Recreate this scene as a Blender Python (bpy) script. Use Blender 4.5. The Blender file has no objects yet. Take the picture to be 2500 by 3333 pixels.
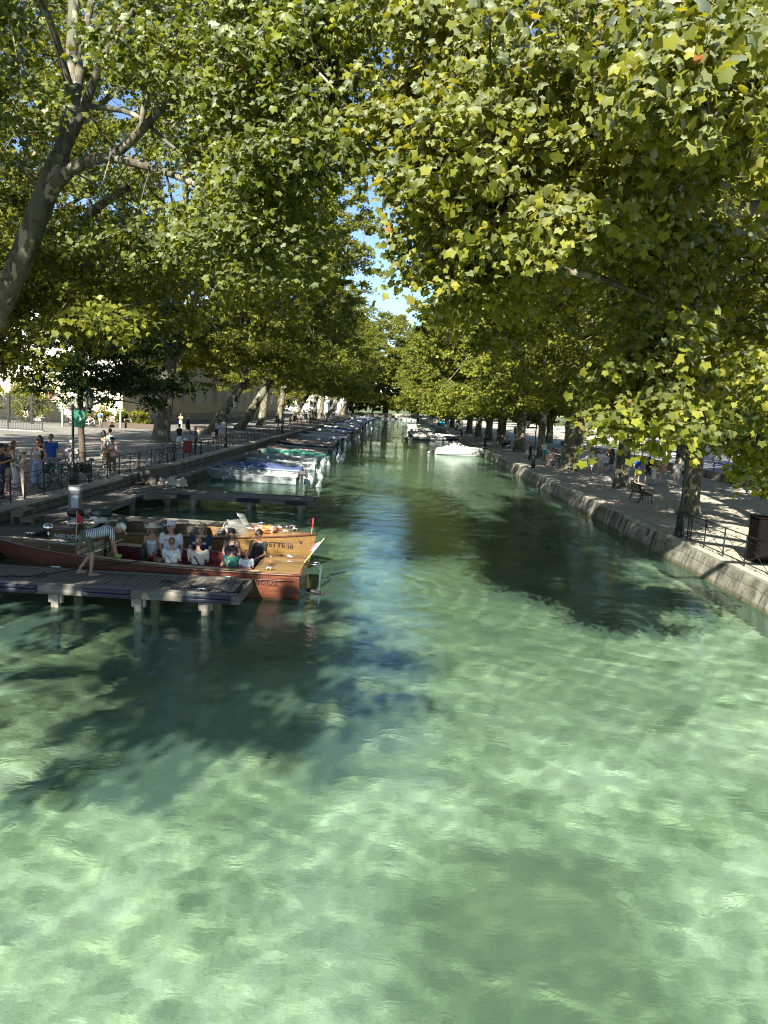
import bpy, bmesh, math, random
import numpy as np
from mathutils import Vector, Matrix
R = math.radians
rng = np.random.default_rng(7)
random.seed(7)
scene = bpy.context.scene
col = scene.collection
# ---------------------------------------------------------------- camera
CAMZ = 4.7
FPX, CU, CV = 2500.0, 1250.0, 1666.5
_roll, _pitch, _yaw = 0.056, 0.1375, 0.0043
_f = Vector((-math.sin(_yaw)*math.cos(_pitch), math.cos(_yaw)*math.cos(_pitch), -math.sin(_pitch)))
_r0 = _f.cross(Vector((0,0,1))).normalized(); _u0 = _r0.cross(_f)
_r = _r0*math.cos(_roll) + _u0*math.sin(_roll)
_u = _u0*math.cos(_roll) - _r0*math.sin(_roll)
CAM = Vector((0,0,CAMZ))
def ray(u, v):
    return _f*FPX + _r*(u-CU) + _u*(CV-v)
def gp(u, v, z=0.0):
    d = ray(u, v); t = (z-CAMZ)/d.z
    return CAM + d*t
def dp(u, v, y):
    d = ray(u, v); return CAM + d*(y/d.y)
cd = bpy.data.cameras.new('camera'); cam = bpy.data.objects.new('camera', cd); col.objects.link(cam)
cd.sensor_fit = 'VERTICAL'; cd.sensor_height = 36; cd.lens = FPX/3333*36
cd.clip_end = 3000; cd.clip_start = .05
M4 = Matrix((_r, _u, -_f)).transposed().to_4x4(); M4.translation = CAM
cam.matrix_world = M4; scene.camera = cam
# ---------------------------------------------------------------- light
SUN_EL, SUN_AZ = R(31), R(14)      # sun behind the camera, a little to the left
world = bpy.data.worlds.new('World'); scene.world = world; world.use_nodes = True
nt = world.node_tree; bg = nt.nodes['Background']
sky = nt.nodes.new('ShaderNodeTexSky'); sky.sky_type = 'NISHITA'; sky.sun_disc = False
sdir = Vector((-math.sin(SUN_AZ)*math.cos(SUN_EL), -math.cos(SUN_AZ)*math.cos(SUN_EL), math.sin(SUN_EL)))
sky.sun_elevation = SUN_EL; sky.sun_rotation = math.atan2(sdir.x, sdir.y)
sky.altitude = 400; sky.air_density = .9; sky.dust_density = .05; sky.ozone_density = 3.0
nt.links.new(sky.outputs[0], bg.inputs[0]); bg.inputs[1].default_value = .062
sl = bpy.data.lights.new('sun', 'SUN'); sl.energy = 5.0; sl.angle = R(.53); sl.color = (1, .93, .80)
so = bpy.data.objects.new('sun', sl); col.objects.link(so)
so.rotation_euler = (-sdir).to_track_quat('-Z', 'Y').to_euler(); so.location = (0, -20, 40)
scene.view_settings.view_transform = 'Standard'; scene.view_settings.look = 'None'
scene.view_settings.exposure = 1.72; scene.view_settings.gamma = 1
scene.render.engine = 'CYCLES'
cy = scene.cycles
cy.max_bounces = 8; cy.diffuse_bounces = 3; cy.glossy_bounces = 3; cy.transmission_bounces = 5
cy.transparent_max_bounces = 12; cy.use_denoising = True; cy.sample_clamp_indirect = 6
cy.caustics_reflective = False; cy.caustics_refractive = True
try: cy.denoiser = 'OPENIMAGEDENOISE'
except Exception: pass
cy.use_adaptive_sampling = True; cy.adaptive_threshold = .012
cy.pixel_filter_type = 'BLACKMAN_HARRIS'; cy.filter_width = 1.1
try: cy.denoising_prefilter = 'ACCURATE'
except Exception: pass
# ---------------------------------------------------------------- object helpers
def tag(o, label=None, cat=None, group=None, kind=None):
    if label: o['label'] = label
    if cat: o['category'] = cat
    if group: o['group'] = group
    if kind: o['kind'] = kind
    return o
def thing(name, label, cat, loc=(0,0,0), rz=0, group=None):
    o = bpy.data.objects.new(name, None); col.objects.link(o)
    o.empty_display_size = .2
    o.location = loc; o.rotation_euler = (0, 0, rz)
    return tag(o, label, cat, group)
def link(name, me, m=None, parent=None, loc=None):
    o = bpy.data.objects.new(name, me); col.objects.link(o)
    if m is not None:
        me.materials.clear()
        for mm in (m if isinstance(m, (list, tuple)) else [m]): me.materials.append(mm)
    if parent is not None: o.parent = parent
    if loc is not None: o.location = loc
    return o
def children(o): return [c for c in bpy.data.objects if c.parent is o]
def copy_tree(o, kids=None, parent=None):
    c = o.copy(); col.objects.link(c)
    if parent is not None: c.parent = parent
    for ch in (KIDS.get(o.name) or list(o.children)): copy_tree(ch, None, c)
    return c
KIDS = {}
def npmesh(name, V, F, smooth=False, attrs=None, mats=None):
    """V (n,3); F (m,k) int array of equal-size faces"""
    me = bpy.data.meshes.new(name)
    V = np.asarray(V, np.float32); F = np.asarray(F, np.int32); m, k = F.shape
    me.vertices.add(len(V)); me.vertices.foreach_set('co', V.ravel())
    me.loops.add(m*k); me.loops.foreach_set('vertex_index', F.ravel())
    me.polygons.add(m); me.polygons.foreach_set('loop_start', np.arange(0, m*k, k, dtype=np.int32))
    me.polygons.foreach_set('loop_total', np.full(m, k, np.int32))
    if smooth: me.polygons.foreach_set('use_smooth', np.ones(m, bool))
    if mats is not None: me.polygons.foreach_set('material_index', np.asarray(mats, np.int32))
    me.update(calc_edges=True)
    if attrs:
        for nme, arr in attrs.items():
            a = me.attributes.new(nme, 'FLOAT', 'POINT'); a.data.foreach_set('value', np.asarray(arr, np.float32))
    return me
class MB:
    """collects simple solids into one mesh"""
    def __init__(s): s.v = []; s.f = []; s.mi = []; s.sm = []
    def add(s, vs, fs, mi=0, smooth=False):
        b = len(s.v); s.v += [tuple(x) for x in vs]
        for f in fs: s.f.append([b+i for i in f]); s.mi.append(mi); s.sm.append(smooth)
    def box(s, c, d, rz=0, mi=0, rot=None, taper=1.0):
        x, y, z = d[0]/2, d[1]/2, d[2]/2
        P = [(-x,-y,-z),(x,-y,-z),(x,y,-z),(-x,y,-z)] + [(-x*taper,-y*taper,z),(x*taper,-y*taper,z),(x*taper,y*taper,z),(-x*taper,y*taper,z)]
        m = rot if rot is not None else Matrix.Rotation(rz, 3, 'Z')
        P = [m @ Vector(p) + Vector(c) for p in P]
        s.add(P, [(0,3,2,1),(4,5,6,7),(0,1,5,4),(1,2,6,5),(2,3,7,6),(3,0,4,7)], mi)
    def span(s, a, b, mi=0):
        s.box([(a[i]+b[i])/2 for i in range(3)], [abs(b[i]-a[i]) for i in range(3)], mi=mi)
    def bar(s, a, b, w, h=None, mi=0):
        a = Vector(a); b = Vector(b); d = b-a; h = h or w
        if d.length < 1e-6: return
        q = d.to_track_quat('X', 'Z').to_matrix()
        s.box((a+b)/2, (d.length, w, h), rot=q, mi=mi)
    def tube(s, pts, r, n=8, mi=0, cap=True, closed=False, smooth=True, flat=None):
        pts = [Vector(p) for p in pts]; N = len(pts)
        rr = r if isinstance(r, (list, tuple)) else [r]*N
        rings = []; prev = None
        for i, p in enumerate(pts):
            if closed: t = pts[(i+1) % N]-pts[i-1]
            else: t = pts[min(i+1, N-1)]-pts[max(i-1, 0)]
            t = t.normalized() if t.length > 1e-9 else Vector((0,0,1))
            if prev is None:
                a = t.cross(Vector((0,0,1)));
                if a.length < .05: a = t.cross(Vector((0,1,0)))
                a.normalize()
            else:
                a = prev - t*prev.dot(t)
                a = a.normalized() if a.length > 1e-6 else t.orthogonal().normalized()
            prev = a; b = t.cross(a)
            k = flat if flat else 1
            rings.append([p + a*math.cos(2*math.pi*j/n)*rr[i] + b*math.sin(2*math.pi*j/n)*rr[i]*k for j in range(n)])
        vs = [v for r_ in rings for v in r_]; fs = []
        M = N if closed else N-1
        for i in range(M):
            i2 = (i+1) % N
            for j in range(n):
                j2 = (j+1) % n
                fs.append((i*n+j, i*n+j2, i2*n+j2, i2*n+j))
        if cap and not closed:
            fs.append(tuple(range(n))[::-1]); fs.append(tuple((N-1)*n+j for j in range(n)))
        s.add(vs, fs, mi, smooth)
    def lathe(s, prof, c=(0,0,0), n=16, mi=0, smooth=True, mat=None, sx=1, sy=1):
        vs = []; fs = []; N = len(prof)
        for r_, z in prof:
            for j in range(n):
                a = 2*math.pi*j/n; p = Vector((r_*math.cos(a)*sx, r_*math.sin(a)*sy, z))
                if mat is not None: p = mat @ p
                vs.append(p + Vector(c))
        for i in range(N-1):
            for j in range(n):
                j2 = (j+1) % n; fs.append((i*n+j, i*n+j2, (i+1)*n+j2, (i+1)*n+j))
        fs.append(tuple(range(n))[::-1]); fs.append(tuple((N-1)*n+j for j in range(n)))
        s.add(vs, fs, mi, smooth)
    def ball(s, c, r, n=10, mi=0, sc=(1,1,1), mat=None):
        prof = [(max(1e-4, math.sin(math.pi*i/n))*r, -math.cos(math.pi*i/n)*r*sc[2]) for i in range(n+1)]
        s.lathe(prof, c, max(8, n), mi, True, mat, sc[0], sc[1])
    def prism(s, poly, z0, z1, mi=0):
        n = len(poly); vs = [(x, y, z0) for x, y in poly]+[(x, y, z1) for x, y in poly]
        fs = [tuple(range(n))[::-1], tuple(range(n, 2*n))]+[(i, (i+1) % n, n+(i+1) % n, n+i) for i in range(n)]
        s.add(vs, fs, mi)
    def strip(s, A, B, mi=0, smooth=True):
        n = len(A); s.add(list(A)+list(B), [(i, i+1, n+i+1, n+i) for i in range(n-1)], mi, smooth)
    def mesh(s, name):
        me = bpy.data.meshes.new(name); me.from_pydata(s.v, [], s.f)
        me.polygons.foreach_set('material_index', s.mi); me.polygons.foreach_set('use_smooth', s.sm)
        me.update(); return me
    def build(s, name, m, parent=None, loc=None, bevel=0, seg=1):
        o = link(name, s.mesh(name), m, parent, loc)
        if bevel:
            b = o.modifiers.new('b', 'BEVEL'); b.width = bevel; b.segments = seg; b.limit_method = 'ANGLE'; b.angle_limit = R(40)
        return o
# ---------------------------------------------------------------- material helpers
MATS = {}
class NB:
    def __init__(s, name):
        s.m = bpy.data.materials.new(name); s.m.use_nodes = True; s.t = s.m.node_tree
        s.b = s.t.nodes['Principled BSDF']; s.out = s.t.nodes['Material Output']
        try: s.m.cycles.emission_sampling = 'NONE'
        except Exception: pass
    def n(s, ty, **kw):
        nd = s.t.nodes.new('ShaderNode'+ty)
        for k, v in kw.items():
            if k.startswith('i_'):
                nd.inputs[int(k[2:]) if k[2:].isdigit() else k[2:].replace('_', ' ')].default_value = v
            else: setattr(nd, k, v)
        return nd
    def l(s, a, b): s.t.links.new(a, b)
    def coord(s, scale=(1,1,1), kind='Object', rot=(0,0,0)):
        tc = s.n('TexCoord'); mp = s.n('Mapping'); mp.inputs['Scale'].default_value = scale; mp.inputs['Rotation'].default_value = rot
        if kind == 'World':
            g = s.n('NewGeometry'); s.l(g.outputs['Position'], mp.inputs[0])
        else: s.l(tc.outputs[kind], mp.inputs[0])
        return mp.outputs[0]
    def noise(s, vec, scale, detail=4, rough=.55, dist=0):
        nd = s.n('TexNoise'); nd.inputs['Scale'].default_value = scale; nd.inputs['Detail'].default_value = detail
        nd.inputs['Roughness'].default_value = rough; nd.inputs['Distortion'].default_value = dist
        if vec is not None: s.l(vec, nd.inputs['Vector'])
        return nd.outputs[0]
    def ramp(s, fac, stops, interp='LINEAR'):
        nd = s.n('ValToRGB'); cr = nd.color_ramp; cr.interpolation = interp
        while len(cr.elements) < len(stops): cr.elements.new(.5)
        for e, (p, c) in zip(cr.elements, stops):
            e.position = p; e.color = (c, c, c, 1) if not isinstance(c, (tuple, list)) else (*c, 1)
        s.l(fac, nd.inputs[0]); return nd.outputs[0]
    def mix(s, fac, a, b, ty='MIX'):
        nd = s.n('MixRGB', blend_type=ty)
        for i, x in enumerate((fac, a, b)):
            if hasattr(x, 'links'): s.l(x, nd.inputs[i])
            else: nd.inputs[i].default_value = x if i == 0 else ((*x, 1) if len(x) == 3 else x)
        return nd.outputs[0]
    def math(s, op, a, b=0.0):
        nd = s.n('Math', operation=op)
        for i, x in enumerate((a, b)):
            if hasattr(x, 'links'): s.l(x, nd.inputs[i])
            else: nd.inputs[i].default_value = x
        return nd.outputs[0]
    def bump(s, h, strength=.3, dist=.02, to=True, nrm=None):
        nd = s.n('Bump'); nd.inputs['Strength'].default_value = strength; nd.inputs['Distance'].default_value = dist
        s.l(h, nd.inputs['Height'])
        if nrm is not None: s.l(nrm, nd.inputs['Normal'])
        if to: s.l(nd.outputs[0], s.b.inputs['Normal'])
        return nd.outputs[0]
    def color(s, c):
        if hasattr(c, 'links'): s.l(c, s.b.inputs['Base Color'])
        else: s.b.inputs['Base Color'].default_value = (*c, 1)
def mat(name, c, rough=.6, metal=0, var=.18, scale=6, bump=0, bscale=40, spec=.5, coat=0):
    """a procedural material: base colour broken by two noises, optional bump"""
    if name in MATS: return MATS[name]
    q = NB(name); v = q.coord()
    a = q.noise(v, scale, 5, .6)
    lo = tuple(x*(1-var) for x in c); hi = tuple(min(1, x*(1+var)) for x in c)
    q.color(q.ramp(a, [(.3, lo), (.7, hi)]))
    q.b.inputs['Roughness'].default_value = rough; q.b.inputs['Metallic'].default_value = metal
    q.b.inputs['Specular IOR Level'].default_value = spec
    if coat: q.b.inputs['Coat Weight'].default_value = coat; q.b.inputs['Coat Roughness'].default_value = .05
    if bump: q.bump(q.noise(v, bscale, 4, .6), bump, .01)
    MATS[name] = q.m; return q.m
# ================================================================ setting
XL, XR, YEND = -11.7, 9.9, 285.0
ZL, ZR, ZD = .95, .75, .5
def m_water():
    """fresnel mix of mirror and tinted refraction, plus a thin milky veil of suspended lime; real ripples bend the sun"""
    q = NB('water_surface'); t = q.t; t.nodes.remove(q.b)
    v = q.coord((1, 1, 1), 'World')
    v2 = q.coord((1.0, 1.9, 1), 'World', (0, 0, .15))
    h1 = q.noise(v2, 1.9, 3, .55, .6); h2 = q.noise(v2, 6.5, 3, .6, .4)
    patch = q.ramp(q.noise(v, .13, 2, .5), [(.35, .45), (.65, 1.0)])
    h = q.math('MULTIPLY', q.math('ADD', q.math('MULTIPLY', h1, .7), q.math('MULTIPLY', h2, .16)), patch)
    nb = q.bump(h, 1.0, WB, to=False)
    gl = q.n('BsdfGlass'); gl.inputs['IOR'].default_value = 1.333; gl.inputs['Roughness'].default_value = 0; gl.inputs['Color'].default_value = (.80, .955, .885, 1)
    fr = q.n('Fresnel'); fr.inputs[0].default_value = 1.333
    df = q.n('BsdfDiffuse'); df.inputs[0].default_value = (.32, .60, .44, 1)
    for nd in (gl, fr): q.l(nb, nd.inputs['Normal'])
    m1 = q.n('MixShader'); q.l(q.math('MULTIPLY', q.math('SUBTRACT', 1, fr.outputs[0]), .11), m1.inputs[0]); q.l(gl.outputs[0], m1.inputs[1]); q.l(df.outputs[0], m1.inputs[2])
    q.l(m1.outputs[0], q.out.inputs['Surface'])
    return q.m
WB = .022; WA = .00062
def wave(X, Y):
    r = np.random.default_rng(3); Z = np.zeros_like(X)
    fade = np.clip((60-Y)/30, 0, 1)
    for i in range(46):
        lam = .34*2**(r.random()*2.6); th = r.normal(1.35, .75); k = 2*math.pi/lam
        Z += WA*lam*np.sin(k*(X*math.cos(th)+Y*math.sin(th)) + r.random()*6.3 + .6*np.sin(X*.31*r.random()+Y*.23+i))
    rr = np.hypot(X+.2, (Y-20.4)*.8); Z += .0042*np.sin(2*math.pi*rr/.62)*np.exp(-rr/3.2)*np.clip(rr, 0, 1)
    return Z*fade
xs = np.arange(XL-.6, XR+.6, .085)
ys = [-14.0]
while ys[-1] < YEND+1:
    y = ys[-1]; ys.append(y + (.09 if 3.5 < y < 24 else (.14 if 24 <= y < 40 else (.5 if y <= 3.5 else .3 if y < 60 else 4.0))))
ys = np.array(ys)
def grid_faces(nx, ny):
    i = np.arange((ny-1)*nx).reshape(ny-1, nx)[:, :-1].ravel()
    return np.stack([i, i+1, i+nx+1, i+nx], 1)
X, Y = np.meshgrid(xs, ys); Z = wave(X, Y)
V = np.stack([X, Y, Z], -1).reshape(-1, 3); nx, ny = len(xs), len(ys)
F = grid_faces(nx, ny)
# skirt and bottom close the body of water
zb = -6.0
c = len(V); V = np.vstack([V, [[xs[0], ys[0], zb], [xs[-1], ys[0], zb], [xs[-1], ys[-1], zb], [xs[0], ys[-1], zb]]])
fl = F.tolist()
def rim(idx, a, b):   # fan between rim vertices and two bottom corners
    h = len(idx)//2
    for i in range(len(idx)-1): fl.append((idx[i+1], idx[i], a if i < h else b))
    fl.append((idx[h], a, b))
me = bpy.data.meshes.new('water')
rim(list(range(nx)), c, c+1); rim([k*nx+nx-1 for k in range(ny)], c+1, c+2)
rim([(ny-1)*nx+k for k in range(nx)][::-1], c+2, c+3); rim([k*nx for k in range(ny)][::-1], c+3, c)
fl.append((c+3, c+2, c+1, c))
me.from_pydata(V.tolist(), [], [tuple(f) for f in fl]); me.polygons.foreach_set('use_smooth', [True]*((nx-1)*(ny-1))+[False]*(len(me.polygons)-(nx-1)*(ny-1)))
bm = bmesh.new(); bm.from_mesh(me); bmesh.ops.recalc_face_normals(bm, faces=bm.faces); bm.to_mesh(me); bm.free(); me.update()
water = link('water', me, m_water()); tag(water, kind='structure')
# bed
def bedz(X, Y):
    z = -2.0 - .4*np.sin(X*.22+1) - .35*np.sin(Y*.13+.6)
    z = z - 1.6*np.clip((Y-11)/16, 0, 1) - .9*np.clip((-X-1)/6, 0, 1)*np.clip((Y-7)/8, 0, 1)
    z += .22*np.sin(X*.9+np.sin(Y*.6)*1.3)*np.sin(Y*.8+X*.3) + .07*np.sin(X*3.1+Y*1.3)*np.sin(Y*2.7-X)
    e = np.minimum(X-XL, XR-X); z += 1.0*np.exp(-np.clip(e, 0, 9)/1.0)
    return z
xb = np.arange(XL-.5, XR+.51, .3); yb = np.concatenate([np.arange(-14, 45, .3), np.arange(45, YEND+2, 4)])
X, Y = np.meshgrid(xb, yb); Z = bedz(X, Y)
q = NB('bed'); v = q.coord((1, 1, 1), 'World')
n1 = q.noise(v, .55, 6, .62, .8); n2 = q.noise(v, 5, 4, .6)
base = q.ramp(n1, [(.38, (.20, .23, .14)), (.5, (.48, .51, .39)), (.62, (.70, .70, .60))])
vs_ = q.n('TexVoronoi'); vs_.inputs['Scale'].default_value = 3.2; q.l(v, vs_.inputs['Vector']); sc_ = q.n('SeparateColor'); q.l(vs_.outputs['Color'], sc_.inputs[0])
base = q.mix(.3, base, q.ramp(sc_.outputs[0], [(0, .2), (1, .8)]), 'OVERLAY')
base = q.mix(.45, base, q.ramp(n2, [(.3, (.2, .22, .12)), (.7, (.85, .85, .7))]), 'OVERLAY')
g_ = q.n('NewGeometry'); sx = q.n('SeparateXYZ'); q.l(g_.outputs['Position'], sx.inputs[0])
silt = q.ramp(q.math('ADD', q.math('MULTIPLY', sx.outputs[2], -.25), q.math('MULTIPLY', n1, .25)), [(.70, 0.0), (.98, .85)])   # shade of the water by the docks painted in, stronger with depth
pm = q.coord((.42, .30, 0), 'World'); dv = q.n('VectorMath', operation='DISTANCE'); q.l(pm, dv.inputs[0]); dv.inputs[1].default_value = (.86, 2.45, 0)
weed = q.ramp(q.math('MULTIPLY', q.math('ADD', dv.outputs['Value'], q.math('MULTIPLY', q.noise(v, 1.1, 5, .65), 1.0)), .5), [(.50, .92), (.68, 0.0)])      # a darker brown-green patch with a broken edge
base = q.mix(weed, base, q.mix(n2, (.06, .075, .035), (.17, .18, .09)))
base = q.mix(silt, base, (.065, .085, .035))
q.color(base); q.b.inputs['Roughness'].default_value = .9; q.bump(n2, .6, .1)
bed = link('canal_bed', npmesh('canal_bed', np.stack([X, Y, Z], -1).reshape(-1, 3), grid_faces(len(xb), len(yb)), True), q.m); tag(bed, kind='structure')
sl.cycles.is_caustics_light = True; water.cycles.is_caustics_caster = True; bed.cycles.is_caustics_receiver = True
# ground
def m_ground(name, c0, c1, c2):
    q = NB(name); v = q.coord((1, 1, 1), 'World')
    a = q.noise(v, .35, 6, .65); b = q.noise(v, 14, 5, .7); l = q.noise(v, 55, 2, .6)
    cc = q.ramp(a, [(.32, c0), (.5, c1), (.68, c2)])
    cc = q.mix(.25, cc, q.ramp(b, [(.35, .3), (.65, .75)]), 'OVERLAY')
    cc = q.mix(q.ramp(l, [(.71, 0.0), (.74, .65)]), cc, (.13, .085, .04))
    q.color(cc); q.b.inputs['Roughness'].default_value = .92; q.bump(b, .5, .01); return q.m
MG_L = m_ground('asphalt_dust', (.15, .142, .128), (.20, .19, .17), (.26, .245, .215))
MG_R = m_ground('gravel_sand', (.36, .33, .27), (.46, .42, .35), (.55, .51, .43))
MB_ = MB(); MB_.add([(-400, -14, ZL), (XL-.3, -14, ZL), (XL-.3, YEND+.5, ZL), (-400, YEND+.5, ZL)], [(0, 1, 2, 3)])
tag(MB_.build('ground_left', MG_L), kind='structure')
MB_ = MB(); MB_.add([(XR+.3, -14, ZR), (400, -14, ZR), (400, YEND+.5, ZR), (XR+.3, YEND+.5, ZR)], [(0, 1, 2, 3)])
tag(MB_.build('ground_right', MG_R), kind='structure')
MB_ = MB(); MB_.add([(-400, YEND+.5, .9), (400, YEND+.5, .9), (900, 2500, .9), (-900, 2500, .9)], [(0, 1, 2, 3)])
tag(MB_.build('ground', m_ground('far_grass', (.07, .10, .03), (.10, .13, .04), (.14, .16, .07))), kind='structure')
# quay walls
def m_stone(name, c0, c1, c2, streak=True, brick=(.9, .34), mortar=.012, dark=.5):
    q = NB(name); v = q.coord((1, 1, 1), 'World')
    sx = q.n('SeparateXYZ'); g = q.n('NewGeometry'); q.l(g.outputs['Position'], sx.inputs[0])
    cb = q.n('CombineXYZ'); q.l(q.math('ADD', sx.outputs[1], sx.outputs[0]), cb.inputs[0]); q.l(sx.outputs[2], cb.inputs[1])
    dn = q.n('TexNoise'); dn.inputs['Scale'].default_value = 1.3; q.l(v, dn.inputs[0])
    vv = q.n('VectorMath', operation='ADD'); sc = q.n('VectorMath', operation='SCALE'); q.l(dn.outputs[1], sc.inputs[0]); sc.inputs['Scale'].default_value = .12
    q.l(cb.outputs[0], vv.inputs[0]); q.l(sc.outputs[0], vv.inputs[1])
    br = q.n('TexBrick'); br.inputs['Scale'].default_value = 1; br.inputs['Brick Width'].default_value = brick[0]; br.inputs['Row Height'].default_value = brick[1]
    br.inputs['Mortar Size'].default_value = mortar; br.inputs['Color1'].default_value = (1, 1, 1, 1); br.inputs['Color2'].default_value = (.7, .7, .7, 1); br.inputs['Mortar'].default_value = (.12, .12, .12, 1)
    q.l(vv.outputs[0], br.inputs['Vector'])
    a = q.noise(v, 1.1, 6, .7)
    cc = q.ramp(a, [(.32, c0), (.5, c1), (.66, c2)])
    if streak:
        st = q.n('CombineXYZ'); q.l(q.math('ADD', sx.outputs[1], sx.outputs[0]), st.inputs[0]); q.l(q.math('MULTIPLY', sx.outputs[2], .12), st.inputs[1])
        s_ = q.math('MULTIPLY', q.noise(st.outputs[0], 2.4, 5, .75), q.math('ADD', .55, q.math('MULTIPLY', q.noise(v, .45, 4, .7), .9)))
        cc = q.mix(q.ramp(s_, [(.46, 0.0), (.6, dark)]), cc, (.055, .055, .04))
    cc = q.mix(.8, cc, br.outputs[0], 'MULTIPLY')
    alg = q.ramp(sx.outputs[2], [(.0, 1.0), (.16, 0.0)])
    cc = q.mix(q.math('MULTIPLY', alg, .7), cc, (.14, .12, .03))
    q.color(cc); q.b.inputs['Roughness'].default_value = .9
    h = q.math('ADD', q.math('MULTIPLY', br.outputs[0], .6), q.math('MULTIPLY', q.noise(v, 9, 5, .7), .5))
    q.bump(h, .9, .03); return q.m
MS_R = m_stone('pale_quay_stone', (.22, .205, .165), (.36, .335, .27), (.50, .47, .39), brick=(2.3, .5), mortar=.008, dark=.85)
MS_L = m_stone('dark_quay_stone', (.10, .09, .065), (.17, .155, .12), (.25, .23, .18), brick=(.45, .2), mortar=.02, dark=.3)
MS_C = mat('coping_stone', (.42, .39, .32), .9, bump=.5, scale=1.2, var=.3)
def quay(name, label, x, s, z, m, copw, y0=-14.0, y1=YEND, batter=.14):
    t = thing(name, label, 'quay wall', (x, y0, 0))
    L = y1-y0; b = MB(); n = int(L/1.6); r = random.Random(5+int(x))
    prof = [(-batter*s*1.4, -3.2), (-batter*s, .12), (-batter*s*.3, z-.16), (0, z-.012), (.02*s, z-.012)]
    rows = []
    for i in range(n+1):
        y = L*i/n; j = r.uniform(-.012, .012)
        rows.append([(px+j+r.uniform(-.012, .012), y, pz) for px, pz in prof])
    for k in range(len(prof)-1):
        b.strip([rw[k] for rw in rows], [rw[k+1] for rw in rows], smooth=False)
    o = b.build('wall', m, t)
    c = MB()
    y = 0
    while y < L:
        l = r.uniform(1.1, 1.9); dz = r.uniform(-.006, .006); dx = r.uniform(-.012, .012)*s
        c.box((copw/2*s-.02*s+dx, y+l/2, z-.05+.012+dz), (copw, l-.015, .13)); y += l
    c.build('coping', MS_C, t, bevel=.015)
    return t
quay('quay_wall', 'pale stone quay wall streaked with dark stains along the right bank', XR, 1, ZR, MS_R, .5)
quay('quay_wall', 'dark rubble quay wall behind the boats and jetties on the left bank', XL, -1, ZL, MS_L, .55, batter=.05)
t = thing('quay_wall', 'low grey quay wall closing the far end of the canal', 'quay wall', (0, YEND, 0))
b = MB(); b.span((XL-1, 0, -3), (XR+1, .6, 1.7)); b.build('wall', MS_R, t)
b = MB(); b.span((XL-1.1, -.06, 1.7), (XR+1.1, .66, 1.85)); b.build('coping', MS_C, t)

# ================================================================ trees
def m_leaf(name, dark, light, trans):
    q = NB(name); t = q.t; t.nodes.remove(q.b)
    at = q.n('Attribute'); at.attribute_name = 'tint'
    v = q.coord((1, 1, 1), 'World')
    f = at.outputs['Fac']
    c = q.ramp(f, [(0, dark), (.55, tuple((a+b)/2 for a, b in zip(dark, light))), (.93, light), (.985, (.34, .25, .05)), (1, (.30, .10, .03))])
    c = q.mix(.35, c, q.ramp(q.noise(v, .5, 2), [(.35, .38), (.65, .66)]), 'OVERLAY')
    di = q.n('BsdfDiffuse'); tr = q.n('BsdfTranslucent'); q.l(c, di.inputs[0])
    tc = q.mix(1, c, trans, 'MULTIPLY'); q.l(tc, tr.inputs[0])
    mx = q.n('MixShader'); mx.inputs[0].default_value = .58; q.l(di.outputs[0], mx.inputs[1]); q.l(tr.outputs[0], mx.inputs[2])
    gl = q.n('BsdfGlossy'); gl.inputs['Roughness'].default_value = .5; gl.inputs['Color'].default_value = (.5, .55, .5, 1)
    fr = q.n('Fresnel'); fr.inputs[0].default_value = 1.4
    m2 = q.n('MixShader'); q.l(q.math('MULTIPLY', fr.outputs[0], .35), m2.inputs[0]); q.l(mx.outputs[0], m2.inputs[1]); q.l(gl.outputs[0], m2.inputs[2])
    q.l(m2.outputs[0], q.out.inputs['Surface']); return q.m
ML = m_leaf('plane_leaf', (.06, .09, .013), (.35, .36, .05), (1.35, 1.2, .45))
ML2 = m_leaf('plane_leaf_green', (.055, .085, .014), (.28, .315, .047), (1.3, 1.2, .45))
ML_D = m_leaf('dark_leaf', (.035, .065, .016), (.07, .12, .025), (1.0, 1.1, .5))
def m_bark():
    q = NB('plane_bark'); v = q.coord((1, 1, .55), 'World')
    vo = q.n('TexVoronoi'); vo.inputs['Scale'].default_value = 4.5; nz = q.n('TexNoise'); nz.inputs['Scale'].default_value = 3.0; nz.inputs['Detail'].default_value = 4; q.l(v, nz.inputs[0])
    ad = q.n('VectorMath', operation='ADD'); q.l(v, ad.inputs[0]); q.l(nz.outputs[1], ad.inputs[1]); q.l(ad.outputs[0], vo.inputs['Vector'])
    sep = q.n('SeparateColor'); q.l(vo.outputs['Color'], sep.inputs[0])
    c = q.ramp(sep.outputs[0], [(0, (.07, .062, .045)), (.3, (.12, .11, .078)), (.5, (.10, .105, .065)), (.78, (.19, .17, .12)), (.92, (.32, .29, .21))], 'CONSTANT')
    c = q.mix(.5, c, q.noise(v, 18, 5, .7), 'OVERLAY')
    q.color(c); q.b.inputs['Roughness'].default_value = .85
    q.bump(q.math('ADD', q.math('MULTIPLY', sep.outputs[0], .5), q.noise(v, 22, 5, .7)), .7, .03); return q.m
MBARK = m_bark(); MBARK_D = mat('dark_bark', (.075, .06, .045), .9, var=.4, bump=.8, bscale=30)
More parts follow.
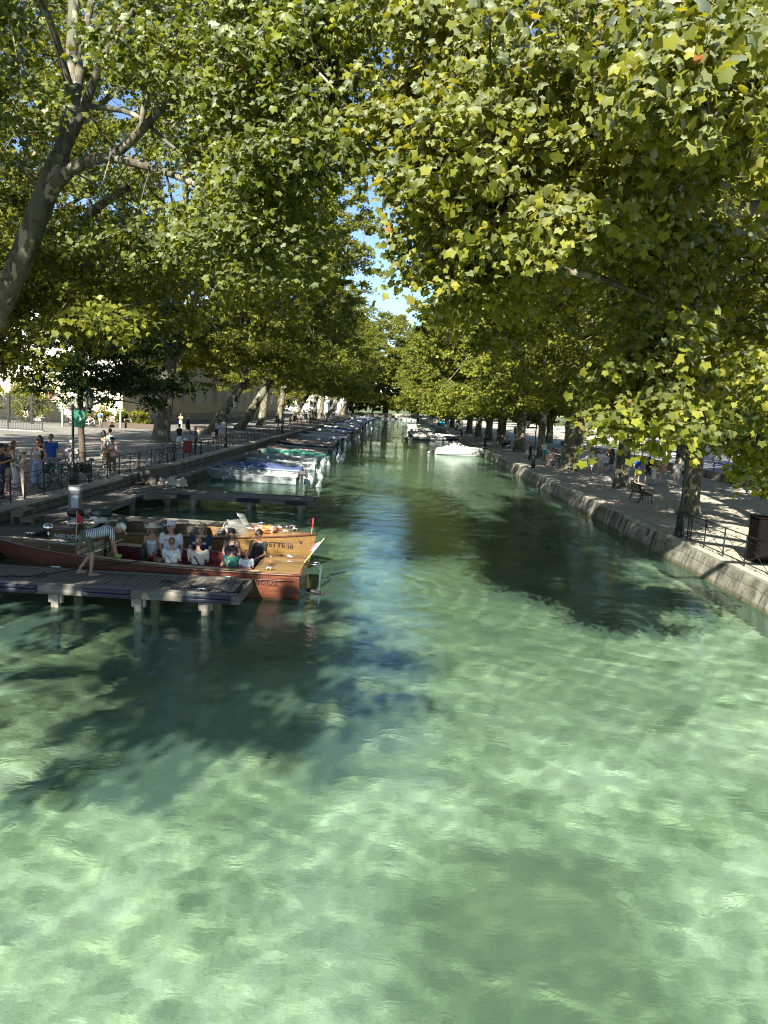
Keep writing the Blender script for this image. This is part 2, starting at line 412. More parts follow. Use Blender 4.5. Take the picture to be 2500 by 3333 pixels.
# --- leaf shapes (unit size, x across, y towards the tip)
def leaf_hi():
    o = [(0, 0)]; T = [(180, .16), (122, .66), (94, .56), (60, .84), (33, .66), (0, .98), (-33, .66), (-58, .88), (-96, .58), (-126, .60)]
    P = [(0, .12, 0)]
    for a, r_ in T:
        a = R(a); P.append((math.sin(a)*r_*.66, .30+math.cos(a)*r_*.68, -.16*r_*r_ - .04*abs(math.sin(a))*r_))
    P[0] = (0, .30, .03)
    n = len(T); return np.array(P), np.array([(0, 1+(i+1) % n, 1+i) for i in range(n)])
def leaf_mid():
    P = np.array([(0, .28, .02), (0, 0, -.05), (.48, .35, -.14), (.22, .62, 0), (0, 1, -.16), (-.22, .62, 0), (-.48, .35, -.14)])
    return P, np.array([(0, 1, 2), (0, 2, 3), (0, 3, 4), (0, 4, 5), (0, 5, 6), (0, 6, 1)])
def leaf_lo():
    P = np.array([(0, 0, 0), (.46, .42, -.1), (0, 1, -.1), (-.46, .42, -.1)]); return P, np.array([(0, 1, 2), (0, 2, 3)])
LEAF = {'hi': leaf_hi(), 'mid': leaf_mid(), 'lo': leaf_lo()}
def leaves_mesh(name, clumps, per, size, shape, g, spread=(.55, .55, .32), out=None, droop=.5):
    """clumps (n,3): leaves hang around each clump on a few sprays"""
    n = len(clumps); per = int(per); tot = n*per
    ns = 5
    sd = g.normal(size=(n, ns, 3)); sd[..., 2] = sd[..., 2]*.35-.12; sd /= np.linalg.norm(sd, axis=2, keepdims=True)+1e-6
    sl_ = g.uniform(.5, 1.5, (n, ns, 1))*np.array(spread)*1.35
    k = g.integers(0, ns, (n, per)); t = g.random((n, per, 1))**.75
    ii = np.arange(n)[:, None]
    pos = clumps[:, None, :] + sd[ii, k]*sl_[ii, k]*t + g.normal(size=(n, per, 3))*np.array(spread)*.24
    pos[..., 2] -= (t[..., 0]**2)*.12
    dirv = sd[ii, k]*.7 + g.normal(size=(n, per, 3))*.6; dirv[..., 2] -= droop
    pos = pos.reshape(-1, 3); dirv = dirv.reshape(-1, 3); dirv /= np.linalg.norm(dirv, axis=1, keepdims=True)
    nr = g.normal(size=(tot, 3))*.62 + np.array([0, 0, .75])
    nr += np.array([sdir.x, sdir.y, sdir.z])*.45
    nr -= dirv*np.sum(nr*dirv, 1, keepdims=True); nr /= np.linalg.norm(nr, axis=1, keepdims=True)+1e-9
    xr = np.cross(dirv, nr)
    s = size*(.45+.95*g.random((tot, 1))**.8)
    P, F = LEAF[shape]
    curl = g.uniform(-.4, 2.6, (tot, 1, 1))
    V = pos[:, None, :] + (xr[:, None, :]*P[None, :, 0:1] + dirv[:, None, :]*P[None, :, 1:2] + nr[:, None, :]*P[None, :, 2:3]*curl)*s[:, None, :]
    Fs = (np.arange(tot)[:, None, None]*len(P) + F[None]).reshape(-1, 3)
    ct = g.random(n)*.3
    tint = np.clip(g.random((n, per))*.68 + ct[:, None], 0, .9).reshape(-1)
    odd = g.random(tot) < .006; tint[odd] = g.uniform(.95, 1, odd.sum())
    return npmesh(name, V.reshape(-1, 3), Fs, False, {'tint': np.repeat(tint, len(P))})
def grow(limbs, clumps, g, step=.7, rtip=.012, rmin=None):
    """limbs: list of polylines [(x,y,z,r)...]; each clump is tied to the nearest node. Returns wood tubes as (pts, radii) list."""
    nodes = []; par = []; fixed = []
    tubes = []
    for L in limbs:
        P = [np.array(p[:3], float) for p in L]; rr = [p[3] for p in L]
        # smooth resample with Catmull-Rom
        pts = []; rad = []
        for i in range(len(P)-1):
            p0 = P[max(i-1, 0)]; p1 = P[i]; p2 = P[i+1]; p3 = P[min(i+2, len(P)-1)]
            m = max(2, int(np.linalg.norm(p2-p1)/.45))
            for j in range(m):
                t = j/m
                pts.append(.5*((2*p1)+(-p0+p2)*t+(2*p0-5*p1+4*p2-p3)*t*t+(-p0+3*p1-3*p2+p3)*t**3)); rad.append(rr[i]*(1-t)+rr[i+1]*t)
        pts.append(P[-1]); rad.append(rr[-1]); tubes.append((pts, rad))
        k0 = int(len(pts)*.25) if len(limbs) > 0 else 0
        for p, r_ in list(zip(pts, rad))[k0:]: nodes.append(p); par.append(-1); fixed.append(r_)
    nl = len(nodes); N = np.array(nodes)
    cap = 4+nl+len(clumps)*12; A = np.zeros((cap, 3)); A[:nl] = N; cnt = nl
    par = list(par); pen = np.zeros(cap); pen[:nl] = 0
    d0 = np.min(np.linalg.norm(clumps[:, None, :]-N[None, ::2], axis=2), 1)
    for ci in np.argsort(d0):
        c = clumps[ci]; d = np.linalg.norm(A[:cnt]-c, axis=1)+pen[:cnt]
        j = int(np.argmin(d)); p = A[j].copy(); dd = c-p; L = np.linalg.norm(dd)
        m = min(8, max(1, int(L/step)))
        bend = g.normal(size=3)*.10*L; bend[2] += .10*L
        last = j
        for q in range(1, m+1):
            t = q/m; pt = p+dd*t+bend*math.sin(math.pi*t)*.8
            A[cnt] = pt; par.append(last); pen[cnt] = pen[j]+.25*q/m+.15; last = cnt; cnt += 1
    w = np.zeros(cnt)
    w[nl:] = .0
    child = [0]*cnt
    for i in range(cnt-1, nl-1, -1):
        if w[i] == 0: w[i] = rtip**2.3
        pp = par[i]
        if pp >= nl: w[pp] += w[i]
        child[pp] += 1
    rad = w**(1/2.3)
    # chains
    kids = {}
    for i in range(nl, cnt): kids.setdefault(par[i], []).append(i)
    stack = [(j, k) for j in list(kids) if j < nl for k in kids[j]]
    while stack:
        j, k = stack.pop(); pts = [A[j], A[k]]; rr = [rad[k]*1.05 if j >= nl else min(rad[k]*1.1, fixed[j]), rad[k]]
        cur = k
        while cur in kids:
            ks = sorted(kids[cur], key=lambda z: -rad[z])
            for z in ks[1:]: stack.append((cur, z))
            cur = ks[0]; pts.append(A[cur]); rr.append(rad[cur])
        tubes.append((pts, rr))
    return tubes
def wood_mesh(name, tubes, big=10, small=4, minr=0.0):
    V = []; F = []; base = 0
    for pts, rr in tubes:
        if max(rr) < minr: continue
        P = np.array(pts, float); r_ = np.array(rr); n = big if r_.max() > .12 else (6 if r_.max() > .04 else small)
        T = np.gradient(P, axis=0) if len(P) > 1 else np.array([[0, 0, 1.]]); T /= np.linalg.norm(T, axis=1, keepdims=True)+1e-9
        ref = np.array([.31, .12, .94]) if abs(T[0][2]) < .8 else np.array([1., .1, 0])
        a = np.cross(T, ref); a /= np.linalg.norm(a, axis=1, keepdims=True)+1e-9; b = np.cross(T, a)
        th = np.arange(n)*2*math.pi/n
        lump = 1+ (.08*np.sin(3*th+P[0][0]*5)[None]*np.sin(np.arange(len(P))*.9+P[0][1])[:, None] if n >= 10 else 0)
        ring = P[:, None, :] + (a[:, None, :]*np.cos(th)[None, :, None] + b[:, None, :]*np.sin(th)[None, :, None])*(r_[:, None]*lump)[..., None]
        V.append(ring.reshape(-1, 3)); m = len(P)
        i = np.arange(m-1)[:, None]*n; j = np.arange(n)[None]; j2 = (j+1) % n
        F.append(np.stack([i+j, i+j2, i+n+j2, i+n+j], -1).reshape(-1, 4)+base); base += m*n
    return npmesh(name, np.vstack(V), np.vstack(F), True)
def flare(x, y, z, r, top, lean=(0, 0)):
    """trunk polyline with a root flare"""
    return [(x, y, z-.25, r*1.75), (x, y, z+.08, r*1.45), (x+lean[0]*.1, y+lean[1]*.1, z+.45, r*1.12), (x+lean[0]*.3, y+lean[1]*.3, z+1.6, r)]+top
def blob(c, rad, n, g, shell=.45, nz=.9, seed=0):
    """n points inside an ellipsoid, crowded towards its outside, with holes"""
    out = []
    f = g.normal(size=(4, 3))*nz; ph = g.random(4)*6
    while len(out) < n:
        p = g.normal(size=3); p /= np.linalg.norm(p); p *= (shell+(1-shell)*g.random())
        w = sum(math.sin(f[i]@(p*3)+ph[i]) for i in range(4))
        if w < -.9: continue
        out.append(np.array(c)+p*np.array(rad))
    return np.array(out)
TREES = []
def plane_tree(label, base, limbs, clumps, per, size, shape, g, name='plane_tree', group=None, leafm=None, bark=None, spread=(.55, .55, .32), rtip=.012, minr=0, droop=.5):
    t = thing(name, label, 'tree', base, 0, group)
    B = np.array(base)
    tubes = grow(limbs, clumps, g, rtip=rtip)
    tubes = [([p-B for p in pts], rr) for pts, rr in tubes]
    link('trunk', wood_mesh('trunk', tubes, minr=minr), bark or MBARK, t)
    link('crown', leaves_mesh('crown', clumps-B, per, size, shape, g, spread, droop=droop), leafm or ML, t)
    return t
def img_clumps(poly, n, y0, y1, g, reject=None):
    """scatter n crown points inside a slab of space seen through a polygon"""
    P = np.array(poly, float); mn = P.min(0); mx = P.max(0); out = []
    while len(out) < n:
        p = mn+(mx-mn)*g.random(2); ins = False; j = len(P)-1
        for i in range(len(P)):
            if (P[i][1] > p[1]) != (P[j][1] > p[1]) and p[0] < (P[j][0]-P[i][0])*(p[1]-P[i][1])/(P[j][1]-P[i][1])+P[i][0]: ins = not ins
            j = i
        if not ins: continue
        if reject is not None and g.random() < reject(p): continue
        out.append(tuple(dp(p[0], p[1], g.uniform(y0, y1))))
    return np.array(out)
def L(pts): return [(*dp(u, v, y), r) for u, v, y, r in pts]
def build_near():
    g = np.random.default_rng(11)
    # ---- left bank, leaning tree at 19 m
    base = (-11.9-.5, 19.2, ZL)
    tr = [(*base[:2], base[2]-.2, 0.480), (-12.2, 19.1, 1.3, 0.371)] + L([(-120, 1250, 19, 0.294), (5, 985, 18.8, 0.269), (90, 790, 18.6, 0.262), (165, 590, 18.3, 0.243), (195, 505, 18.2, 0.217)])
    limbs = [tr,
        L([(195, 520, 18.2, 0.192), (225, 380, 18.2, 0.153), (232, 210, 18.4, 0.128), (240, 0, 18.8, 0.109), (250, -250, 19, 0.077)]),
        L([(240, 330, 18.2, 0.096), (200, 190, 17.6, 0.089), (160, 60, 17.0, 0.077), (100, -60, 16.4, 0.064), (60, -250, 16, 0.039)]),
        L([(235, 380, 18.2, 0.128), (265, 200, 18.4, 0.096), (290, 40, 18.7, 0.077), (330, -160, 19.2, 0.051)]),
        L([(205, 490, 18.2, 0.153), (275, 350, 18.0, 0.102), (330, 200, 17.6, 0.083), (410, 75, 17.0, 0.071), (500, -60, 16.4, 0.045)]),
        L([(110, 720, 18.5, 0.173), (190, 590, 18.0, 0.147), (265, 530, 17.6, 0.121), (360, 510, 17.2, 0.102), (430, 455, 16.7, 0.096), (500, 380, 16.1, 0.083), (560, 320, 15.5, 0.071), (620, 275, 15, 0.051)]),
        L([(450, 440, 16.6, 0.083), (470, 350, 16.4, 0.071), (500, 270, 16.2, 0.064), (545, 150, 15.8, 0.054), (600, 20, 15.3, 0.039), (650, -120, 15, 0.025)]),
        L([(360, 510, 17.2, 0.096), (440, 530, 16.6, 0.089), (540, 560, 15.8, 0.077), (640, 600, 15, 0.064), (760, 680, 14.2, 0.045), (870, 760, 13.6, 0.029)]),
        L([(270, 345, 18.0, 0.057), (400, 360, 17.2, 0.054), (470, 395, 16.6, 0.051), (540, 460, 16, 0.039), (640, 540, 15.2, 0.029), (780, 660, 14.5, 0.019)]),
        L([(500, 270, 16.2, 0.045), (560, 258, 15.8, 0.039), (650, 268, 15.2, 0.025)]),
        L([(620, 275, 15, 0.045), (740, 190, 14.3, 0.039), (880, 160, 13.6, 0.032), (1010, 210, 13, 0.025), (1120, 330, 12.6, 0.016)]),
        L([(540, 400, 15.8, 0.045), (640, 390, 15.2, 0.039), (760, 350, 14.4, 0.032), (880, 370, 13.8, 0.022)]),
        L([(600, 20, 15.3, 0.039), (760, -40, 14.5, 0.035), (950, -20, 13.6, 0.032), (1130, 60, 13, 0.019)]),
    ]
    rej = lambda p: .75 if (p[0] < 330 and p[1] < 620) else (.45 if p[0] < 620 and p[1] < 500 else 0)
    cl = np.vstack([
        img_clumps([(640, -250), (1200, -250), (1200, 120), (1150, 400), (1080, 560), (700, 620), (620, 300)], 95, 13.5, 21, g),
        img_clumps([(-250, -250), (640, -250), (640, 560), (250, 640), (-250, 560)], 60, 18.8, 25, g, rej),
        img_clumps([(250, -200), (640, -200), (640, 330), (420, 300)], 16, 13, 16, g),
        img_clumps([(640, -100), (1230, -100), (1190, 220), (1110, 420), (980, 560), (760, 560)], 85, 11.5, 15.5, g),
        img_clumps([(620, 600), (900, 520), (1010, 800), (820, 900), (700, 850)], 26, 12.5, 15, g),
        img_clumps([(-250, -150), (90, -150), (100, 300), (20, 480), (-250, 560)], 30, 14, 17, g),
        img_clumps([(250, 700), (620, 640), (740, 780), (500, 880), (300, 860)], 24, 16, 19, g)])
    plane_tree('leaning plane tree at the left edge, forked trunk arching over the jetties', base, limbs, cl, 160, .115, 'hi', g, group='plane trees on the left bank', leafm=ML2, spread=(.6, .6, .4))
    # ---- a second, lower trunk of the left edge
    base = (-12.6, 22.5, ZL)
    limbs = [[(base[0], base[1], base[2]-.2, .5), (-12.4, 22.5, 1.6, .34)] + L([(-30, 1130, 22, .26), (60, 1000, 22, .22), (170, 890, 22, .17), (290, 700, 21.6, .13), (420, 610, 21, .08)]),
             L([(150, 920, 22, .12), (300, 860, 21, .09), (480, 880, 20, .06), (640, 930, 19, .03)]),
             L([(-30, 1130, 22, .18), (-80, 900, 23, .13), (-60, 650, 23.5, .09)])]
    cl = np.vstack([img_clumps([(-250, 640), (80, 640), (260, 720), (640, 800), (760, 930), (640, 1060), (300, 1080), (140, 1180), (-250, 1230)], 150, 19, 26, g),
                    img_clumps([(250, 1000), (420, 980), (430, 1140), (300, 1160)], 3, 15, 17, g),
                    img_clumps([(800, 820), (1000, 800), (990, 1000), (820, 1010)], 8, 16, 19, g), blob((-14.6, 26, 11), (3.6, 5.5, 4), 95, g, .1)])
    plane_tree('low slanting plane tree with a pale limb, under the leaning one', base, limbs, cl, 130, .15, 'mid', g, group='plane trees on the left bank', spread=(.65, .65, .42))
    # ---- right bank, nearest tree (trunk out of the frame)
    base = (12.9, 10.5, ZR)
    limbs = [flare(*base, .45, [(12.4, 10.6, 5.5, .42)], (-.3, 0)),
             [(12.4, 10.6, 5, .4), (11, 11, 8, .3), (8.5, 11.5, 10, .22), (5, 12.5, 11, .14), (2, 13.5, 11.2, .08), (0, 14, 10.6, .04)],
             [(12.4, 10.6, 5, .4), (10, 12.5, 7.4, .25), (7, 13.5, 8.3, .16), (4.5, 13, 8, .1), (2.5, 13, 7.4, .05)],
             [(12.4, 10.6, 5, .4), (12, 10.5, 9, .3), (10.5, 10.5, 13, .2), (8, 11, 16, .1)],
             [(11, 11, 8, .2), (8.2, 10.5, 7.9, .14), (5.6, 10.8, 7.6, .08), (4.2, 11, 6.6, .04), (3.7, 11.1, 5.2, .02)],
             [(8.5, 11.5, 10, .15), (6, 10.5, 12, .1), (3.5, 10.5, 12.6, .06), (1, 11, 12.2, .03)]]
    rej = lambda p: .35 if p[0] > 1900 and 500 < p[1] < 900 else 0
    cl = np.vstack([
        img_clumps([(1260, -250), (2750, -250), (2750, 560), (2300, 640), (1900, 760), (1600, 950), (1430, 900), (1345, 700), (1290, 430), (1300, 200)], 215, 10.5, 15.5, g, rej),
        img_clumps([(1290, 250), (1600, 200), (1700, 880), (1560, 1020), (1410, 930), (1310, 620)], 80, 10.5, 13.5, g),
        img_clumps([(1450, -50), (2350, 0), (2300, 560), (2000, 800), (1650, 880), (1420, 700)], 72, 8.8, 11, g),
        img_clumps([(2080, 60), (2640, 60), (2640, 430), (2200, 430)], 26, 6.8, 8.4, g)])
    hang = np.vstack([img_clumps([(2050, 640), (2280, 640), (2300, 960), (2220, 1100), (2080, 1060)], 15, 10, 11.5, g),
                      img_clumps([(2060, 1040), (2230, 1040), (2260, 1230), (2160, 1360), (2070, 1320)], 16, 10, 11, g),
                      img_clumps([(2060, 1300), (2140, 1320), (2110, 1450), (2050, 1460)], 6, 10, 10.5, g),
                      img_clumps([(2430, 700), (2640, 700), (2640, 1400), (2510, 1400), (2470, 1000)], 14, 9, 11, g)])
    limbs.append([(8.2, 10.5, 7.9, .1), (8.6, 10, 7, .06), (8, 9.9, 5.6, .03)])
    limbs.append(L([(2250, 640, 10.8, .05), (2190, 820, 10.8, .035), (2130, 980, 10.7, .025), (2140, 1180, 10.6, .02), (2130, 1280, 10.6, .014), (2090, 1390, 10.5, .008)]))
    cl = np.vstack([cl, hang, blob((14, 11.5, 11), (4.5, 5, 3.2), 110, g, .1)])
    plane_tree('nearest plane tree of the right bank, a sunlit leafy branch hanging down over the quay', base, limbs, cl, 165, .118, 'hi', g, group='plane trees on the right bank', spread=(.52, .52, .36), droop=.75)
    # ---- right bank, second tree
    base = (13.2, 21.5, ZR)
    limbs = [flare(*base, .42, [(13, 21.5, 6, .4)]),
             [(13, 21.5, 5.5, .36), (11, 21.5, 9, .26), (8, 21.5, 11.5, .17), (5, 21, 13, .1)],
             [(13, 21.5, 5.5, .36), (13, 21.8, 11, .26), (12, 22, 16, .14)],
             [(13, 21.5, 5.5, .3), (11, 20.5, 7.5, .2), (8, 19.6, 8.3, .12), (6, 19.5, 8, .06)],
             [(13, 21.5, 5.5, .3), (15, 22, 10, .2), (16.5, 22, 14, .1)]]
    cl = np.vstack([img_clumps([(1480, 250), (2650, 250), (2650, 1000), (2300, 1080), (2000, 1020), (1800, 1080), (1640, 1150), (1500, 1000), (1450, 700)], 250, 17, 25, g),
                    img_clumps([(2200, 850), (2650, 850), (2650, 1180), (2300, 1180)], 30, 18, 23, g), blob((18, 21.5, 11), (5, 5, 3.6), 90, g, .1), img_clumps([(2150, 1100), (2560, 1100), (2560, 1340), (2400, 1330), (2200, 1250)], 34, 22, 29, g), img_clumps([(2400, 1300), (2560, 1300), (2560, 1560), (2470, 1540)], 12, 12, 15, g)])
    plane_tree('second plane tree of the right bank with a broad crown above the ornate railing', base, limbs, cl, 150, .15, 'mid', g, group='plane trees on the right bank', spread=(.65, .65, .42))
build_near()
# generic plane trees: overhang towards -x (right-bank form); turned by 180 degrees on the left bank
def generic(label, base, seed, h=20, rx=7.5, ry=6.5, nclump=230, per=100, size=.17, shape='mid', over=-2.6, low=4.6, tr=.42, group=None, lean=0, spread=(.7, .7, .45), extra=(), lowf=.15):
    g = np.random.default_rng(seed); x, y, z = base; s = 1 if over < 0 else -1
    zc = z+low+(h-low)*.52; rz = (h-low)*.5
    k = z+5.0+g.random()*1.2
    tx = x+lean
    limbs = [flare(x, y, z, tr, [(tx, y, k, tr*.86)], (lean, 0))]
    for i in range(5):
        a = g.uniform(-.5, .5) + (math.pi if over < 0 else 0) + [0, 1.0, -1.0, 2.4, -2.3][i]
        rr = [rx*.95, rx*.7, rx*.7, rx*.4, rx*.35][i]; zt = [zc-rz*.1, zc+rz*.4, zc+rz*.2, zc+rz*.8, zc+rz*.5][i]
        dx, dy = math.cos(a), math.sin(a)
        limbs.append([(tx, y, k-.5, tr*.6), (tx+dx*rr*.3, y+dy*rr*.3, k+(zt-k)*.45, tr*.42), (tx+dx*rr*.65, y+dy*rr*.65, k+(zt-k)*.8, tr*.26), (tx+dx*rr, y+dy*rr, zt, tr*.12)])
    cl = np.vstack([blob((tx+over, y, zc), (rx, ry, rz), int(nclump*(1-lowf)), g),
                    blob((tx+over*1.9, y, z+low+1.8), (rx*.75, ry*.9, 1.7), int(nclump*lowf), g, .1)]+[blob((x+e[0], y+e[1], z+e[2]), e[3:6], e[6], g, .2) for e in extra])
    return plane_tree(label, base, limbs, cl, per, size, shape, g, group=group, spread=spread, rtip=.016)
GR, GL = 'plane trees on the right bank', 'plane trees on the left bank'
ordn = ['third', 'fourth', 'fifth', 'sixth', 'seventh', 'eighth', 'ninth', 'tenth', 'eleventh', 'twelfth', 'thirteenth', 'fourteenth', 'fifteenth', 'sixteenth', 'seventeenth', 'eighteenth', 'nineteenth', 'twentieth']
V1 = generic('plane tree rooted behind the lamp post and the ornate railing on the right bank', (12.9, 32.7, ZR), 21, 21, nclump=270, per=150, group=GR, tr=.36)
V2 = generic('plane tree behind the empty bench on the right bank, roots spreading over the gravel', (13.3, 44, ZR), 22, 21, low=4.0, nclump=270, per=140, group=GR, tr=.38, size=.18)
V3 = generic('plane tree on the right bank beside the woman in a striped top', (13.1, 56.5, ZR), 23, 22, low=3.6, lowf=.22, nclump=270, per=130, group=GR, tr=.5, size=.2)
F1 = generic('plane tree with the sunlit trunk by the quay, left of the tall dark bin', (13.3, 80, ZR), 24, 20, rx=9.5, ry=7.5, nclump=290, per=125, size=.28, shape='lo', group=GR, tr=.5, low=3.2, over=-2.7, lowf=.25, spread=(.8, .8, .5))
F2 = generic('plane tree of the right bank beyond the seated man on the bench', (13.2, 93, ZR), 25, 18, rx=9.8, ry=7.5, nclump=290, per=125, size=.28, shape='lo', group=GR, tr=.5, low=3.0, over=-2.9, lowf=.25, spread=(.8, .8, .5))
FL = generic('big pale plane trunk in full dappled sun left of the parked cycles and the pushchair', (-18, 60, ZL), 31, 33, rx=9.5, ry=8, nclump=430, per=135, size=.215, over=4.2, low=5.2, extra=((-6, 2, 8.5, 6, 6, 3.6, 80), (.5, 0, 8.6, 8.5, 6, 2.3, 90)), tr=.62, group=GL, lean=.6)
FM = generic('plane tree leaning right over the left promenade, its pale bark patched with sun', (-18, 76, ZL), 32, 31, rx=9.5, ry=8.5, nclump=400, per=135, size=.26, shape='lo', over=3.0, extra=((-5, 2, 8.5, 6, 6, 3, 60), (1, 0, 8.4, 9, 6, 2.2, 90)), low=5.5, tr=.5, group=GL, lean=3.2)
FB = generic('tall bright plane tree behind the leaning trunk, out on the left square', (-19.5, 34, ZL), 33, 29, rx=9.5, ry=8, nclump=400, per=150, size=.18, over=2.5, low=7.5, tr=.5, group=GL)
def again(src, x, y, rz, label, s=1.0, dz=None, grp=None):
    o = src.copy(); col.objects.link(o)
    for ch in src.children:
        c = ch.copy(); col.objects.link(c); c.parent = o
    o.location = (x, y, src.location.z if dz is None else dz); o.rotation_euler = (0, 0, rz); o.scale = (s, s, s); o['label'] = label
    if grp: o['group'] = grp
    return o
PI = math.pi; r_ = random.Random(4)
again(V1, 13.4, 69, .5, 'plane tree of the right bank just past the bench with the seated woman', .95)
k = 0
for i, y in enumerate([106, 119, 133, 148, 164, 181, 199, 218, 238, 258, 276]):
    again([F1, F2][i % 2], 13.3-(.6 if i > 2 else 0), y, r_.uniform(-.5, .5), '%s plane tree from the camera in the quayside row, right bank' % ordn[i+5], r_.uniform(.95, 1.08))
for i, (x, y, nm) in enumerate([(22.7, 46, 'plane tree at the right edge rooted by the low railed wall'), (22.6, 60, 'plane tree of the back row on the right bank, behind the strolling group'),
        (22.5, 75, 'plane tree of the back row on the right bank, behind the leaning bicycles'), (22.5, 31, 'plane tree outside the right edge with branches reaching into the frame'),
        (22.4, 92, 'back-row plane tree of the right bank behind the dark bin'), (22.4, 110, 'back-row plane tree of the right bank, half hidden by the nearer row'), (22.3, 132, 'far back-row plane tree behind the blue bundle on the quay'), (22, 158, 'farthest back-row plane tree of the right bank')]):
    again([V2, V3, V1, F1][i % 4] if y < 80 else F2, x, y, r_.uniform(-.8, .8), nm, r_.uniform(.88, 1.0), grp='plane trees in the back row of the right bank')
FLs = [FM, FL]
for i, (x, y) in enumerate([(-18, 91), (-18.5, 109), (-18.5, 126), (-18.5, 143), (-18.6, 160), (-18.8, 178), (-19, 197), (-19, 217), (-19, 238), (-19, 260), (-19, 277)]):
    nm = ['forked plane tree between the second and third lamp posts of the left bank', 'fat rooted plane tree at the sunny corner of the left promenade'][i] if i < 2 else '%s plane tree from the camera in the left bank row' % ordn[i+1]
    o = again(FM if i in (0, 3, 6, 8) else FL, x+(2.2 if i > 3 else 0), y, r_.uniform(-.65, .65), nm, r_.uniform(.84, 1.02))
again(FB, -25, 47, 1.0, 'bright plane tree at the back of the left square, over the railings', 1.0)

# trees outside the frame whose crowns shade the jetties and the near promenade
g_ = np.random.default_rng(98)
plane_tree('dense plane tree of the left bank beside the bridge, outside the frame', (-14, 2.0, ZL), [[(-14, 2, .6, .5), (-13.8, 2, 4, .4), (-12.5, 2.5, 7, .28), (-10, 4, 10, .15)], [(-13.6, 2, 5, .25), (-11, -.5, 8, .16), (-8, -2, 9.5, .08)]],
    np.vstack([blob((-11, 4.5, 10.2), (4.2, 5.4, 3), 150, g_, .1), blob((-7.6, -2.5, 9.6), (4.0, 4.5, 2.3), 120, g_, .1), blob((-15, 10, 9), (4, 5, 3), 70, g_, .1), blob((-11.5, 8.5, 15), (4, 4, 3.5), 80, g_, .1), blob((-19.5, 13, 12), (6, 6, 4), 130, g_, .1)]), 140, .2, 'mid', g_, group=GL)
again(FB, -32, 26, .3, 'broad plane tree shading the left square, outside the frame', .9, grp=GL)
again(V2, -21, 22.5, PI+1.2, 'plane tree just outside the left edge, behind the leaning tree', .95, dz=ZL, grp=GL)
again(V1, -25, -8, PI+.3, 'plane tree of the left bank behind the bridge, outside the frame', 1.15, dz=ZL, grp=GL)
again(V2, 24, 8, .3, 'back-row plane tree right of the bridge, outside the frame', 1.0, grp='plane trees in the back row of the right bank')
again(V1, 30, 41, .4, 'plane tree out on the right-hand road, outside the frame', 1.0, grp='plane trees in the back row of the right bank')
again(V3, 33, 62, .9, 'plane tree beside the right-hand road, its crown reaching in at the right edge', 1.0, grp='plane trees in the back row of the right bank')
# distant tree belt
for i, (x, y, s) in enumerate([(58, 96, 1), (66, 120, 1.1), (50, 135, 1), (72, 150, 1.2), (46, 165, 1), (60, 190, 1.1), (40, 210, 1), (80, 85, 1.1), (36, 250, 1), (92, 110, 1.2), (-60, 230, 1), (-48, 262, 1.1), (-30, 296, 1.2), (-16, 300, 1.1), (-3, 303, 1.15), (9, 300, 1.1), (22, 297, 1.15), (36, 292, 1.1)]):
    again(F1 if i % 2 else F2, x, y, r_.uniform(0, 6), '%s tree in the distant belt past %s' % (['first', 'second', 'third', 'fourth', 'fifth', 'sixth', 'seventh', 'eighth', 'ninth', 'tenth', 'eleventh', 'twelfth', 'thirteenth', 'fourteenth', 'fifteenth', 'sixteenth', 'seventeenth', 'eighteenth'][i], 'the right-hand road' if i < 10 else 'the end of the canal'), s*(1 if i < 10 else 2.15), dz=.8 if i < 10 else -5, grp='distant trees')
# ================================================================ jetties
def m_wood(name, c0, c1, c2, axis=0, rough=.8, gloss=0, ring=9, coat=0):
    q = NB(name); sc = [ring, ring, ring]; sc[axis] = .6
    v = q.coord(tuple(sc)); a = q.noise(v, 1.6, 6, .65, .3)
    v1 = q.coord((1, 1, 1)); b = q.noise(v1, .8, 3, .6)
    oi = q.n('ObjectInfo')
    cc = q.ramp(a, [(.3, c0), (.5, c1), (.72, c2)]); cc = q.mix(.5, cc, q.ramp(b, [(.3, .3), (.7, .72)]), 'OVERLAY')
    q.color(cc); q.b.inputs['Roughness'].default_value = rough
    if coat: q.b.inputs['Coat Weight'].default_value = coat; q.b.inputs['Coat Roughness'].default_value = .06
    q.bump(a, .35 if not coat else .04, .01); return q.m
MW_DX = m_wood('deck_wood', (.10, .092, .08), (.165, .152, .132), (.25, .235, .205), 0)
MW_DY = m_wood('deck_wood_y', (.10, .092, .08), (.165, .152, .132), (.25, .235, .205), 1)
MW_P = m_wood('post_wood', (.20, .18, .14), (.34, .31, .26), (.45, .42, .36), 2)
M_BUMP = mat('navy_rubber', (.016, .022, .045), .55, var=.3, bump=.2)
M_CHROME = mat('chrome', (.75, .76, .78), .12, 1, var=.05)
M_GALV = mat('galvanised', (.5, .5, .48), .4, .8, var=.1)
M_BLACK = mat('black_plastic', (.018, .018, .02), .45, var=.2)
M_ROPE = mat('black_rope', (.02, .02, .022), .9, bump=.6, bscale=200)
def cleat(p, parent, ax='x', m=None):
    b = MB(); s = .13
    d = Vector((1, 0, 0)) if ax == 'x' else Vector((0, 1, 0)); c = Vector(p)
    b.tube([c-d*s+Vector((0, 0, .045)), c-d*.05+Vector((0, 0, .055)), c+d*.05+Vector((0, 0, .055)), c+d*s+Vector((0, 0, .045))], [.009, .016, .016, .009], 8)
    for k in (-.045, .045): b.tube([c+d*k, c+d*k+Vector((0, 0, .05))], .014, 8)
    return b.build('cleat', m or M_CHROME, parent)
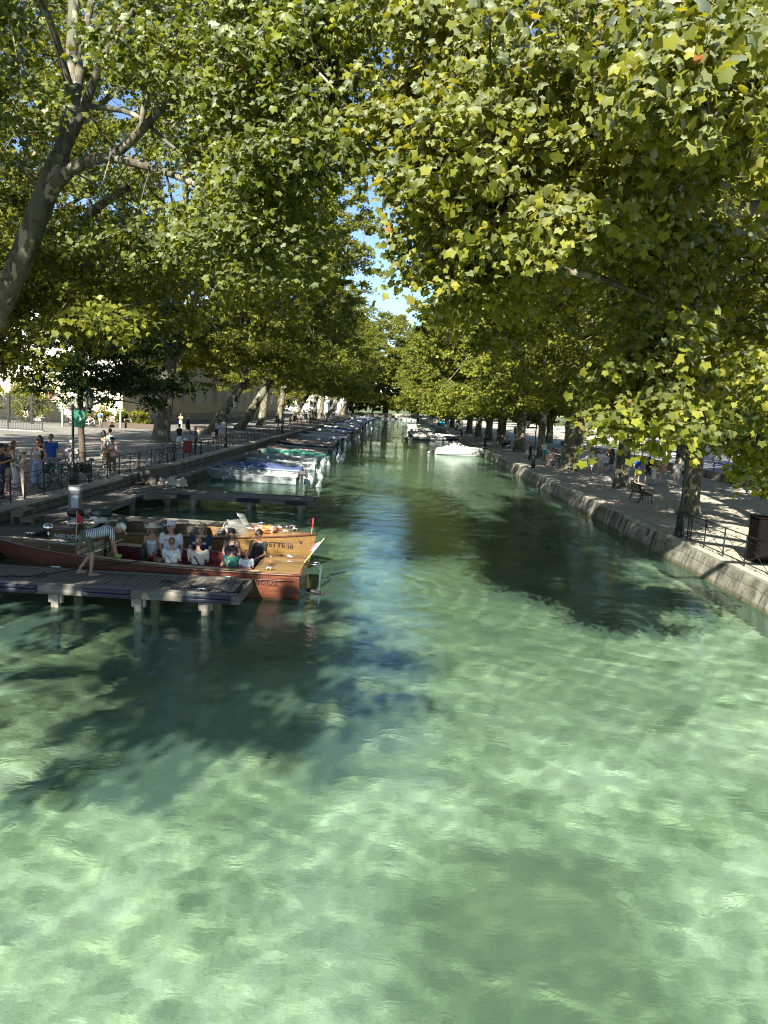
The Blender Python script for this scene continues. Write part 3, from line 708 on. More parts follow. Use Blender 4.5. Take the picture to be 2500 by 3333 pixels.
def planks(b, x0, x1, y0, y1, z, along, w=.135, gap=.011, r=None):
    r = r or random.Random(3)
    if along == 'y':
        x = x0
        while x+w <= x1+.01:
            b.box((x+w/2, (y0+y1)/2, z-.016+r.uniform(-.002, .002)), (w-gap, y1-y0-.01, .032)); x += w
    else:
        y = y0
        while y+w <= y1+.01:
            b.box(((x0+x1)/2, y+w/2, z-.016+r.uniform(-.002, .002)), (x1-x0-.01, w-gap, .032)); y += w
def bumper(parent, c, L, ax='x'):
    b = MB()
    for k in (-.045, .045):
        d = (L, .07, .082) if ax == 'x' else (.07, L, .082)
        b.box((c[0], c[1], c[2]+k), d)
    return b.build('bumper', M_BUMP, parent, bevel=.02, seg=2)
def jetty(label, x0, x1, y0, y1, bumps, cleats, posts):
    t = thing('jetty', label, 'jetty', (x0, y0, 0), 0, 'finger jetties on the left bank'); L = x1-x0; W = y1-y0
    b = MB(); planks(b, .02, L-.07, .06, W-.06, ZD, 'y'); b.build('deck', MW_DY, t)
    b = MB()
    b.span((0, -.055, ZD-.19), (L, .0, ZD+.012)); b.span((0, W, ZD-.19), (L, W+.055, ZD+.012)); b.span((L, -.055, ZD-.19), (L+.055, W+.055, ZD+.012))
    b.span((0, .0, ZD+.001), (L, .085, ZD+.035)); b.span((0, W-.085, ZD+.001), (L, W, ZD+.035))
    for y in (.3, W-.3): b.span((.05, y-.04, ZD-.2), (L-.05, y+.04, ZD-.035))
    b.build('frame', MW_DX, t, bevel=.006)
    for px in posts:
        for y in (.12, W-.2):
            b = MB(); b.box((px-x0, y, -1.35), (.16, .16, 3.3)); b.box((px-x0-.12, y, ZD-.3), (.07, .1, .2)); b.box((px-x0+.12, y, ZD-.3), (.07, .1, .2)); b.build('post', MW_P, t, bevel=.01)
    for (bx, l, side) in bumps: bumper(t, (bx-x0, -.09 if side < 0 else W+.09, ZD-.08), l)
    for (cx_, side) in cleats: cleat((cx_-x0, .12 if side < 0 else W-.12, ZD+.03), t)
    return t
JX = -3.1
jetty('front grey plank jetty where the barefoot man bends over the boat', -11.9, JX, 16.0, 17.5, [(-7.9, 1.05, -1), (-5.9, 1.05, -1), (-3.75, 1.05, -1), (-9.9, 1.0, -1)], [(-3.9, -1), (-3.6, 1), (-7.6, 1)], [-11, -9.1, -8.0+.95, -5.55+.3, -3.9+.1])
jetty('grey plank jetty behind the bow of the golden wooden launch', -10.1, JX, 24.1, 25.6, [(-7.4, .9, -1), (-4.6, .9, -1), (-6.4, 1.4, 1)], [(-3.9, -1), (-4.2, 1)], [-9.6, -7.7, -5.6, -3.6])
jetty('farthest plank jetty, next to the moored white rowing boats', -10.1, JX, 32.3, 33.8, [(-8.9, 1.0, -1), (-5.9, 1.0, -1), (-3.9, .9, -1)], [(-3.9, -1), (-4.1, 1)], [-9.4, -8.3, -5.9, -3.7])
t = thing('jetty', 'long plank walkway at the foot of the left quay wall', 'walkway', (XL, 12, 0)); W = 1.55
b = MB(); planks(b, .06, W, .0, 26.2, ZD, 'x'); b.build('deck', MW_DX, t)
b = MB(); b.span((W, 5.6, ZD-.19), (W+.055, 12.0, ZD+.03)); b.span((W, 13.7, ZD-.19), (W+.055, 20.2, ZD+.03)); b.span((W, 21.9, ZD-.19), (W+.055, 26.2, ZD+.03)); b.span((0, 26.2, ZD-.19), (W+.055, 26.25, ZD+.03)); b.build('frame', MW_DY, t, bevel=.006)
for y in (1, 6.5, 10, 14.5, 18.5, 22.5, 25.8):
    b = MB(); b.box((W-.1, y, -1.35), (.16, .16, 3.3)); b.build('post', MW_P, t)
bumper(t, (W+.09, 9.9, ZD-.08), 1.3, 'y'); bumper(t, (W+.09, 18.9, ZD-.08), .9, 'y')
for (gy, s) in ((12.1, -1), (20.2, -1), (13.65, 1), (21.85, 1)):   # corner gussets
    b = MB(); b.prism([(W+.06, gy), (W+1.25, gy), (W+.06, gy+s*1.1)][::(1 if s > 0 else -1)], ZD-.17, ZD-.002); b.build('corner_panel', MW_DX, t)
# stone ledge that carries on under the quay wall beyond the walkway
t = thing('stone_ledge', 'narrow dark stone ledge under the left quay wall behind the moored boats', 'ledge', (XL, 38.3, 0))
b = MB(); b.span((-.02, 0, -2.5), (.75, 243, .3)); b.build('ledge', MS_L, t)
b = MB(); b.span((.02, 0, .3), (.82, 243, .38)); b.build('coping', mat('ledge_cap', (.2, .185, .15), .9, bump=.4), t)
# ropes, cables
def rope(name, label, cat, pts, r, m, group=None, closed=False):
    P = [Vector(p) for p in pts]; out = []
    for i in range(len(P)-1):
        p0, p1, p2, p3 = P[max(i-1, 0)], P[i], P[i+1], P[min(i+2, len(P)-1)]
        for j in range(6):
            s = j/6; out.append(.5*((2*p1)+(-p0+p2)*s+(2*p0-5*p1+4*p2-p3)*s*s+(-p0+3*p1-3*p2+p3)*s**3))
    out.append(P[-1]); b = MB(); b.tube(out, r, 6); o = b.build(name, m); return tag(o, label, cat, group)
zr = ZD+.03
rope('rope', 'wavy black rope leading to the cleat at the tip of the front jetty', 'rope', [(-4.95, 16.75, zr), (-4.85, 16.7, zr+.05), (-4.75, 16.8, zr), (-4.9, 16.85, zr), (-4.7, 16.75, zr), (-4.45, 16.55, zr), (-4.3, 16.6, zr+.02), (-4.2, 16.5, zr), (-3.95, 16.35, zr), (-3.75, 16.2, zr+.05), (-3.6, 16.4, zr), (-3.5, 16.3, zr), (-3.4, 16.12, zr), (-3.2, 16.12, zr)], .016, M_ROPE)
rope('rope', 'knotted black rope running from the left end of the front jetty to the mahogany boat', 'rope', [(-9.0, 16.25, zr), (-8.2, 16.45, zr), (-7.75, 16.6, zr), (-7.6, 16.75, zr+.05), (-7.5, 16.6, zr+.04), (-7.65, 16.5, zr), (-7.4, 16.7, zr+.05), (-6.8, 17.1, zr+.14), (-6.0, 17.5, .74), (-5.6, 17.72, .8)], .015, M_ROPE)
rope('electric_cable', 'black power cable curling from the grey pedestal over the second jetty', 'cable', [(-9.86, 24.45, ZD+.25), (-9.6, 24.6, ZD+.04), (-9.2, 24.75, zr), (-8.8, 24.7, zr), (-8.5, 24.6, zr), (-8.0, 24.5, zr+.01), (-7.2, 24.5, zr), (-6.5, 24.35, .6), (-6.2, 24.1, .62)], .013, M_BLACK)
b = MB(); r0 = random.Random(2)
for i in range(5):
    a = [(-6.85+r0.uniform(-.3, .3), 25.1+r0.uniform(-.15, .15), zr+.01*i) for _ in range(6)]; b.tube(a, .013, 5)
tag(b.build('rope', M_ROPE), 'small dark heap of rope in the middle of the second jetty', 'rope')
b = MB()
for i in range(12):
    x, y = -8.6+r0.uniform(-.25, .25), 24.35+r0.uniform(-.12, .12); b.tube([(x, y, zr), (x+r0.uniform(-.15, .15), y+r0.uniform(-.1, .1), zr+.04), (x+r0.uniform(-.2, .2), y+r0.uniform(-.1, .1), zr)], .008, 5)
tag(b.build('rope', mat('white_cord', (.65, .62, .55), .9)), 'tangle of pale cord on the left end of the second jetty', 'rope')
# pedestal
t = thing('service_pedestal', 'grey and white electric service pedestal at the corner of the plank walkway', 'pedestal', (-10.02, 24.35, ZD), .1)
M_PW = mat('pedestal_white', (.52, .55, .58), .35, var=.08); M_PG = mat('pedestal_grey', (.16, .18, .2), .4, var=.1)
def rrect(w, d, r, n=4):
    out = []
    for cx_, cy_, a0 in ((w/2-r, d/2-r, 0), (-w/2+r, d/2-r, 90), (-w/2+r, -d/2+r, 180), (w/2-r, -d/2+r, 270)):
        for i in range(n+1): a = R(a0+90*i/n); out.append((cx_+r*math.cos(a), cy_+r*math.sin(a)))
    return out
b = MB(); b.prism(rrect(.37, .3, .07), 0, .98); b.build('body', M_PG, t, bevel=.004)
b = MB(); b.box((.03, -.157, .42), (.23, .014, .8)); b.build('front_panel', M_PW, t, bevel=.004)
b = MB(); b.prism(rrect(.36, .29, .07), .98, 1.09); b.build('lamp_band', mat('band_white', (.62, .64, .64), .3), t)
b = MB(); b.prism(rrect(.4, .33, .08), 1.09, 1.125); b.build('cap', M_PG, t, bevel=.01)
# wooden steps
t = thing('wooden_steps', 'pale wooden double step standing on the walkway against the quay wall', 'steps', (-11.45, 23.0, ZD))
M_PINE = m_wood('pine', (.17, .14, .085), (.25, .21, .13), (.32, .27, .18), 1)
b = MB(); b.box((.2, .42, .40), (.36, .95, .035)); b.build('step_top', M_PINE, t, bevel=.005)
b = MB(); b.box((.55, .42, .21), (.34, .95, .035)); b.build('step_top', M_PINE, t, bevel=.005)
for x, h in ((.06, .38), (.34, .38), (.68, .19)):
    for y in (.02, .82): b = MB(); b.box((x, y, h/2), (.07, .07, h)); b.build('leg', M_PINE, t)
for y in (-.03, .86):
    b = MB(); b.box((.2, y, .3), (.33, .022, .14)); b.build('side_board', M_PINE, t); b = MB(); b.box((.52, y, .13), (.33, .022, .1)); b.build('side_board', M_PINE, t)
# storage box, tray, tarp
t = thing('storage_box', 'weathered board storage box with a flat lid at the end of the walkway', 'box', (-11.25, 35.4, ZD))
b = MB()
for i in range(7): b.box((-.36+.12*i, -.0, .34), (.112, .03, .68))
for i in range(20): b.box((.42, .08+.125*i, .34), (.03, .117, .68))
b.box((-.0, 1.3, .33), (.78, 2.5, .6)); b.build('boards', m_wood('old_board', (.07, .065, .055), (.12, .11, .09), (.17, .16, .13), 2), t)
b = MB(); b.box((.02, 1.27, .70), (.96, 2.68, .035)); b.build('lid', MW_DX, t, bevel=.006)
t = thing('tool_tray', 'low black tray of small tools in front of the storage box', 'tray', (-11.3, 34.9, ZD), .1)
b = MB(); b.box((.0, 0, .02), (.6, .34, .03)); b.box((0, -.17, .06), (.6, .02, .1)); b.box((0, .17, .06), (.6, .02, .1)); b.box((-.3, 0, .06), (.02, .34, .1)); b.box((.3, 0, .06), (.02, .34, .1)); b.build('tray', M_BLACK, t)
for i, c in enumerate([(.5, .05, .03), (.5, .38, .05), (.1, .12, .2), (.35, .33, .3)]): b = MB(); b.box((-.2+.13*i, .02*i, .07), (.09, .12, .06)); b.build('tool', mat('tool%d' % i, c), t)
b = MB()
g = np.random.default_rng(5); nu, nv = 40, 22; vs = []
for i in range(nu):
    for j in range(nv):
        u_ = i/(nu-1); a = math.pi*j/(nv-1)
        r1 = (.16+.10*math.sin(u_*3.0)+.05*math.sin(u_*17))*(1+.16*math.sin(a*7+u_*13)+.10*math.sin(a*13-u_*21)) * min(1, 8*u_, 8*(1-u_)+.05)
        vs.append((u_*1.45, math.cos(a)*r1*1.5+.09*math.sin(u_*9), max(.0, math.sin(a)*r1*1.25)))
b.add(vs, [(i*nv+j, i*nv+j+1, (i+1)*nv+j+1, (i+1)*nv+j) for i in range(nu-1) for j in range(nv-1)], smooth=True)
o = b.build('folded_tarpaulin', mat('canvas', (.48, .46, .38), .9, bump=.5, bscale=14), loc=(-11.05, 35.0, ZD+.005)); o.location = (-10.72, 35.2, ZD+.01)
for p in o.data.polygons: p.use_smooth = True
o.data.flip_normals() if False else None
tag(o, 'crumpled cream tarpaulin bundle lying on the walkway beside the storage box', 'tarpaulin')

# fallen plane leaves
g = np.random.default_rng(61); P, F = LEAF['hi']
def litter(name, xr, yr, z, n, size):
    X = g.uniform(*xr, n); Y = g.uniform(*yr, n); a = g.uniform(0, 6.28, n); sc_ = size*g.uniform(.6, 1.2, n)
    V = np.stack([X[:, None]+(P[None, :, 0]*np.cos(a)[:, None]-P[None, :, 1]*np.sin(a)[:, None])*sc_[:, None], Y[:, None]+(P[None, :, 0]*np.sin(a)[:, None]+P[None, :, 1]*np.cos(a)[:, None])*sc_[:, None], z+.02+np.abs(P[None, :, 2])*sc_[:, None]*g.uniform(.2, 1.2, (n, 1))], -1).reshape(-1, 3)
    Fs = (np.arange(n)[:, None, None]*len(P)+F[None]).reshape(-1, 3)
    tag(link(name, npmesh(name, V, Fs), mat('dry_leaf', (.26, .16, .06), .8, var=.45, scale=3)), {'x': 1} and 'scatter of dry fallen leaves on the %s' % ('right gravel bank' if z == ZR else 'jetties' if z > ZD and z < .6 else 'left promenade'), 'leaves', kind='stuff')
litter('fallen_leaves', (10.2, 21), (15, 70), ZR, 900, .15)
litter('fallen_leaves', (-9.5, -3.2), (16.1, 17.4), ZD+.012, 14, .13)
litter('fallen_leaves', (-28, -12.2), (20, 70), ZL, 700, .15)
# ================================================================ boats
def txt(s, size, m, parent, loc, rot, ext=.003, bold=0.0, sx=1.0):
    cu = bpy.data.curves.new('t', 'FONT'); cu.body = s; cu.size = size; cu.extrude = ext; cu.offset = bold; cu.align_x = 'CENTER'; cu.align_y = 'CENTER'; cu.resolution_u = 3
    ob = bpy.data.objects.new('t', cu); col.objects.link(ob)
    me = bpy.data.meshes.new_from_object(ob.evaluated_get(bpy.context.evaluated_depsgraph_get()))
    bpy.data.objects.remove(ob); bpy.data.curves.remove(cu)
    o = link('lettering', me, m, parent, loc); o.rotation_euler = rot; o.scale = (sx, 1, 1); return o
class Hull:
    """stern at x=0, bow at x=L; y lateral, z up from the waterline"""
    def __init__(s, L, B, zs, zb, keel=-.25, tr=.85, power=2.2, flare=.82, rake=.35, mid=.45, tumble=0):
        s.L, s.B, s.zs, s.zb, s.keel, s.tr, s.power, s.flare, s.rake, s.mid = L, B, zs, zb, keel, tr, power, flare, rake, mid
    def hb(s, u):
        m = s.mid
        if u < m: return s.B/2*(s.tr+(1-s.tr)*(1-((m-u)/m)**2))
        return s.B/2*max(.012, 1-((u-m)/(1-m))**s.power)
    def sheer(s, u): return s.zs+(s.zb-s.zs)*u**2
    def sec(s, u, off=0.0, n=9):
        hb = max(.008, s.hb(u)-off); z1 = s.sheer(u); z0 = s.keel*(1-max(0, u-.75)/.25*.6)+off; out = []
        for i in range(n):
            t = i/(n-1)       # 0 gunwale .. 1 keel
            w = hb*(1-(1-s.flare)*t*1.1) if t < .62 else hb*(1-(1-s.flare)*.62*1.1)*(1-((t-.62)/.38)**1.6)
            z = z1+(z0-z1)*t; rk = s.rake*max(0, (u-.8)/.2)*t + (-.0 if u > .1 else 0)
            out.append((w, z, -rk))
        return out
    def x(s, u): return u*s.L
    def shell(s, b, off=0, mi=0, u0=0, u1=1, N=26, n=9, flip=False):
        for sg in (1, -1):
            rows = []
            for i in range(N+1):
                u = u0+(u1-u0)*i/N
                rows.append([(s.x(u)+dx+(off if u < .01 else 0), sg*w, z) for w, z, dx in s.sec(u, off, n)])
            vs = [p for r in rows for p in r]; fs = []
            for i in range(N):
                for j in range(n-1):
                    f = (i*n+j, i*n+j+1, (i+1)*n+j+1, (i+1)*n+j); fs.append(f if (sg > 0) != flip else f[::-1])
            b.add(vs, fs, mi, True)
    def transom(s, b, mi=0, off=0, n=9, x=0.0):
        S = s.sec(0, off, n); vs = [(x, w, z) for w, z, _ in S]+[(x, -w, z) for w, z, _ in S]
        b.add(vs, [(j, j+1, n+j+1, n+j) for j in range(n-1)], mi)
    def deck(s, b, u0, u1, dz=0, mi=0, N=14, off=0, camber=.04):
        rows = []
        for i in range(N+1):
            u = u0+(u1-u0)*i/N; hb = max(.006, s.hb(u)-off); z = s.sheer(u)+dz
            rows.append([(s.x(u), -hb, z), (s.x(u), -hb*.5, z+camber*.75*hb), (s.x(u), 0, z+camber*hb), (s.x(u), hb*.5, z+camber*.75*hb), (s.x(u), hb, z)])
        vs = [p for r in rows for p in r]
        b.add(vs, [(i*5+j, (i+1)*5+j, (i+1)*5+j+1, i*5+j+1) for i in range(N) for j in range(4)], mi, True)
    def rail(s, b, r=.022, mi=0, u0=0, u1=1, dz=0, off=0, N=26, sides=(1, -1), flat=1):
        for sg in sides:
            pts = [(s.x(u0+(u1-u0)*i/N), sg*(max(.0, s.hb(u0+(u1-u0)*i/N)-off)), s.sheer(u0+(u1-u0)*i/N)+dz) for i in range(N+1)]
            b.tube(pts, r, 6, mi, flat=flat)
    def floor(s, b, u0, u1, z, mi=0, N=12):
        rows = []
        for i in range(N+1):
            u = u0+(u1-u0)*i/N; w = s.hb(u)*.86-.03; rows.append([(s.x(u), -w, z), (s.x(u), w, z)])
        b.add([p for r in rows for p in r], [(i*2, i*2+2, i*2+3, i*2+1) for i in range(N)], mi)
def outboard(parent, m=None, sc=1.0, tilt=0.0, x=-.12, z=.42, y=0):
    o = bpy.data.objects.new('outboard_motor', None)
    b = MB(); q = Matrix.Rotation(tilt, 3, 'Y')
    def P(a): v = q @ Vector(a)*sc; return (v.x+x, v.y+y, v.z+z)
    def bx(c, d, tp=1): b.box(P(c), [k*sc for k in d], rot=q, taper=tp)
    bx((-.12, 0, .27), (.46, .27, .22), .8); bx((-.1, 0, .12), (.36, .22, .12)); bx((-.1, 0, -.18), (.13, .09, .5)); bx((-.1, 0, -.47), (.3, .05, .16)); bx((.06, 0, 0), (.1, .18, .3))
    b.tube([P((-.28, 0, -.5)), P((.02, 0, -.5))], .05*sc, 8); b.tube([P((.1, 0, .12)), P((.5, 0, .2))], .018*sc, 6)
    return b.build('outboard_motor', m or M_BLACK, parent, bevel=.03*sc, seg=2)
M_GELW = mat('white_gelcoat', (.52, .54, .54), .35, var=.1, scale=2, bump=.05)
M_GELG = mat('grey_white_hull', (.33, .37, .38), .45, var=.15, scale=2, bump=.1)
M_GELB = mat('pale_green_hull', (.30, .44, .38), .5, var=.15)
M_NAVYH = mat('navy_hull', (.02, .03, .09), .35, var=.2)
M_GRNT = mat('green_tarpaulin', (.10, .36, .25), .8, var=.25, bump=.4, bscale=6)
M_BLUT = mat('blue_tarpaulin', (.06, .09, .20), .75, var=.3, bump=.4, bscale=6)
M_TANT = mat('tan_tarpaulin', (.30, .25, .18), .85, var=.2, bump=.4, bscale=6)
M_WHT = mat('white_canvas', (.55, .54, .50), .8, var=.12, bump=.4, bscale=6)
M_DKW = m_wood('dark_boat_wood', (.06, .035, .02), (.12, .07, .035), (.18, .11, .06), 0, .5)
M_INT = mat('boat_inside', (.30, .32, .31), .7, var=.3)
M_ORW = mat('oar_wood', (.42, .17, .05), .5, var=.15)
M_TXT = mat('black_lettering', (.02, .02, .025), .6)
def small_boat(label, L=5.2, B=1.6, zs=.42, zb=.62, hull=None, stripe=None, cover=None, motor=True, oars=False, reg=None, console=False, group='small boats moored along the left quay', junk=0, bare=False):
    t = thing('moored_boat', label, 'boat', (0, 0, 0), 0, group)
    H = Hull(L, B, zs, zb, -.2, .86, 2.4, .84, .3, .42)
    b = MB(); H.shell(b); H.transom(b); b.build('hull', hull or M_GELW, t)
    if bare: 
        b = MB(); H.deck(b, 0, 1, .0, camber=.06); b.build('cover', cover or M_WHT, t); return t
    b = MB(); H.rail(b, .03, dz=.005); b.tube([(0, -H.hb(0), zs), (0, H.hb(0), zs)], .03, 6); b.build('gunwale', stripe or M_GELG, t)
    b = MB(); H.shell(b, .045, flip=True); H.transom(b, x=.045, off=.045); H.floor(b, .01, .93, -.02); b.build('interior', M_INT, t)
    if cover is not None:
        b = MB(); nn = 26; rows = []
        g = random.Random(int(L*100)+len(label))
        ph = [g.uniform(0, 6) for _ in range(4)]
        for i in range(nn+1):
            u = .03+.93*i/nn; hb = H.hb(u)+.03; z = H.sheer(u); hump = .16+.16*math.exp(-((u-.45)/.2)**2)+.03*math.sin(u*21+ph[0])
            rows.append([(H.x(u), hb*k, z+.03+hump*(1-abs(k)**1.7)*min(1, hb*2)+.014*math.sin(k*9+u*30+ph[1])-(.09 if abs(k) == 1 else 0)) for k in (-1, -.97, -.75, -.5, -.25, 0, .25, .5, .75, .97, 1)])
        vs = [p for r in rows for p in r]; b.add(vs, [(i*11+j, (i+1)*11+j, (i+1)*11+j+1, i*11+j+1) for i in range(nn) for j in range(10)], 0, True)
        b.build('tarpaulin', cover, t)
    else:
        for u in (.22, .5, .74):
            b = MB(); w = H.hb(u)*.93; b.box((H.x(u), 0, H.sheer(u)-.16), (.26, 2*w, .035)); b.build('thwart', M_GELG if not stripe else M_DKW, t, bevel=.008)
        b = MB(); H.deck(b, .83, 1, .004); b.build('foredeck', hull or M_GELW, t)
    if console:
        b = MB(); b.box((L*.42, .1, .45), (.4, .6, .5), taper=.85); b.build('console', M_GELW, t, bevel=.03)
        b = MB(); b.box((L*.47, .1, .78), (.02, .6, .26), rot=Matrix.Rotation(-.4, 3, 'Y')); b.build('windscreen', M_TINT, t)
    if motor: outboard(t, z=zs-.02)
    if oars:
        for sg in (.25, -.1): b = MB(); b.tube([(.5, sg, zs+.05), (L*.62, sg+.12, zs+.09)], .024, 6); b.box((.4, sg, zs+.05), (.5, .12, .025)); b.build('oar', M_ORW, t)
    for i in range(junk):
        b = MB(); b.ball((.5+.5*i, .2*(-1)**i, zs+.02), .2, 8, 0, (1.3, 1, .7)); b.build('sack', [M_WHT, M_BLUT][i % 2], t)
    if reg:
        for sg in (1, -1): txt(reg, .15, M_TXT, t, (.55, sg*(H.hb(.1)+.004), zs-.12), (R(90), 0, R(180 if sg > 0 else 0)), ext=.004)
    return t
M_TINT = mat('tinted_screen', (.05, .06, .07), .1, var=.05, spec=.8)
def place(o, y, xs, rz=PI, z=0, s=1.0): o.location = (xs, y, z); o.rotation_euler = (0, 0, rz); o.scale = (s,)*3; return o
rb = random.Random(8)
# left bank: bow towards the wall (-x), stern outward
left = [
 (43.6, -5.2, dict(label='nearest white moored boat, empty, with a black outboard', L=5.3, B=1.75, reg='LY F10987', hull=M_GELG)),
 (47.9, -5.3, dict(label='white moored boat under a blue cover with a red-brown oar on top', L=5.4, cover=M_BLUT, oars=True, motor=False, reg='LY-E2787', junk=1)),
 (53.2, -5.1, dict(label='grey moored boat with a dark blue motor hood at its bow end', L=5.0, hull=M_GELG, reg='12878', motor=False)),
 (58.6, -5.6, dict(label='light grey moored boat numbered LY 12712 in front of the green cover', L=5.3, hull=M_GELG, reg='LY 12712', motor=False)),
 (61.8, -4.9, dict(label='moored boat under a sea-green tarpaulin', L=5.6, cover=M_GRNT, hull=M_GELB, motor=False)),
 (67.6, -5.5, dict(label='low moored boat with a dark red gunwale behind the green cover', L=5.4, stripe=mat('red_gunwale', (.25, .05, .04)), hull=M_GELG)),
 (71.6, -5.8, dict(label='moored boat with pale green sides and white thwarts', L=5.6, hull=M_GELB, motor=False)),
 (77.2, -5.6, dict(label='navy blue moored boat under a tan tarpaulin', L=5.9, hull=M_NAVYH, cover=M_TANT)),
 (82.4, -6.0, dict(label='slim white moored boat with dark wood thwarts, behind the navy one', L=5.2, stripe=M_DKW)),
 (88.0, -5.8, dict(label='white moored boat with two dark bundles in the stern', L=5.5, junk=2)),
]
BOATS = []
for y, xs_, kw in left: BOATS.append(place(small_boat(**kw), y, xs_, PI+rb.uniform(-.05, .05)))
def again_boat(src, x, y, rz, label, s=1.0, grp=None):
    o = src.copy(); col.objects.link(o)
    for ch in src.children:
        if ch.name.startswith('lettering'): continue
        c = ch.copy(); col.objects.link(c); c.parent = o
    o.location = (x, y, 0); o.rotation_euler = (0, 0, rz); o.scale = (s, s, s); o['label'] = label
    if grp: o['group'] = grp
    return o
desc = ['white open boat', 'white boat with a light cover', 'pale boat with a blue cover', 'grey open boat', 'white boat with a rolled sail']
CW = place(small_boat('long white boat under a pale cover, first of the bright cluster', L=6.2, B=1.9, cover=M_WHT, motor=False), 94, -5.6)
BOATS.append(CW)
yy = 99.5; i = 0
while yy < 262:
    src = [BOATS[0], CW, BOATS[8], BOATS[2], CW, BOATS[1]][i % 6]
    kind_ = {0: 'open grey-white boat', 1: 'boat with a pale cover', 2: 'slim boat with dark gunwales', 3: 'low grey boat', 4: 'broad boat with a pale cover', 5: 'boat with a blue cover'}[i % 6]
    again_boat(src, -5.8+rb.uniform(-.35, .5), yy, PI+rb.uniform(-.09, .09), 'distant %s, %s along the left quay beyond the navy boat' % (kind_, (ordn+['twenty-first', 'twenty-second', 'twenty-third', 'twenty-fourth', 'twenty-fifth', 'twenty-sixth', 'twenty-seventh', 'twenty-eighth', 'twenty-ninth', 'thirtieth', 'thirty-first', 'thirty-second', 'thirty-third', 'thirty-fourth', 'thirty-fifth', 'thirty-sixth', 'thirty-seventh', 'thirty-eighth'])[i]), rb.uniform(.92, 1.1))
    yy += rb.uniform(4.0, 5.4); i += 1
# mooring buoys: white cones with a ring
M_BUOY = mat('buoy_white', (.72, .72, .70), .5, var=.12, scale=9)
def make_buoy():
    t = thing('mooring_buoy', 'x', 'buoy', (0, 0, 0), 0, 'white cone buoys at the sterns of the moored boats')
    b = MB(); b.lathe([(.03, -.14), (.15, -.1), (.2, 0), (.19, .05), (.12, .2), (.055, .3), (.04, .36), (.05, .38), (.03, .4)], n=14); b.build('cone', M_BUOY, t)
    b = MB(); b.tube([(.045*math.cos(a), 0, .43+.045*math.sin(a)) for a in [2*PI*k/10 for k in range(10)]], .012, 6, closed=True); b.build('ring', M_GALV, t)
    return t
by = make_buoy()
bl = [(1038, 1586, 'nearest cone buoy, alone in open water past the white boat'), (1001, 1571, 'tilted cone buoy touching the outboard of the nearest white boat'), (1011, 1562, 'tilted cone buoy just behind the one by the black outboard'), (1043, 1553, 'cone buoy behind and right of the nearest one'), (1041, 1541, 'cone buoy right behind the middle pair'), (1026, 1531, 'cone buoy in front of the pair behind the blue covered boat'),
      (1022, 1520, 'cone buoy at the stern of the grey numbered boat'), (1068, 1515, 'cone buoy standing clear, level with the green tarpaulin boat'), (1050, 1508, 'cone buoy tucked behind the stern of the green tarpaulin boat'), (1056, 1504, 'small cone buoy beside the green tarpaulin boat'), (1101, 1491, 'outermost upright cone buoy of the second group'), (1112, 1498, 'grey tinted cone buoy in front of the second group'),
      (1118, 1485, 'thin cone buoy at the outer end of the second group'), (1087, 1479, 'cone buoy near the red gunwale boat'), (1105, 1470, 'cone buoy by the dark motor of the navy boat'), (1090, 1465, 'cone buoy behind the red gunwale boat')]
M_BUOYG = 0
for i, (u, v, lb) in enumerate(bl):
    o = by if i == 0 else again_boat(by, 0, 0, 0, lb)
    o['label'] = lb; p = gp(u, v, 0); o.location = (p.x, p.y, .0); o.rotation_euler = (rb.uniform(-.1, .1), rb.uniform(-.1, .1) if i not in (1, 2) else -.55, rb.uniform(0, 6))
for i in range(26):
    y = 84+i*6.2; o = again_boat(by, -4.6+rb.uniform(-.6, .9), y+rb.uniform(-1.5, 1.5), 0, 'x')
    o['label'] = '%s far cone buoy past the navy boat in the bright line of moorings' % (ordn+['twenty-first', 'twenty-second', 'twenty-third', 'twenty-fourth', 'twenty-fifth', 'twenty-sixth', 'twenty-seventh', 'twenty-eighth'])[i]
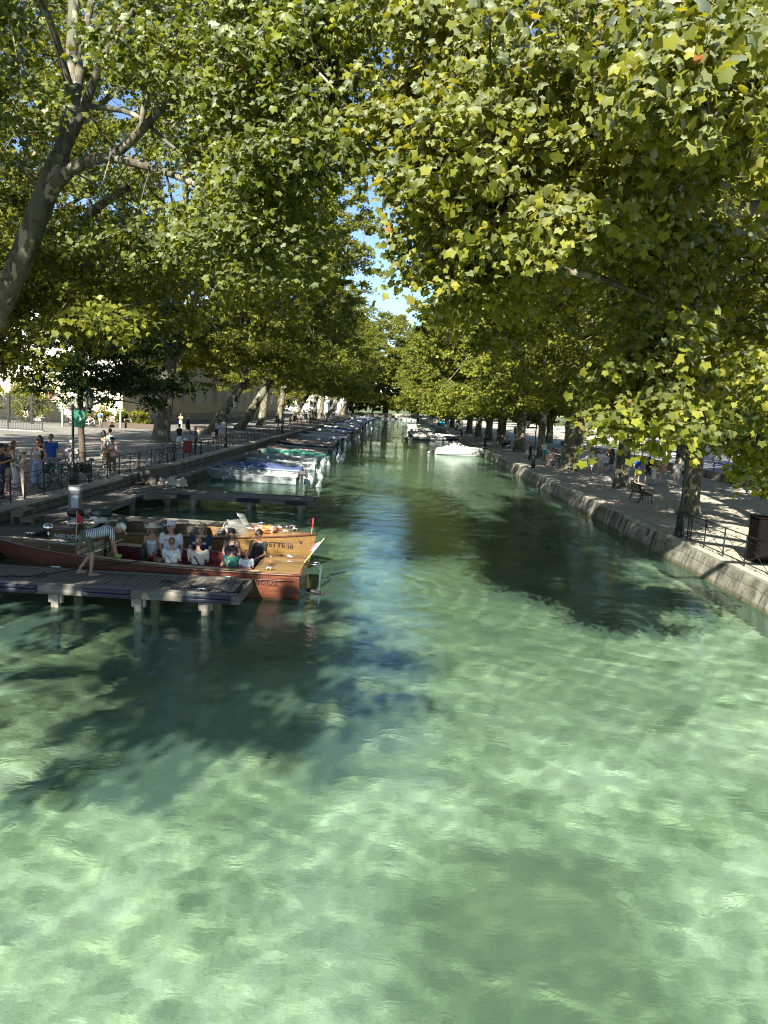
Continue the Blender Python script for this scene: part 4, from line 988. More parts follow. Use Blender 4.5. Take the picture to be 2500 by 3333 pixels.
# ---- motor boats at the right bank
def motorboat(label, L, B, x, y, rz, tent, cuddy):
    t = thing('motorboat', label, 'boat', (x, y, 0), rz, 'motorboats at the right bank')
    H = Hull(L, B, .55, .85, -.3, .9, 2.6, .8, .5, .4)
    b = MB(); H.shell(b); H.transom(b); b.build('hull', M_GELW, t)
    b = MB(); H.rail(b, .035); b.build('rub_rail', M_BLACK, t)
    b = MB(); H.shell(b, .0, u0=.3, u1=1)
    b2 = MB(); N = 20
    for sg in (1, -1):
        A = []; C = []
        for i in range(N+1):
            u = .02+.96*i/N; A.append((H.x(u), sg*(H.hb(u)+.006), H.sheer(u)-.22)); C.append((H.x(u)-.02, sg*(H.hb(u)*.955+.006), H.sheer(u)-.48))
        b2.strip(A, C)
    b2.build('stripe', mat('dark_hull_stripe', (.05, .06, .07), .4) if cuddy else M_GELG, t)
    if cuddy:
        b = MB(); H.deck(b, .38, 1, .01, camber=.22); b.build('foredeck', M_GELW, t)
        b = MB(); H.shell(b, .05, flip=True, u1=.42); H.floor(b, .02, .42, .1); b.build('cockpit', M_INT, t)
    b = MB(); N = 24; rows = []; K = (-1, -.96, -.8, -.55, -.3, 0, .3, .55, .8, .96, 1); g = random.Random(int(y))
    u0, u1 = (.02, .97) if not cuddy else (.1, .55)
    for i in range(N+1):
        u = u0+(u1-u0)*i/N; s_ = i/N; hb = (H.hb(u)+.03)*(1 if not cuddy else .92); z = H.sheer(u)
        h = tent*max(.0, math.exp(-((s_-.38)/.17)**2)) + .22*math.sin(PI*min(1, s_*1.05))**.5
        rows.append([(H.x(u), hb*k, z+.02+h*(1-abs(k)**1.4)+.02*math.sin(k*8+u*25)-(.12 if abs(k) == 1 else 0)) for k in K])
    vs = [p for r in rows for p in r]; n = len(K); b.add(vs, [(i*n+j, (i+1)*n+j, (i+1)*n+j+1, i*n+j+1) for i in range(N) for j in range(n-1)], 0, True)
    b.build('canopy', M_WHT if not cuddy else mat('beige_canopy', (.50, .45, .36), .8, var=.15, bump=.3, bscale=5), t)
    outboard(t, sc=1.5, z=.62, x=-.2, tilt=.6 if cuddy else .15)
    b = MB(); b.ball((-.5, .5, .05), .2, 10); b.build('fender', M_BUOY, t)
    return t
motorboat('white motorboat fully wrapped in a peaked pale cover, black outboard, at the right quay', 5.4, 2.2, 4.6, 80.5, .03, .62, False)
motorboat('motorboat with beige canopy and raised black outboard behind the wrapped one', 6.8, 2.5, 2.8, 110, .03, .75, True)
motorboat('third motorboat off the right quay, white with a low beige canopy', 5.6, 2.3, 2.8, 146, .05, .4, True)
for i, (x, y, rz, src, lb) in enumerate([(3.4, 121, .02, CW, 'small covered boat just past the beige canopy motorboat'), (3.6, 131, -.04, BOATS[0], 'open white boat in the right-hand cluster, second past the canopy boat'), (3.2, 158, .03, CW, 'covered white boat beyond the third motorboat on the right'), (3.5, 169, -.03, BOATS[2], 'grey open boat beyond the covered one on the far right quay'), (3.4, 184, .04, CW, 'last covered boat visible along the right quay')]):
    again_boat(src, x, y, rz, lb, 1.1, 'small boats moored along the right quay')
again_boat(by, 2.6, 124, 0, 'lone round white buoy left of the beige canopy motorboat')
FB_ = small_boat('x', L=5.5, B=2.0, cover=M_WHT, motor=False, group='white boats at the far end of the canal'); 
for i in range(9):
    x = -7.5+i*1.9; o = FB_ if i == 0 else again_boat(FB_, 0, 0, 0, '')
    o.location = (x, 275+(i % 2)*2, 0); o.rotation_euler = (0, 0, rb.uniform(-.25, .25)+PI/2); o['label'] = '%s from the left of the white boats against the far canal wall' % ['first', 'second', 'third', 'fourth', 'fifth', 'sixth', 'seventh', 'eighth', 'ninth'][i]
# ================================================================ the two varnished launches
def m_varnish(name, c0, c1, c2, pl=.11, axis='z', seam=(.02, .008, .004), coat=1.0):
    """varnished planking: grain along x, dark seams every pl metres"""
    q = NB(name); v = q.coord((1.2, 14, 14)); a = q.noise(v, 2.2, 6, .65, .5); v2 = q.coord((1, 1, 1))
    sx = q.n('SeparateXYZ'); q.l(v2, sx.inputs[0]); ax = sx.outputs[2 if axis == 'z' else 1]
    fr = q.math('FRACT', q.math('DIVIDE', ax, pl)); seamf = q.ramp(fr, [(0, 1.0), (.05, 0.0), (.95, 0.0), (1, 1.0)])
    fl = q.math('FLOOR', q.math('DIVIDE', ax, pl)); wn = q.n('TexWhiteNoise', noise_dimensions='1D'); q.l(fl, wn.inputs['W'])
    cc = q.ramp(a, [(.3, c0), (.5, c1), (.7, c2)]); cc = q.mix(.3, cc, q.ramp(wn.outputs[0], [(0, .25), (1, .75)]), 'OVERLAY')
    cc = q.mix(q.math('MULTIPLY', seamf, .75), cc, seam)
    q.color(cc); q.b.inputs['Roughness'].default_value = .4; q.b.inputs['Coat Weight'].default_value = coat; q.b.inputs['Coat Roughness'].default_value = .07
    q.bump(q.noise(v2, 3, 2), .12, .02); return q.m
M_MAH = m_varnish('mahogany_planks', (.075, .022, .012), (.125, .04, .022), (.18, .07, .04))
M_MAHD = m_varnish('mahogany_deck', (.05, .017, .009), (.085, .028, .014), (.13, .045, .022), .07, 'y')
M_OAK = m_varnish('golden_planks', (.14, .075, .024), (.21, .12, .04), (.29, .18, .07), .085, seam=(.06, .025, .008))
M_OAKD = m_varnish('golden_deck', (.20, .12, .045), (.29, .18, .07), (.38, .25, .10), .06, 'y', seam=(.08, .04, .015))
M_PALE = m_wood('pale_trim', (.42, .30, .15), (.58, .44, .24), (.68, .54, .33), 0, .35, ring=5, coat=.6)
M_RED = mat('burgundy_leather', (.13, .016, .02), .5, var=.15, bump=.1)
M_GST = mat('grey_seat', (.10, .10, .085), .8, var=.1)
def m_stripeseat():
    q = NB('striped_seat'); v = q.coord(); sx = q.n('SeparateXYZ'); q.l(v, sx.inputs[0]); f = q.math('FRACT', q.math('MULTIPLY', sx.outputs[1], 9))
    q.color(q.ramp(f, [(0, (.10, .10, .085)), (.72, (.10, .10, .085)), (.74, (.42, .40, .34)), (.98, (.42, .40, .34)), (1, (.1, .1, .085))], 'CONSTANT')); q.b.inputs['Roughness'].default_value = .85; return q.m
M_SST = m_stripeseat()
# ---------- front launch: bow to the left (-x), stern at x=-2
t = thing('wooden_launch', 'mahogany passenger launch with red leather benches full of people, beside the front jetty', 'boat', (-1.98, 18.62, 0), PI)
H = Hull(7.9, 2.15, .64, .98, -.3, .9, 2.1, .86, 1.1, .42); b = MB(); H.shell(b, N=40, n=12)
S = H.sec(0, 0, 12); vs = [(-.0-(1-(z+.3)/.94)*-.16, w, z) for w, z, _ in S]+[(-.0-(1-(z+.3)/.94)*-.16, -w, z) for w, z, _ in S]
b.build('hull', M_MAH, t); b = MB(); H.transom(b, n=12); b.build('transom', M_MAH, t)
b = MB(); H.rail(b, .03, dz=.0, N=40); b.tube([(-.01, -H.hb(0), .64), (-.01, H.hb(0), .64)], .03, 6); b.build('gunwale', M_MAHD, t)
b = MB(); H.rail(b, .022, u0=.005, u1=.9, dz=-.74, N=30, off=-.012); b.build('waterline_strip', M_BLACK, t)
b = MB()
for sg in (1, -1): H.rail(b, .014, u0=.02, u1=.35, dz=-.14, off=-.012, N=10, sides=(sg,))
b.build('rubbing_strip', M_MAHD, t)
b = MB(); H.shell(b, .06, flip=True, u0=.14, u1=.66, N=20); H.floor(b, .14, .68, .02); b.build('cockpit_lining', M_PALE, t)
b = MB()
for sg in (1, -1):
    A = [(H.x(u), sg*(H.hb(u)-.01), H.sheer(u)+.035) for u in [.12+.5*i/16 for i in range(17)]]; B = [(p[0], p[1]-sg*.15, p[2]+.01) for p in A]
    C = [(p[0], p[1], p[2]-.06) for p in B]
    if sg > 0: b.strip(A, B); b.strip(B, C)
    else: b.strip(B, A); b.strip(C, B)
b.build('side_deck', M_PALE, t)
b = MB(); H.deck(b, 0, .14, .012, camber=.05); b.box((1.1, 0, .36), (.03, 1.8, .5)); b.build('aft_deck', M_OAKD, t)
b = MB(); H.deck(b, .67, 1, .012, camber=.10); b.build('foredeck', M_MAHD, t)
b = MB(); b.box((5.28, 0, .62), (.03, 1.62, .55)); b.box((5.0, 0, .85), (.5, 1.5, .03), rot=Matrix.Rotation(.35, 3, 'Y')); b.build('dashboard', M_PALE, t)
b = MB(); b.tube([(4.75+.02*math.sin(a), .35+.18*math.cos(a), .98+.17*math.sin(a)) for a in [2*PI*k/18 for k in range(18)]], .016, 6, closed=True); b.tube([(4.76, .17, .98), (4.76, .53, .98)], .012, 6); b.tube([(4.76, .35, .98), (5.1, .35, .8)], .02, 6); b.build('steering_wheel', M_BLACK, t)
for sx_ in (1, -1):
    b = MB(); b.bar((5.3, sx_*.82, .9), (5.12, sx_*.78, 1.32), .05, .1); b.build('windscreen_post', M_DKW, t)
for sx_ in (-.62, .62):
    b = MB(); b.box((3.05, sx_*1.02, .22), (3.9, .42, .30)); b.build('bench', M_PALE, t); b = MB()
    for k in range(4): b.box((1.6+.96*k, sx_*1.0, .41), (.93, .42, .09)); b.box((1.6+.96*k, sx_*1.36, .58), (.93, .07, .3))
    b.build('cushion', M_RED, t, bevel=.02, seg=2)
# spotlight, cleats, flags, ladder, propeller gear
b = MB(); b.ball((6.3, .1, 1.29), .13, 14, 0, (1, 1, .8)); b.tube([(6.3, .1, 1.0), (6.3, .1, 1.22)], .02, 8); b.build('spotlight', M_CHROME, t)
for p in ((5.85, .55, 1.0), (.75, .8, .7), (.45, -.7, .7), (6.9, -.2, 1.02)): cleat(p, t)
b = MB(); b.tube([(5.65, .05, .98), (5.62, .05, 1.42)], .014, 6); o = b.build('flag_staff', M_PALE, t)
b = MB(); n = 6; A = [(5.62-.03*i, .05+.02*math.sin(i*1.5), 1.70-.028*i) for i in range(n)]; B = [(5.62-.02*i, .05+.03*math.sin(i*1.5+.4), 1.42+.004*i) for i in range(n)]; b.strip(A, B); o2 = b.build('flag', mat('red_cloth', (.55, .02, .035), .8), o)
b = MB(); b.tube([(5.62, .05, 1.4), (5.62, .05, 1.74)], .01, 6); b.build('pole_tip', M_PALE, o)
b = MB(); b.tube([(.05, -.35, .66), (-.42, -.62, 1.28)], .016, 6); o = b.build('stern_flag_staff', M_PALE, t)
for i, c in enumerate([(.02, .03, .12), (.62, .62, .64), (.55, .04, .05)]):
    b = MB(); A = []; B = []
    for k in range(4):
        s_ = i*.11+k*.11/3; A.append((-.40+.0*s_+s_*.72, -.60+.1*s_, 1.22-s_*.28+.01*math.sin(s_*20))); B.append((-.24+s_*.62, -.5+.12*s_, 1.0-s_*.18))
    b.strip(A, B); b.build('flag_band', mat('flag%d' % i, c, .8), o)
b = MB()
for y in (-.75, -.45): b.tube([(.02, y, .6), (-.3, y, .62), (-.36, y, .5), (-.34, y, -.1), (-.2, y, -.2)], .016, 8)
for z in (.35, .15, -.05): b.tube([(-.35, -.75, z), (-.35, -.45, z)], .014, 8)
b.build('boarding_ladder', M_CHROME, t)
b = MB(); b.box((-.3, .1, -.1), (.5, .3, .2)); b.tube([(-.1, .1, .1), (-.45, .1, .02)], .05, 8); b.tube([(-.5, .1, .05), (-.5, .1, -.4)], .045, 8); b.build('drive_leg', M_BLACK, t, bevel=.03)
for sg in (-1, 1): txt('BUCENTAURE', .13, mat('faint_lettering', (.10, .038, .024), .6), t, (.95, sg*(H.hb(.12)+.004), .43), (R(90), 0, R(180) if sg > 0 else 0), ext=.002, bold=.002)
# bag, backrest and folded gear by the driver's place
t = thing('tote_bag', 'beige straw bag standing in the boat next to the woman in the sun hat', 'bag', (-5.72, 19.15, .06)); b = MB(); b.lathe([(.13, 0), (.17, .05), (.15, .42), (.13, .5)], n=14, sy=.7); b.build('bag', mat('straw', (.36, .30, .19), .9, bump=.5, bscale=80), t)
b = MB(); b.tube([(-.08, 0, .48), (-.06, 0, .62), (.06, 0, .62), (.08, 0, .48)], .012, 6); b.build('handle', M_BLACK, t)
b = MB(); b.ball((0, 0, 0), .2, 10, 0, (.4, .9, 1.6)); o = b.build('seat_cushion', M_BLACK, loc=(-6.05, 18.9, .62)); tag(o, 'upright black padded backrest by the wheel of the mahogany launch', 'backrest')
# ---------- second launch: bow to the right
t = thing('wooden_launch', 'golden oak launch with a lifebuoy on its foredeck, moored behind the mahogany boat', 'boat', (-9.15, 21.35, 0), .0)
H2 = Hull(7.2, 2.0, .86, 1.0, -.3, .86, 2.6, .86, .25, .42); b = MB(); H2.shell(b, N=40, n=12); b.build('hull', M_OAK, t); b = MB(); H2.transom(b, n=12); b.build('transom', M_MAHD, t)
b = MB(); H2.rail(b, .026, N=40); b.build('gunwale', M_MAHD, t)
b = MB(); H2.deck(b, .66, 1, .012, camber=.10); b.build('foredeck', M_OAKD, t)
b = MB(); H2.deck(b, 0, .15, .012, camber=.08); b.build('aft_deck', M_MAHD, t)
b = MB(); H2.shell(b, .06, flip=True, u0=.15, u1=.67, N=20); H2.floor(b, .15, .67, .0); b.build('cockpit_lining', M_OAK, t)
b = MB()
for sg in (1, -1):
    A = [(H2.x(u), sg*(H2.hb(u)-.0), H2.sheer(u)+.03) for u in [.13+.54*i/16 for i in range(17)]]; B = [(p[0], p[1]-sg*.13, p[2]+.01) for p in A]
    if sg > 0: b.strip(B, A)
    else: b.strip(A, B)
b.build('side_deck', M_OAKD, t)
for k, x in enumerate((1.55, 2.75, 3.85, 4.6)):
    b = MB()
    for sg in (.42, -.42):
        b.prism([(x-.07, sg-.38), (x+.07, sg-.38), (x+.07, sg+.38), (x-.07, sg+.38)], .3, .34)
        pr = [(-.38, .3), (-.38, .82), (-.3, 1.0), (-.15, 1.07), (.15, 1.07), (.3, 1.0), (.38, .82), (.38, .3)]
        vs = [(x-.06, sg+p[0], p[1]) for p in pr]+[(x+.06, sg+p[0], p[1]) for p in pr]; m_ = len(pr)
        b.add(vs, [tuple(range(m_)), tuple(range(m_, 2*m_))[::-1]]+[(i, m_+i, m_+(i+1) % m_, (i+1) % m_) for i in range(m_)])
    b.box((x+.25, 0, .33), (.5, 1.6, .1)); b.build('seat', M_SST if k else M_GST, t, bevel=.02)
    for sg in (.42, -.42):
        b = MB(); b.tube([(x-.09, sg+.40*math.cos(a), .72+.38*math.sin(a)) for a in [PI*j/12 for j in range(13)]], .013, 6); b.build('seat_rim', M_PALE, t)
b = MB(); A = [(5.0+.35*math.cos(a)*1.0, .78*math.sin(a), .98) for a in [-PI/2+PI*j/12 for j in range(13)]]; B = [(p[0]-.22, p[1]*.9, 1.38) for p in A]; b.strip(A, B)
q = NB('clear_screen'); q.b.inputs['Base Color'].default_value = (.75, .8, .78, 1); q.b.inputs['Roughness'].default_value = .05; q.b.inputs['Alpha'].default_value = .22; o = b.build('windscreen', q.m, t)
b = MB(); b.tube(B, .013, 6); b.tube([A[0], B[0]], .013, 6); b.tube([A[-1], B[-1]], .013, 6); b.build('windscreen_frame', M_CHROME, o)
b = MB(); b.box((5.7, .35, 1.06), (1.25, .16, .03)); b.box((5.8, .1, 1.08), (1.3, .1, .03)); b.build('walkway_board', M_DKW, t)
b = MB(); b.tube([(5.0, -.35, 1.08), (5.1, -.38, 1.14), (5.5, -.38, 1.14), (5.6, -.36, 1.08)], .018, 8); b.build('grab_rail', M_CHROME, t)
for p in ((6.35, -.25, 1.05), (6.55, .2, 1.05), (6.1, .35, 1.05), (.5, .5, .92), (.4, -.4, .92)): cleat(p, t)
b = MB(); b.ball((6.3, .3, 1.12), .06, 8); b.build('bow_light', M_CHROME, t)
b = MB(); b.tube([(7.05, 0, 1.0), (7.08, 0, 1.42)], .012, 6); o = b.build('flag_staff', M_PALE, t); b = MB(); b.tube([(7.075, 0, 1.2), (7.085, 0, 1.46)], [.03, .018], 8); b.build('furled_flag', mat('red_cloth', (.55, .02, .035), .8), o)
txt('MOUETTE III', .17, mat('brown_lettering', (.07, .03, .015), .6), t, (6.02, -(H2.hb(.836)+.012), .76), (R(90), 0, R(12.5)), ext=.003, bold=.003, sx=1.15)
b = MB(); P5 = []
for k in range(10): a = PI/2+k*PI/5; r1 = .06 if k % 2 == 0 else .026; P5.append((r1*math.cos(a), 0, r1*math.sin(a)))
b.add(P5, [tuple(range(10))]); o = b.build('star_emblem', mat('brown_lettering', (.07, .03, .015), .6), t, (6.78, -(H2.hb(.942)+.014), .80)); o.rotation_euler = (0, 0, R(18))
txt('NIFLYG9024', .17, mat('white_lettering', (.8, .8, .8), .5), t, (.62, -(H2.hb(.09)+.012), .70), (R(88), 0, R(-2)), ext=.003, bold=.004)
outb = MB(); outb.ball((.25, .3, 1.18), .2, 10, 0, (1.3, .9, .7)); outb.build('engine_hood', M_BLACK, t)
# fender roll and towel on the aft deck
b = MB(); b.tube([(-.3, 0, 0), (-.27, 0, 0), (.27, 0, 0), (.3, 0, 0)], [.06, .11, .11, .06], 14); o = b.build('fender_roll', mat('dark_teal_canvas', (.02, .045, .05), .8), loc=(-8.25, 21.9, 1.18)); tag(o, 'dark teal rolled fender lying on the stern of the golden launch', 'fender')
b = MB(); g = np.random.default_rng(9)
for i in range(7): b.ball((g.uniform(-.18, .18), g.uniform(-.12, .12), g.uniform(0, .07)), .1, 8, 0, (1.3, 1, .7))
o = b.build('towel', M_WHT, loc=(-8.15, 21.45, .99)); tag(o, 'crumpled pale cloth on the stern of the golden launch below the fender roll', 'cloth')
# lifebuoy
t = thing('lifebuoy', 'orange lifebuoy with white bands lying on the foredeck of the golden launch', 'lifebuoy', (-3.38, 21.2, 1.10)); 
M_ORG = mat('lifebuoy_orange', (.75, .13, .03), .5, var=.1)
b = MB(); b.tube([(.27*math.cos(a), .27*math.sin(a), 0) for a in [2*PI*k/32 for k in range(32)]], .062, 12, closed=True); b.build('ring', M_ORG, t)
for k in range(4):
    a0 = PI/4+k*PI/2; b = MB(); b.tube([(.27*math.cos(a0+d), .27*math.sin(a0+d), 0) for d in (-.17, 0, .17)], .066, 12); b.build('band', M_BUOY, t)
b = MB(); b.tube([(.345*math.cos(a), .345*math.sin(a), .0+.02*math.sin(a*4)) for a in [2*PI*k/32 for k in range(32)]], .01, 6, closed=True); b.build('grab_line', M_ROPE, t)
# ================================================================ street furniture
M_IRON = mat('dark_green_iron', (.012, .028, .024), .45, .3, var=.25)
M_IRONB = mat('black_iron', (.018, .02, .02), .5, .3, var=.25)
q = NB('lantern_glass'); q.color(q.ramp(q.noise(q.coord(), 6, 3), [(.3, (.42, .42, .33)), (.7, (.55, .55, .45))])); q.b.inputs['Roughness'].default_value = .2; M_LGL = q.m
def make_lamp(label, side, banner=False, group='lamp posts of the left bank'):
    t = thing('street_lamp', label, 'street lamp', (0, 0, 0), 0, group); s = side
    b = MB(); b.lathe([(.17, 0), (.17, .10), (.145, .13), (.145, .28), (.16, .30), (.125, .34), (.115, .75), (.13, .78), (.10, .84), (.07, .95), (.055, 1.05), (.05, 1.6), (.042, 2.95), (.055, 2.98), (.055, 3.05), (.03, 3.08), (.04, 3.12), (.015, 3.18)], n=12)
    b.build('post', M_IRON, t)
    b = MB(); b.bar((0, 0, 2.98), (s*.62, 0, 2.93), .045, .06); b.tube([(s*.03, 0, 2.55), (s*.10, 0, 2.75), (s*.25, 0, 2.88), (s*.42, 0, 2.92)], .018, 6); b.ball((s*.62, 0, 2.93), .085, 10); b.build('arm', M_IRON, t)
    o = bpy.data.objects.new('lantern', None)
    b = MB(); b.lathe([(.05, 2.98), (.10, 3.03), (.13, 3.06)], c=(s*.62, 0, 0), n=6, smooth=False)
    for k in range(6):
        a = R(60*k+30); b.bar((s*.62+.125*math.cos(a), .125*math.sin(a), 3.06), (s*.62+.19*math.cos(a), .19*math.sin(a), 3.44), .02)
    b.lathe([(.225, 3.43), (.225, 3.47), (.19, 3.52), (.12, 3.66), (.11, 3.70), (.06, 3.74), (.03, 3.80), (.012, 3.86)], c=(s*.62, 0, 0), n=6, smooth=False); lf = b.build('lantern', M_IRON, t)
    b = MB(); b.lathe([(.115, 3.065), (.18, 3.43)], c=(s*.62, 0, 0), n=6, smooth=False); b.build('glass', M_LGL, lf)
    if banner:
        b = MB(); b.box((.26, -.03, 2.62), (.42, .025, .62)); bn = b.build('banner', mat('green_banner', (.01, .16, .10), .5), t)
        b = MB(); b.add([(.28, -.046, 2.52), (.36, -.046, 2.62), (.31, -.046, 2.62), (.31, -.046, 2.78), (.25, -.046, 2.78), (.25, -.046, 2.62), (.2, -.046, 2.62)], [tuple(range(7))]); b.build('arrow', mat('arrow_white', (.5, .62, .55), .6), bn)
        b = MB(); b.tube([(.22, -.046, 2.42), (.30, -.046, 2.36), (.38, -.046, 2.42)], .01, 5); b.build('underline', mat('arrow_white', (.5, .62, .55), .6), bn)
    return t
def dup(src, x, y, z, rz, label, s=1.0, grp=None, skip=()):
    o = src.copy(); col.objects.link(o)
    for ch in src.children:
        if any(ch.name.startswith(k) for k in skip): continue
        c = ch.copy(); col.objects.link(c); c.parent = o
        for g_ in ch.children: d = g_.copy(); col.objects.link(d); d.parent = c
    o.location = (x, y, z); o.rotation_euler = (0, 0, rz); o.scale = (s, s, s); o['label'] = label
    if grp: o['group'] = grp
    return o
lp = make_lamp('dark green lamp post by the cyclist, with a green arrow banner under its lantern', 1, True); lp.location = (-12.02, 29.0, ZL)
pos = ['second', 'third', 'fourth', 'fifth', 'sixth', 'seventh', 'eighth', 'ninth', 'tenth']
for i in range(8):
    y = 57+29*i; nm = 'second lamp post of the left bank, by the seated group' if i == 0 else '%s lamp post from the camera along the left railing' % pos[i]
    dup(lp, -12.25, y, ZL, 0, nm, skip=('banner',))
lr = make_lamp('dark green lamp post at the end of the ornate railing on the right bank', -1, False, 'lamp posts of the right bank'); lr.location = (9.98+.15, 26.4, ZR)
for i in range(7): dup(lr, 10.6, 57+30*i, ZR, 0, ['lamp post beside the tall dark bin on the right quay', 'third lamp post of the right quay, by the wrapped motorboat', 'fourth lamp post of the right quay, beside the beige canopy boat', 'fifth lamp post from the camera on the right quay', 'sixth lamp post from the camera on the right quay', 'seventh lamp post from the camera on the right quay', 'eighth lamp post from the camera on the right quay'][i])
# ---- ornate railings, running along +y from the local origin
def post_me():
    b = MB(); b.box((0, 0, .44), (.035, .035, .92)); b.ball((0, 0, .915), .028, 6); return b.mesh('post')
PM = post_me(); PM.materials.append(M_IRONB)
def panel_me():
    b = MB()
    for y in (0, .3): b.box((0, y, .46), (.03, .03, .92))
    for s_ in (0, 1):
        y0, y1 = (.03, .27) if s_ == 0 else (.27, .03)
        b.tube([(0, y0, .72), (0, .15, .48), (0, y0, .22)], .009, 5)
    for z, r1 in ((.80, .07), (.13, .06)):
        b.tube([(0, .15+r1*math.cos(a), z+r1*math.sin(a)) for a in [2*PI*k/12 for k in range(12)]], .009, 5, closed=True)
    b.tube([(0, .09, .04), (0, .09, .2), (0, .15, .26), (0, .21, .2), (0, .21, .04)], .009, 5); b.box((0, .15, .92), (.035, .34, .02)); return b.mesh('ornate_panel')
PN = panel_me(); PN.materials.append(M_IRONB)
def railing(label, x, y0, y1, z, group, sp=1.42, detail=True):
    t = thing('railing', label, 'railing', (x, y0, z), 0, group); L = y1-y0
    b = MB(); b.bar((0, 0, .90), (0, L, .90), .042, .022); b.bar((0, 0, .74), (0, L, .74), .016); b.bar((0, 0, .13), (0, L, .13), .02); y = 0; k = 0; posts = []; pans = []
    while y < L-.3:
        if k % 4 == 0 and k: pans.append(y); y += .3
        else: posts.append(y)
        yn = min(y+sp, L)
        b.bar((0, y, .73), (0, yn, .14), .014); b.bar((0, y, .14), (0, yn, .73), .014)
        if detail:
            b.tube([(0, (y+yn)/2+.07*math.cos(a), .82+.07*math.sin(a)) for a in [2*PI*j/10 for j in range(10)]], .009, 4, closed=True)
            b.bar((0, (y+yn)/2, -.0), (0, (y+yn)/2, .13), .014)
        y = yn; k += 1
    posts.append(L); b.build('rails', M_IRONB, t)
    for y in posts: o = bpy.data.objects.new('post', PM); col.objects.link(o); o.parent = t; o.location = (0, y, 0)
    for y in pans: o = bpy.data.objects.new('ornate_panel', PN); col.objects.link(o); o.parent = t; o.location = (0, y-.3, 0)
    return t
GLF, GRF = 'iron railing runs along the left quay', 'iron railing runs along the right quay'
railing('ornate railing end at the left edge, before the opening to the jetties', -11.98, 14.0, 24.1, ZL, GLF)
railing('iron railing run from the opening past the cyclist to the first lamp post and on', -11.98, 25.05, 53.5, ZL, GLF)
for i, y in enumerate([53.6, 82, 110.5, 139, 167.5, 196, 224.5, 253]):
    railing('%s iron railing run from the camera on the left quay' % (['third', 'fourth', 'fifth', 'sixth', 'seventh', 'eighth', 'ninth', 'tenth'][i]), -12.15, y, y+28.2, ZL, GLF, detail=i < 2)
railing('ornate iron railing along the right quay, ending at the lamp post', 10.13, 8.0, 26.2, ZR, GRF)
# ---- benches
M_SLAT = m_wood('bench_slat', (.05, .035, .022), (.09, .065, .04), (.14, .10, .065), 1, .7)
def make_bench(label):
    t = thing('park_bench', label, 'bench', (0, 0, 0), 0, 'slatted benches on the right bank')   # sits along y, faces +x
    b = MB()
    for k in range(5): b.box((.08+.10*k, 0, .44+.004*k), (.08, 2.0, .03))
    b.build('seat', M_SLAT, t)
    b = MB()
    for k in range(4): b.box((.0-.03*k, 0, .55+.1*k), (.028, 2.0, .075))
    b.build('backrest', M_SLAT, t)
    for y in (-.85, .85):
        b = MB(); b.tube([(.55, y, 0), (.50, y, .2), (.52, y, .40)], .025, 6); b.tube([(-.12, y, 0), (-.02, y, .2), (.0, y, .42), (-.13, y, .9)], .025, 6); b.tube([(-.02, y, .41), (.52, y, .41)], .022, 6)
        b.tube([(-.05, y, .64), (.2, y, .68), (.52, y, .66), (.56, y, .58), (.52, y, .42)], .02, 6); b.build('leg', M_IRONB, t)
    return t
bn = make_bench('empty slatted bench in the open on the right gravel bank'); bn.location = (12.1, 37.4, ZR); bn.rotation_euler = (0, 0, -.06)
dup(bn, 12.95, 60.2, ZR, PI+.1, 'slatted bench carrying the dark-haired woman and her companion')
dup(bn, 13.1, 86, ZR, PI-.1, 'slatted bench carrying the man in pale blue')
# ---- bins and box
t = thing('litter_bin', 'tall dark rectangular bin next to the second lamp post of the right quay', 'bin', (11.9, 66.5, ZR)); b = MB(); b.box((0, 0, .55), (.5, .45, 1.1)); b.build('body', M_BLACK, t, bevel=.03); b = MB(); b.box((0, 0, 1.13), (.56, .5, .06)); b.build('lid', M_IRONB, t, bevel=.02); b = MB(); b.box((-.255, 0, .95), (.01, .3, .12)); b.build('slot', M_IRON, t)
t = thing('notice_cabinet', 'dark brown upright cabinet behind the ornate railing at the right edge', 'cabinet', (11.12, 22.3, ZR)); M_BRN = mat('brown_metal', (.0045, .003, .0028), .8, var=.3, spec=.1)
b = MB(); b.box((0, 0, .68), (.8, .62, 1.28)); b.build('body', M_BRN, t, bevel=.01); b = MB(); b.box((0, 0, 1.34), (.86, .68, .04)); b.build('top', M_BRN, t, bevel=.01); b = MB(); b.box((-.1, -.316, .68), (.52, .014, 1.15)); b.build('door', M_BRN, t, bevel=.004)
b = MB(); b.box((0, 0, .02), (.7, .52, .05)); b.build('foot', M_BLACK, t)
# ---- low wall and rail right, road, kiosk
t = thing('low_wall', 'low pale concrete wall topped by a dark teal rail at the right edge', 'wall', (23.2, 46, ZR)); b = MB(); b.span((0, 0, -.1), (.35, 60, .55)); b.build('wall', MS_R, t)
b = MB()
for z in (.78, .92, 1.06): b.bar((.18, 0, z), (.18, 60, z), .02)
b.bar((.18, 0, 1.2), (.18, 60, 1.2), .06); b.build('rails', M_IRON, t)
for k in range(26): b = MB(); b.box((.18, 2.3*k+.5, .87), (.05, .05, .66)); b.build('post', M_IRON, t)
b = MB(); b.add([(23.7, 30, ZR+.006), (120, 30, ZR+.006), (120, 86, ZR+.006), (23.7, 86, ZR+.006)], [(0, 1, 2, 3)]); tag(b.build('road', m_ground('smooth_asphalt', (.22, .23, .25), (.26, .27, .29), (.30, .31, .33))), kind='structure')
b = MB(); b.add([(30, 92, ZR+.006), (160, 92, ZR+.006), (160, 130, ZR+.006), (30, 130, ZR+.006)], [(0, 1, 2, 3)]); tag(b.build('lawn', m_ground('lawn_green', (.12, .17, .03), (.17, .23, .05), (.22, .28, .07))), kind='structure')
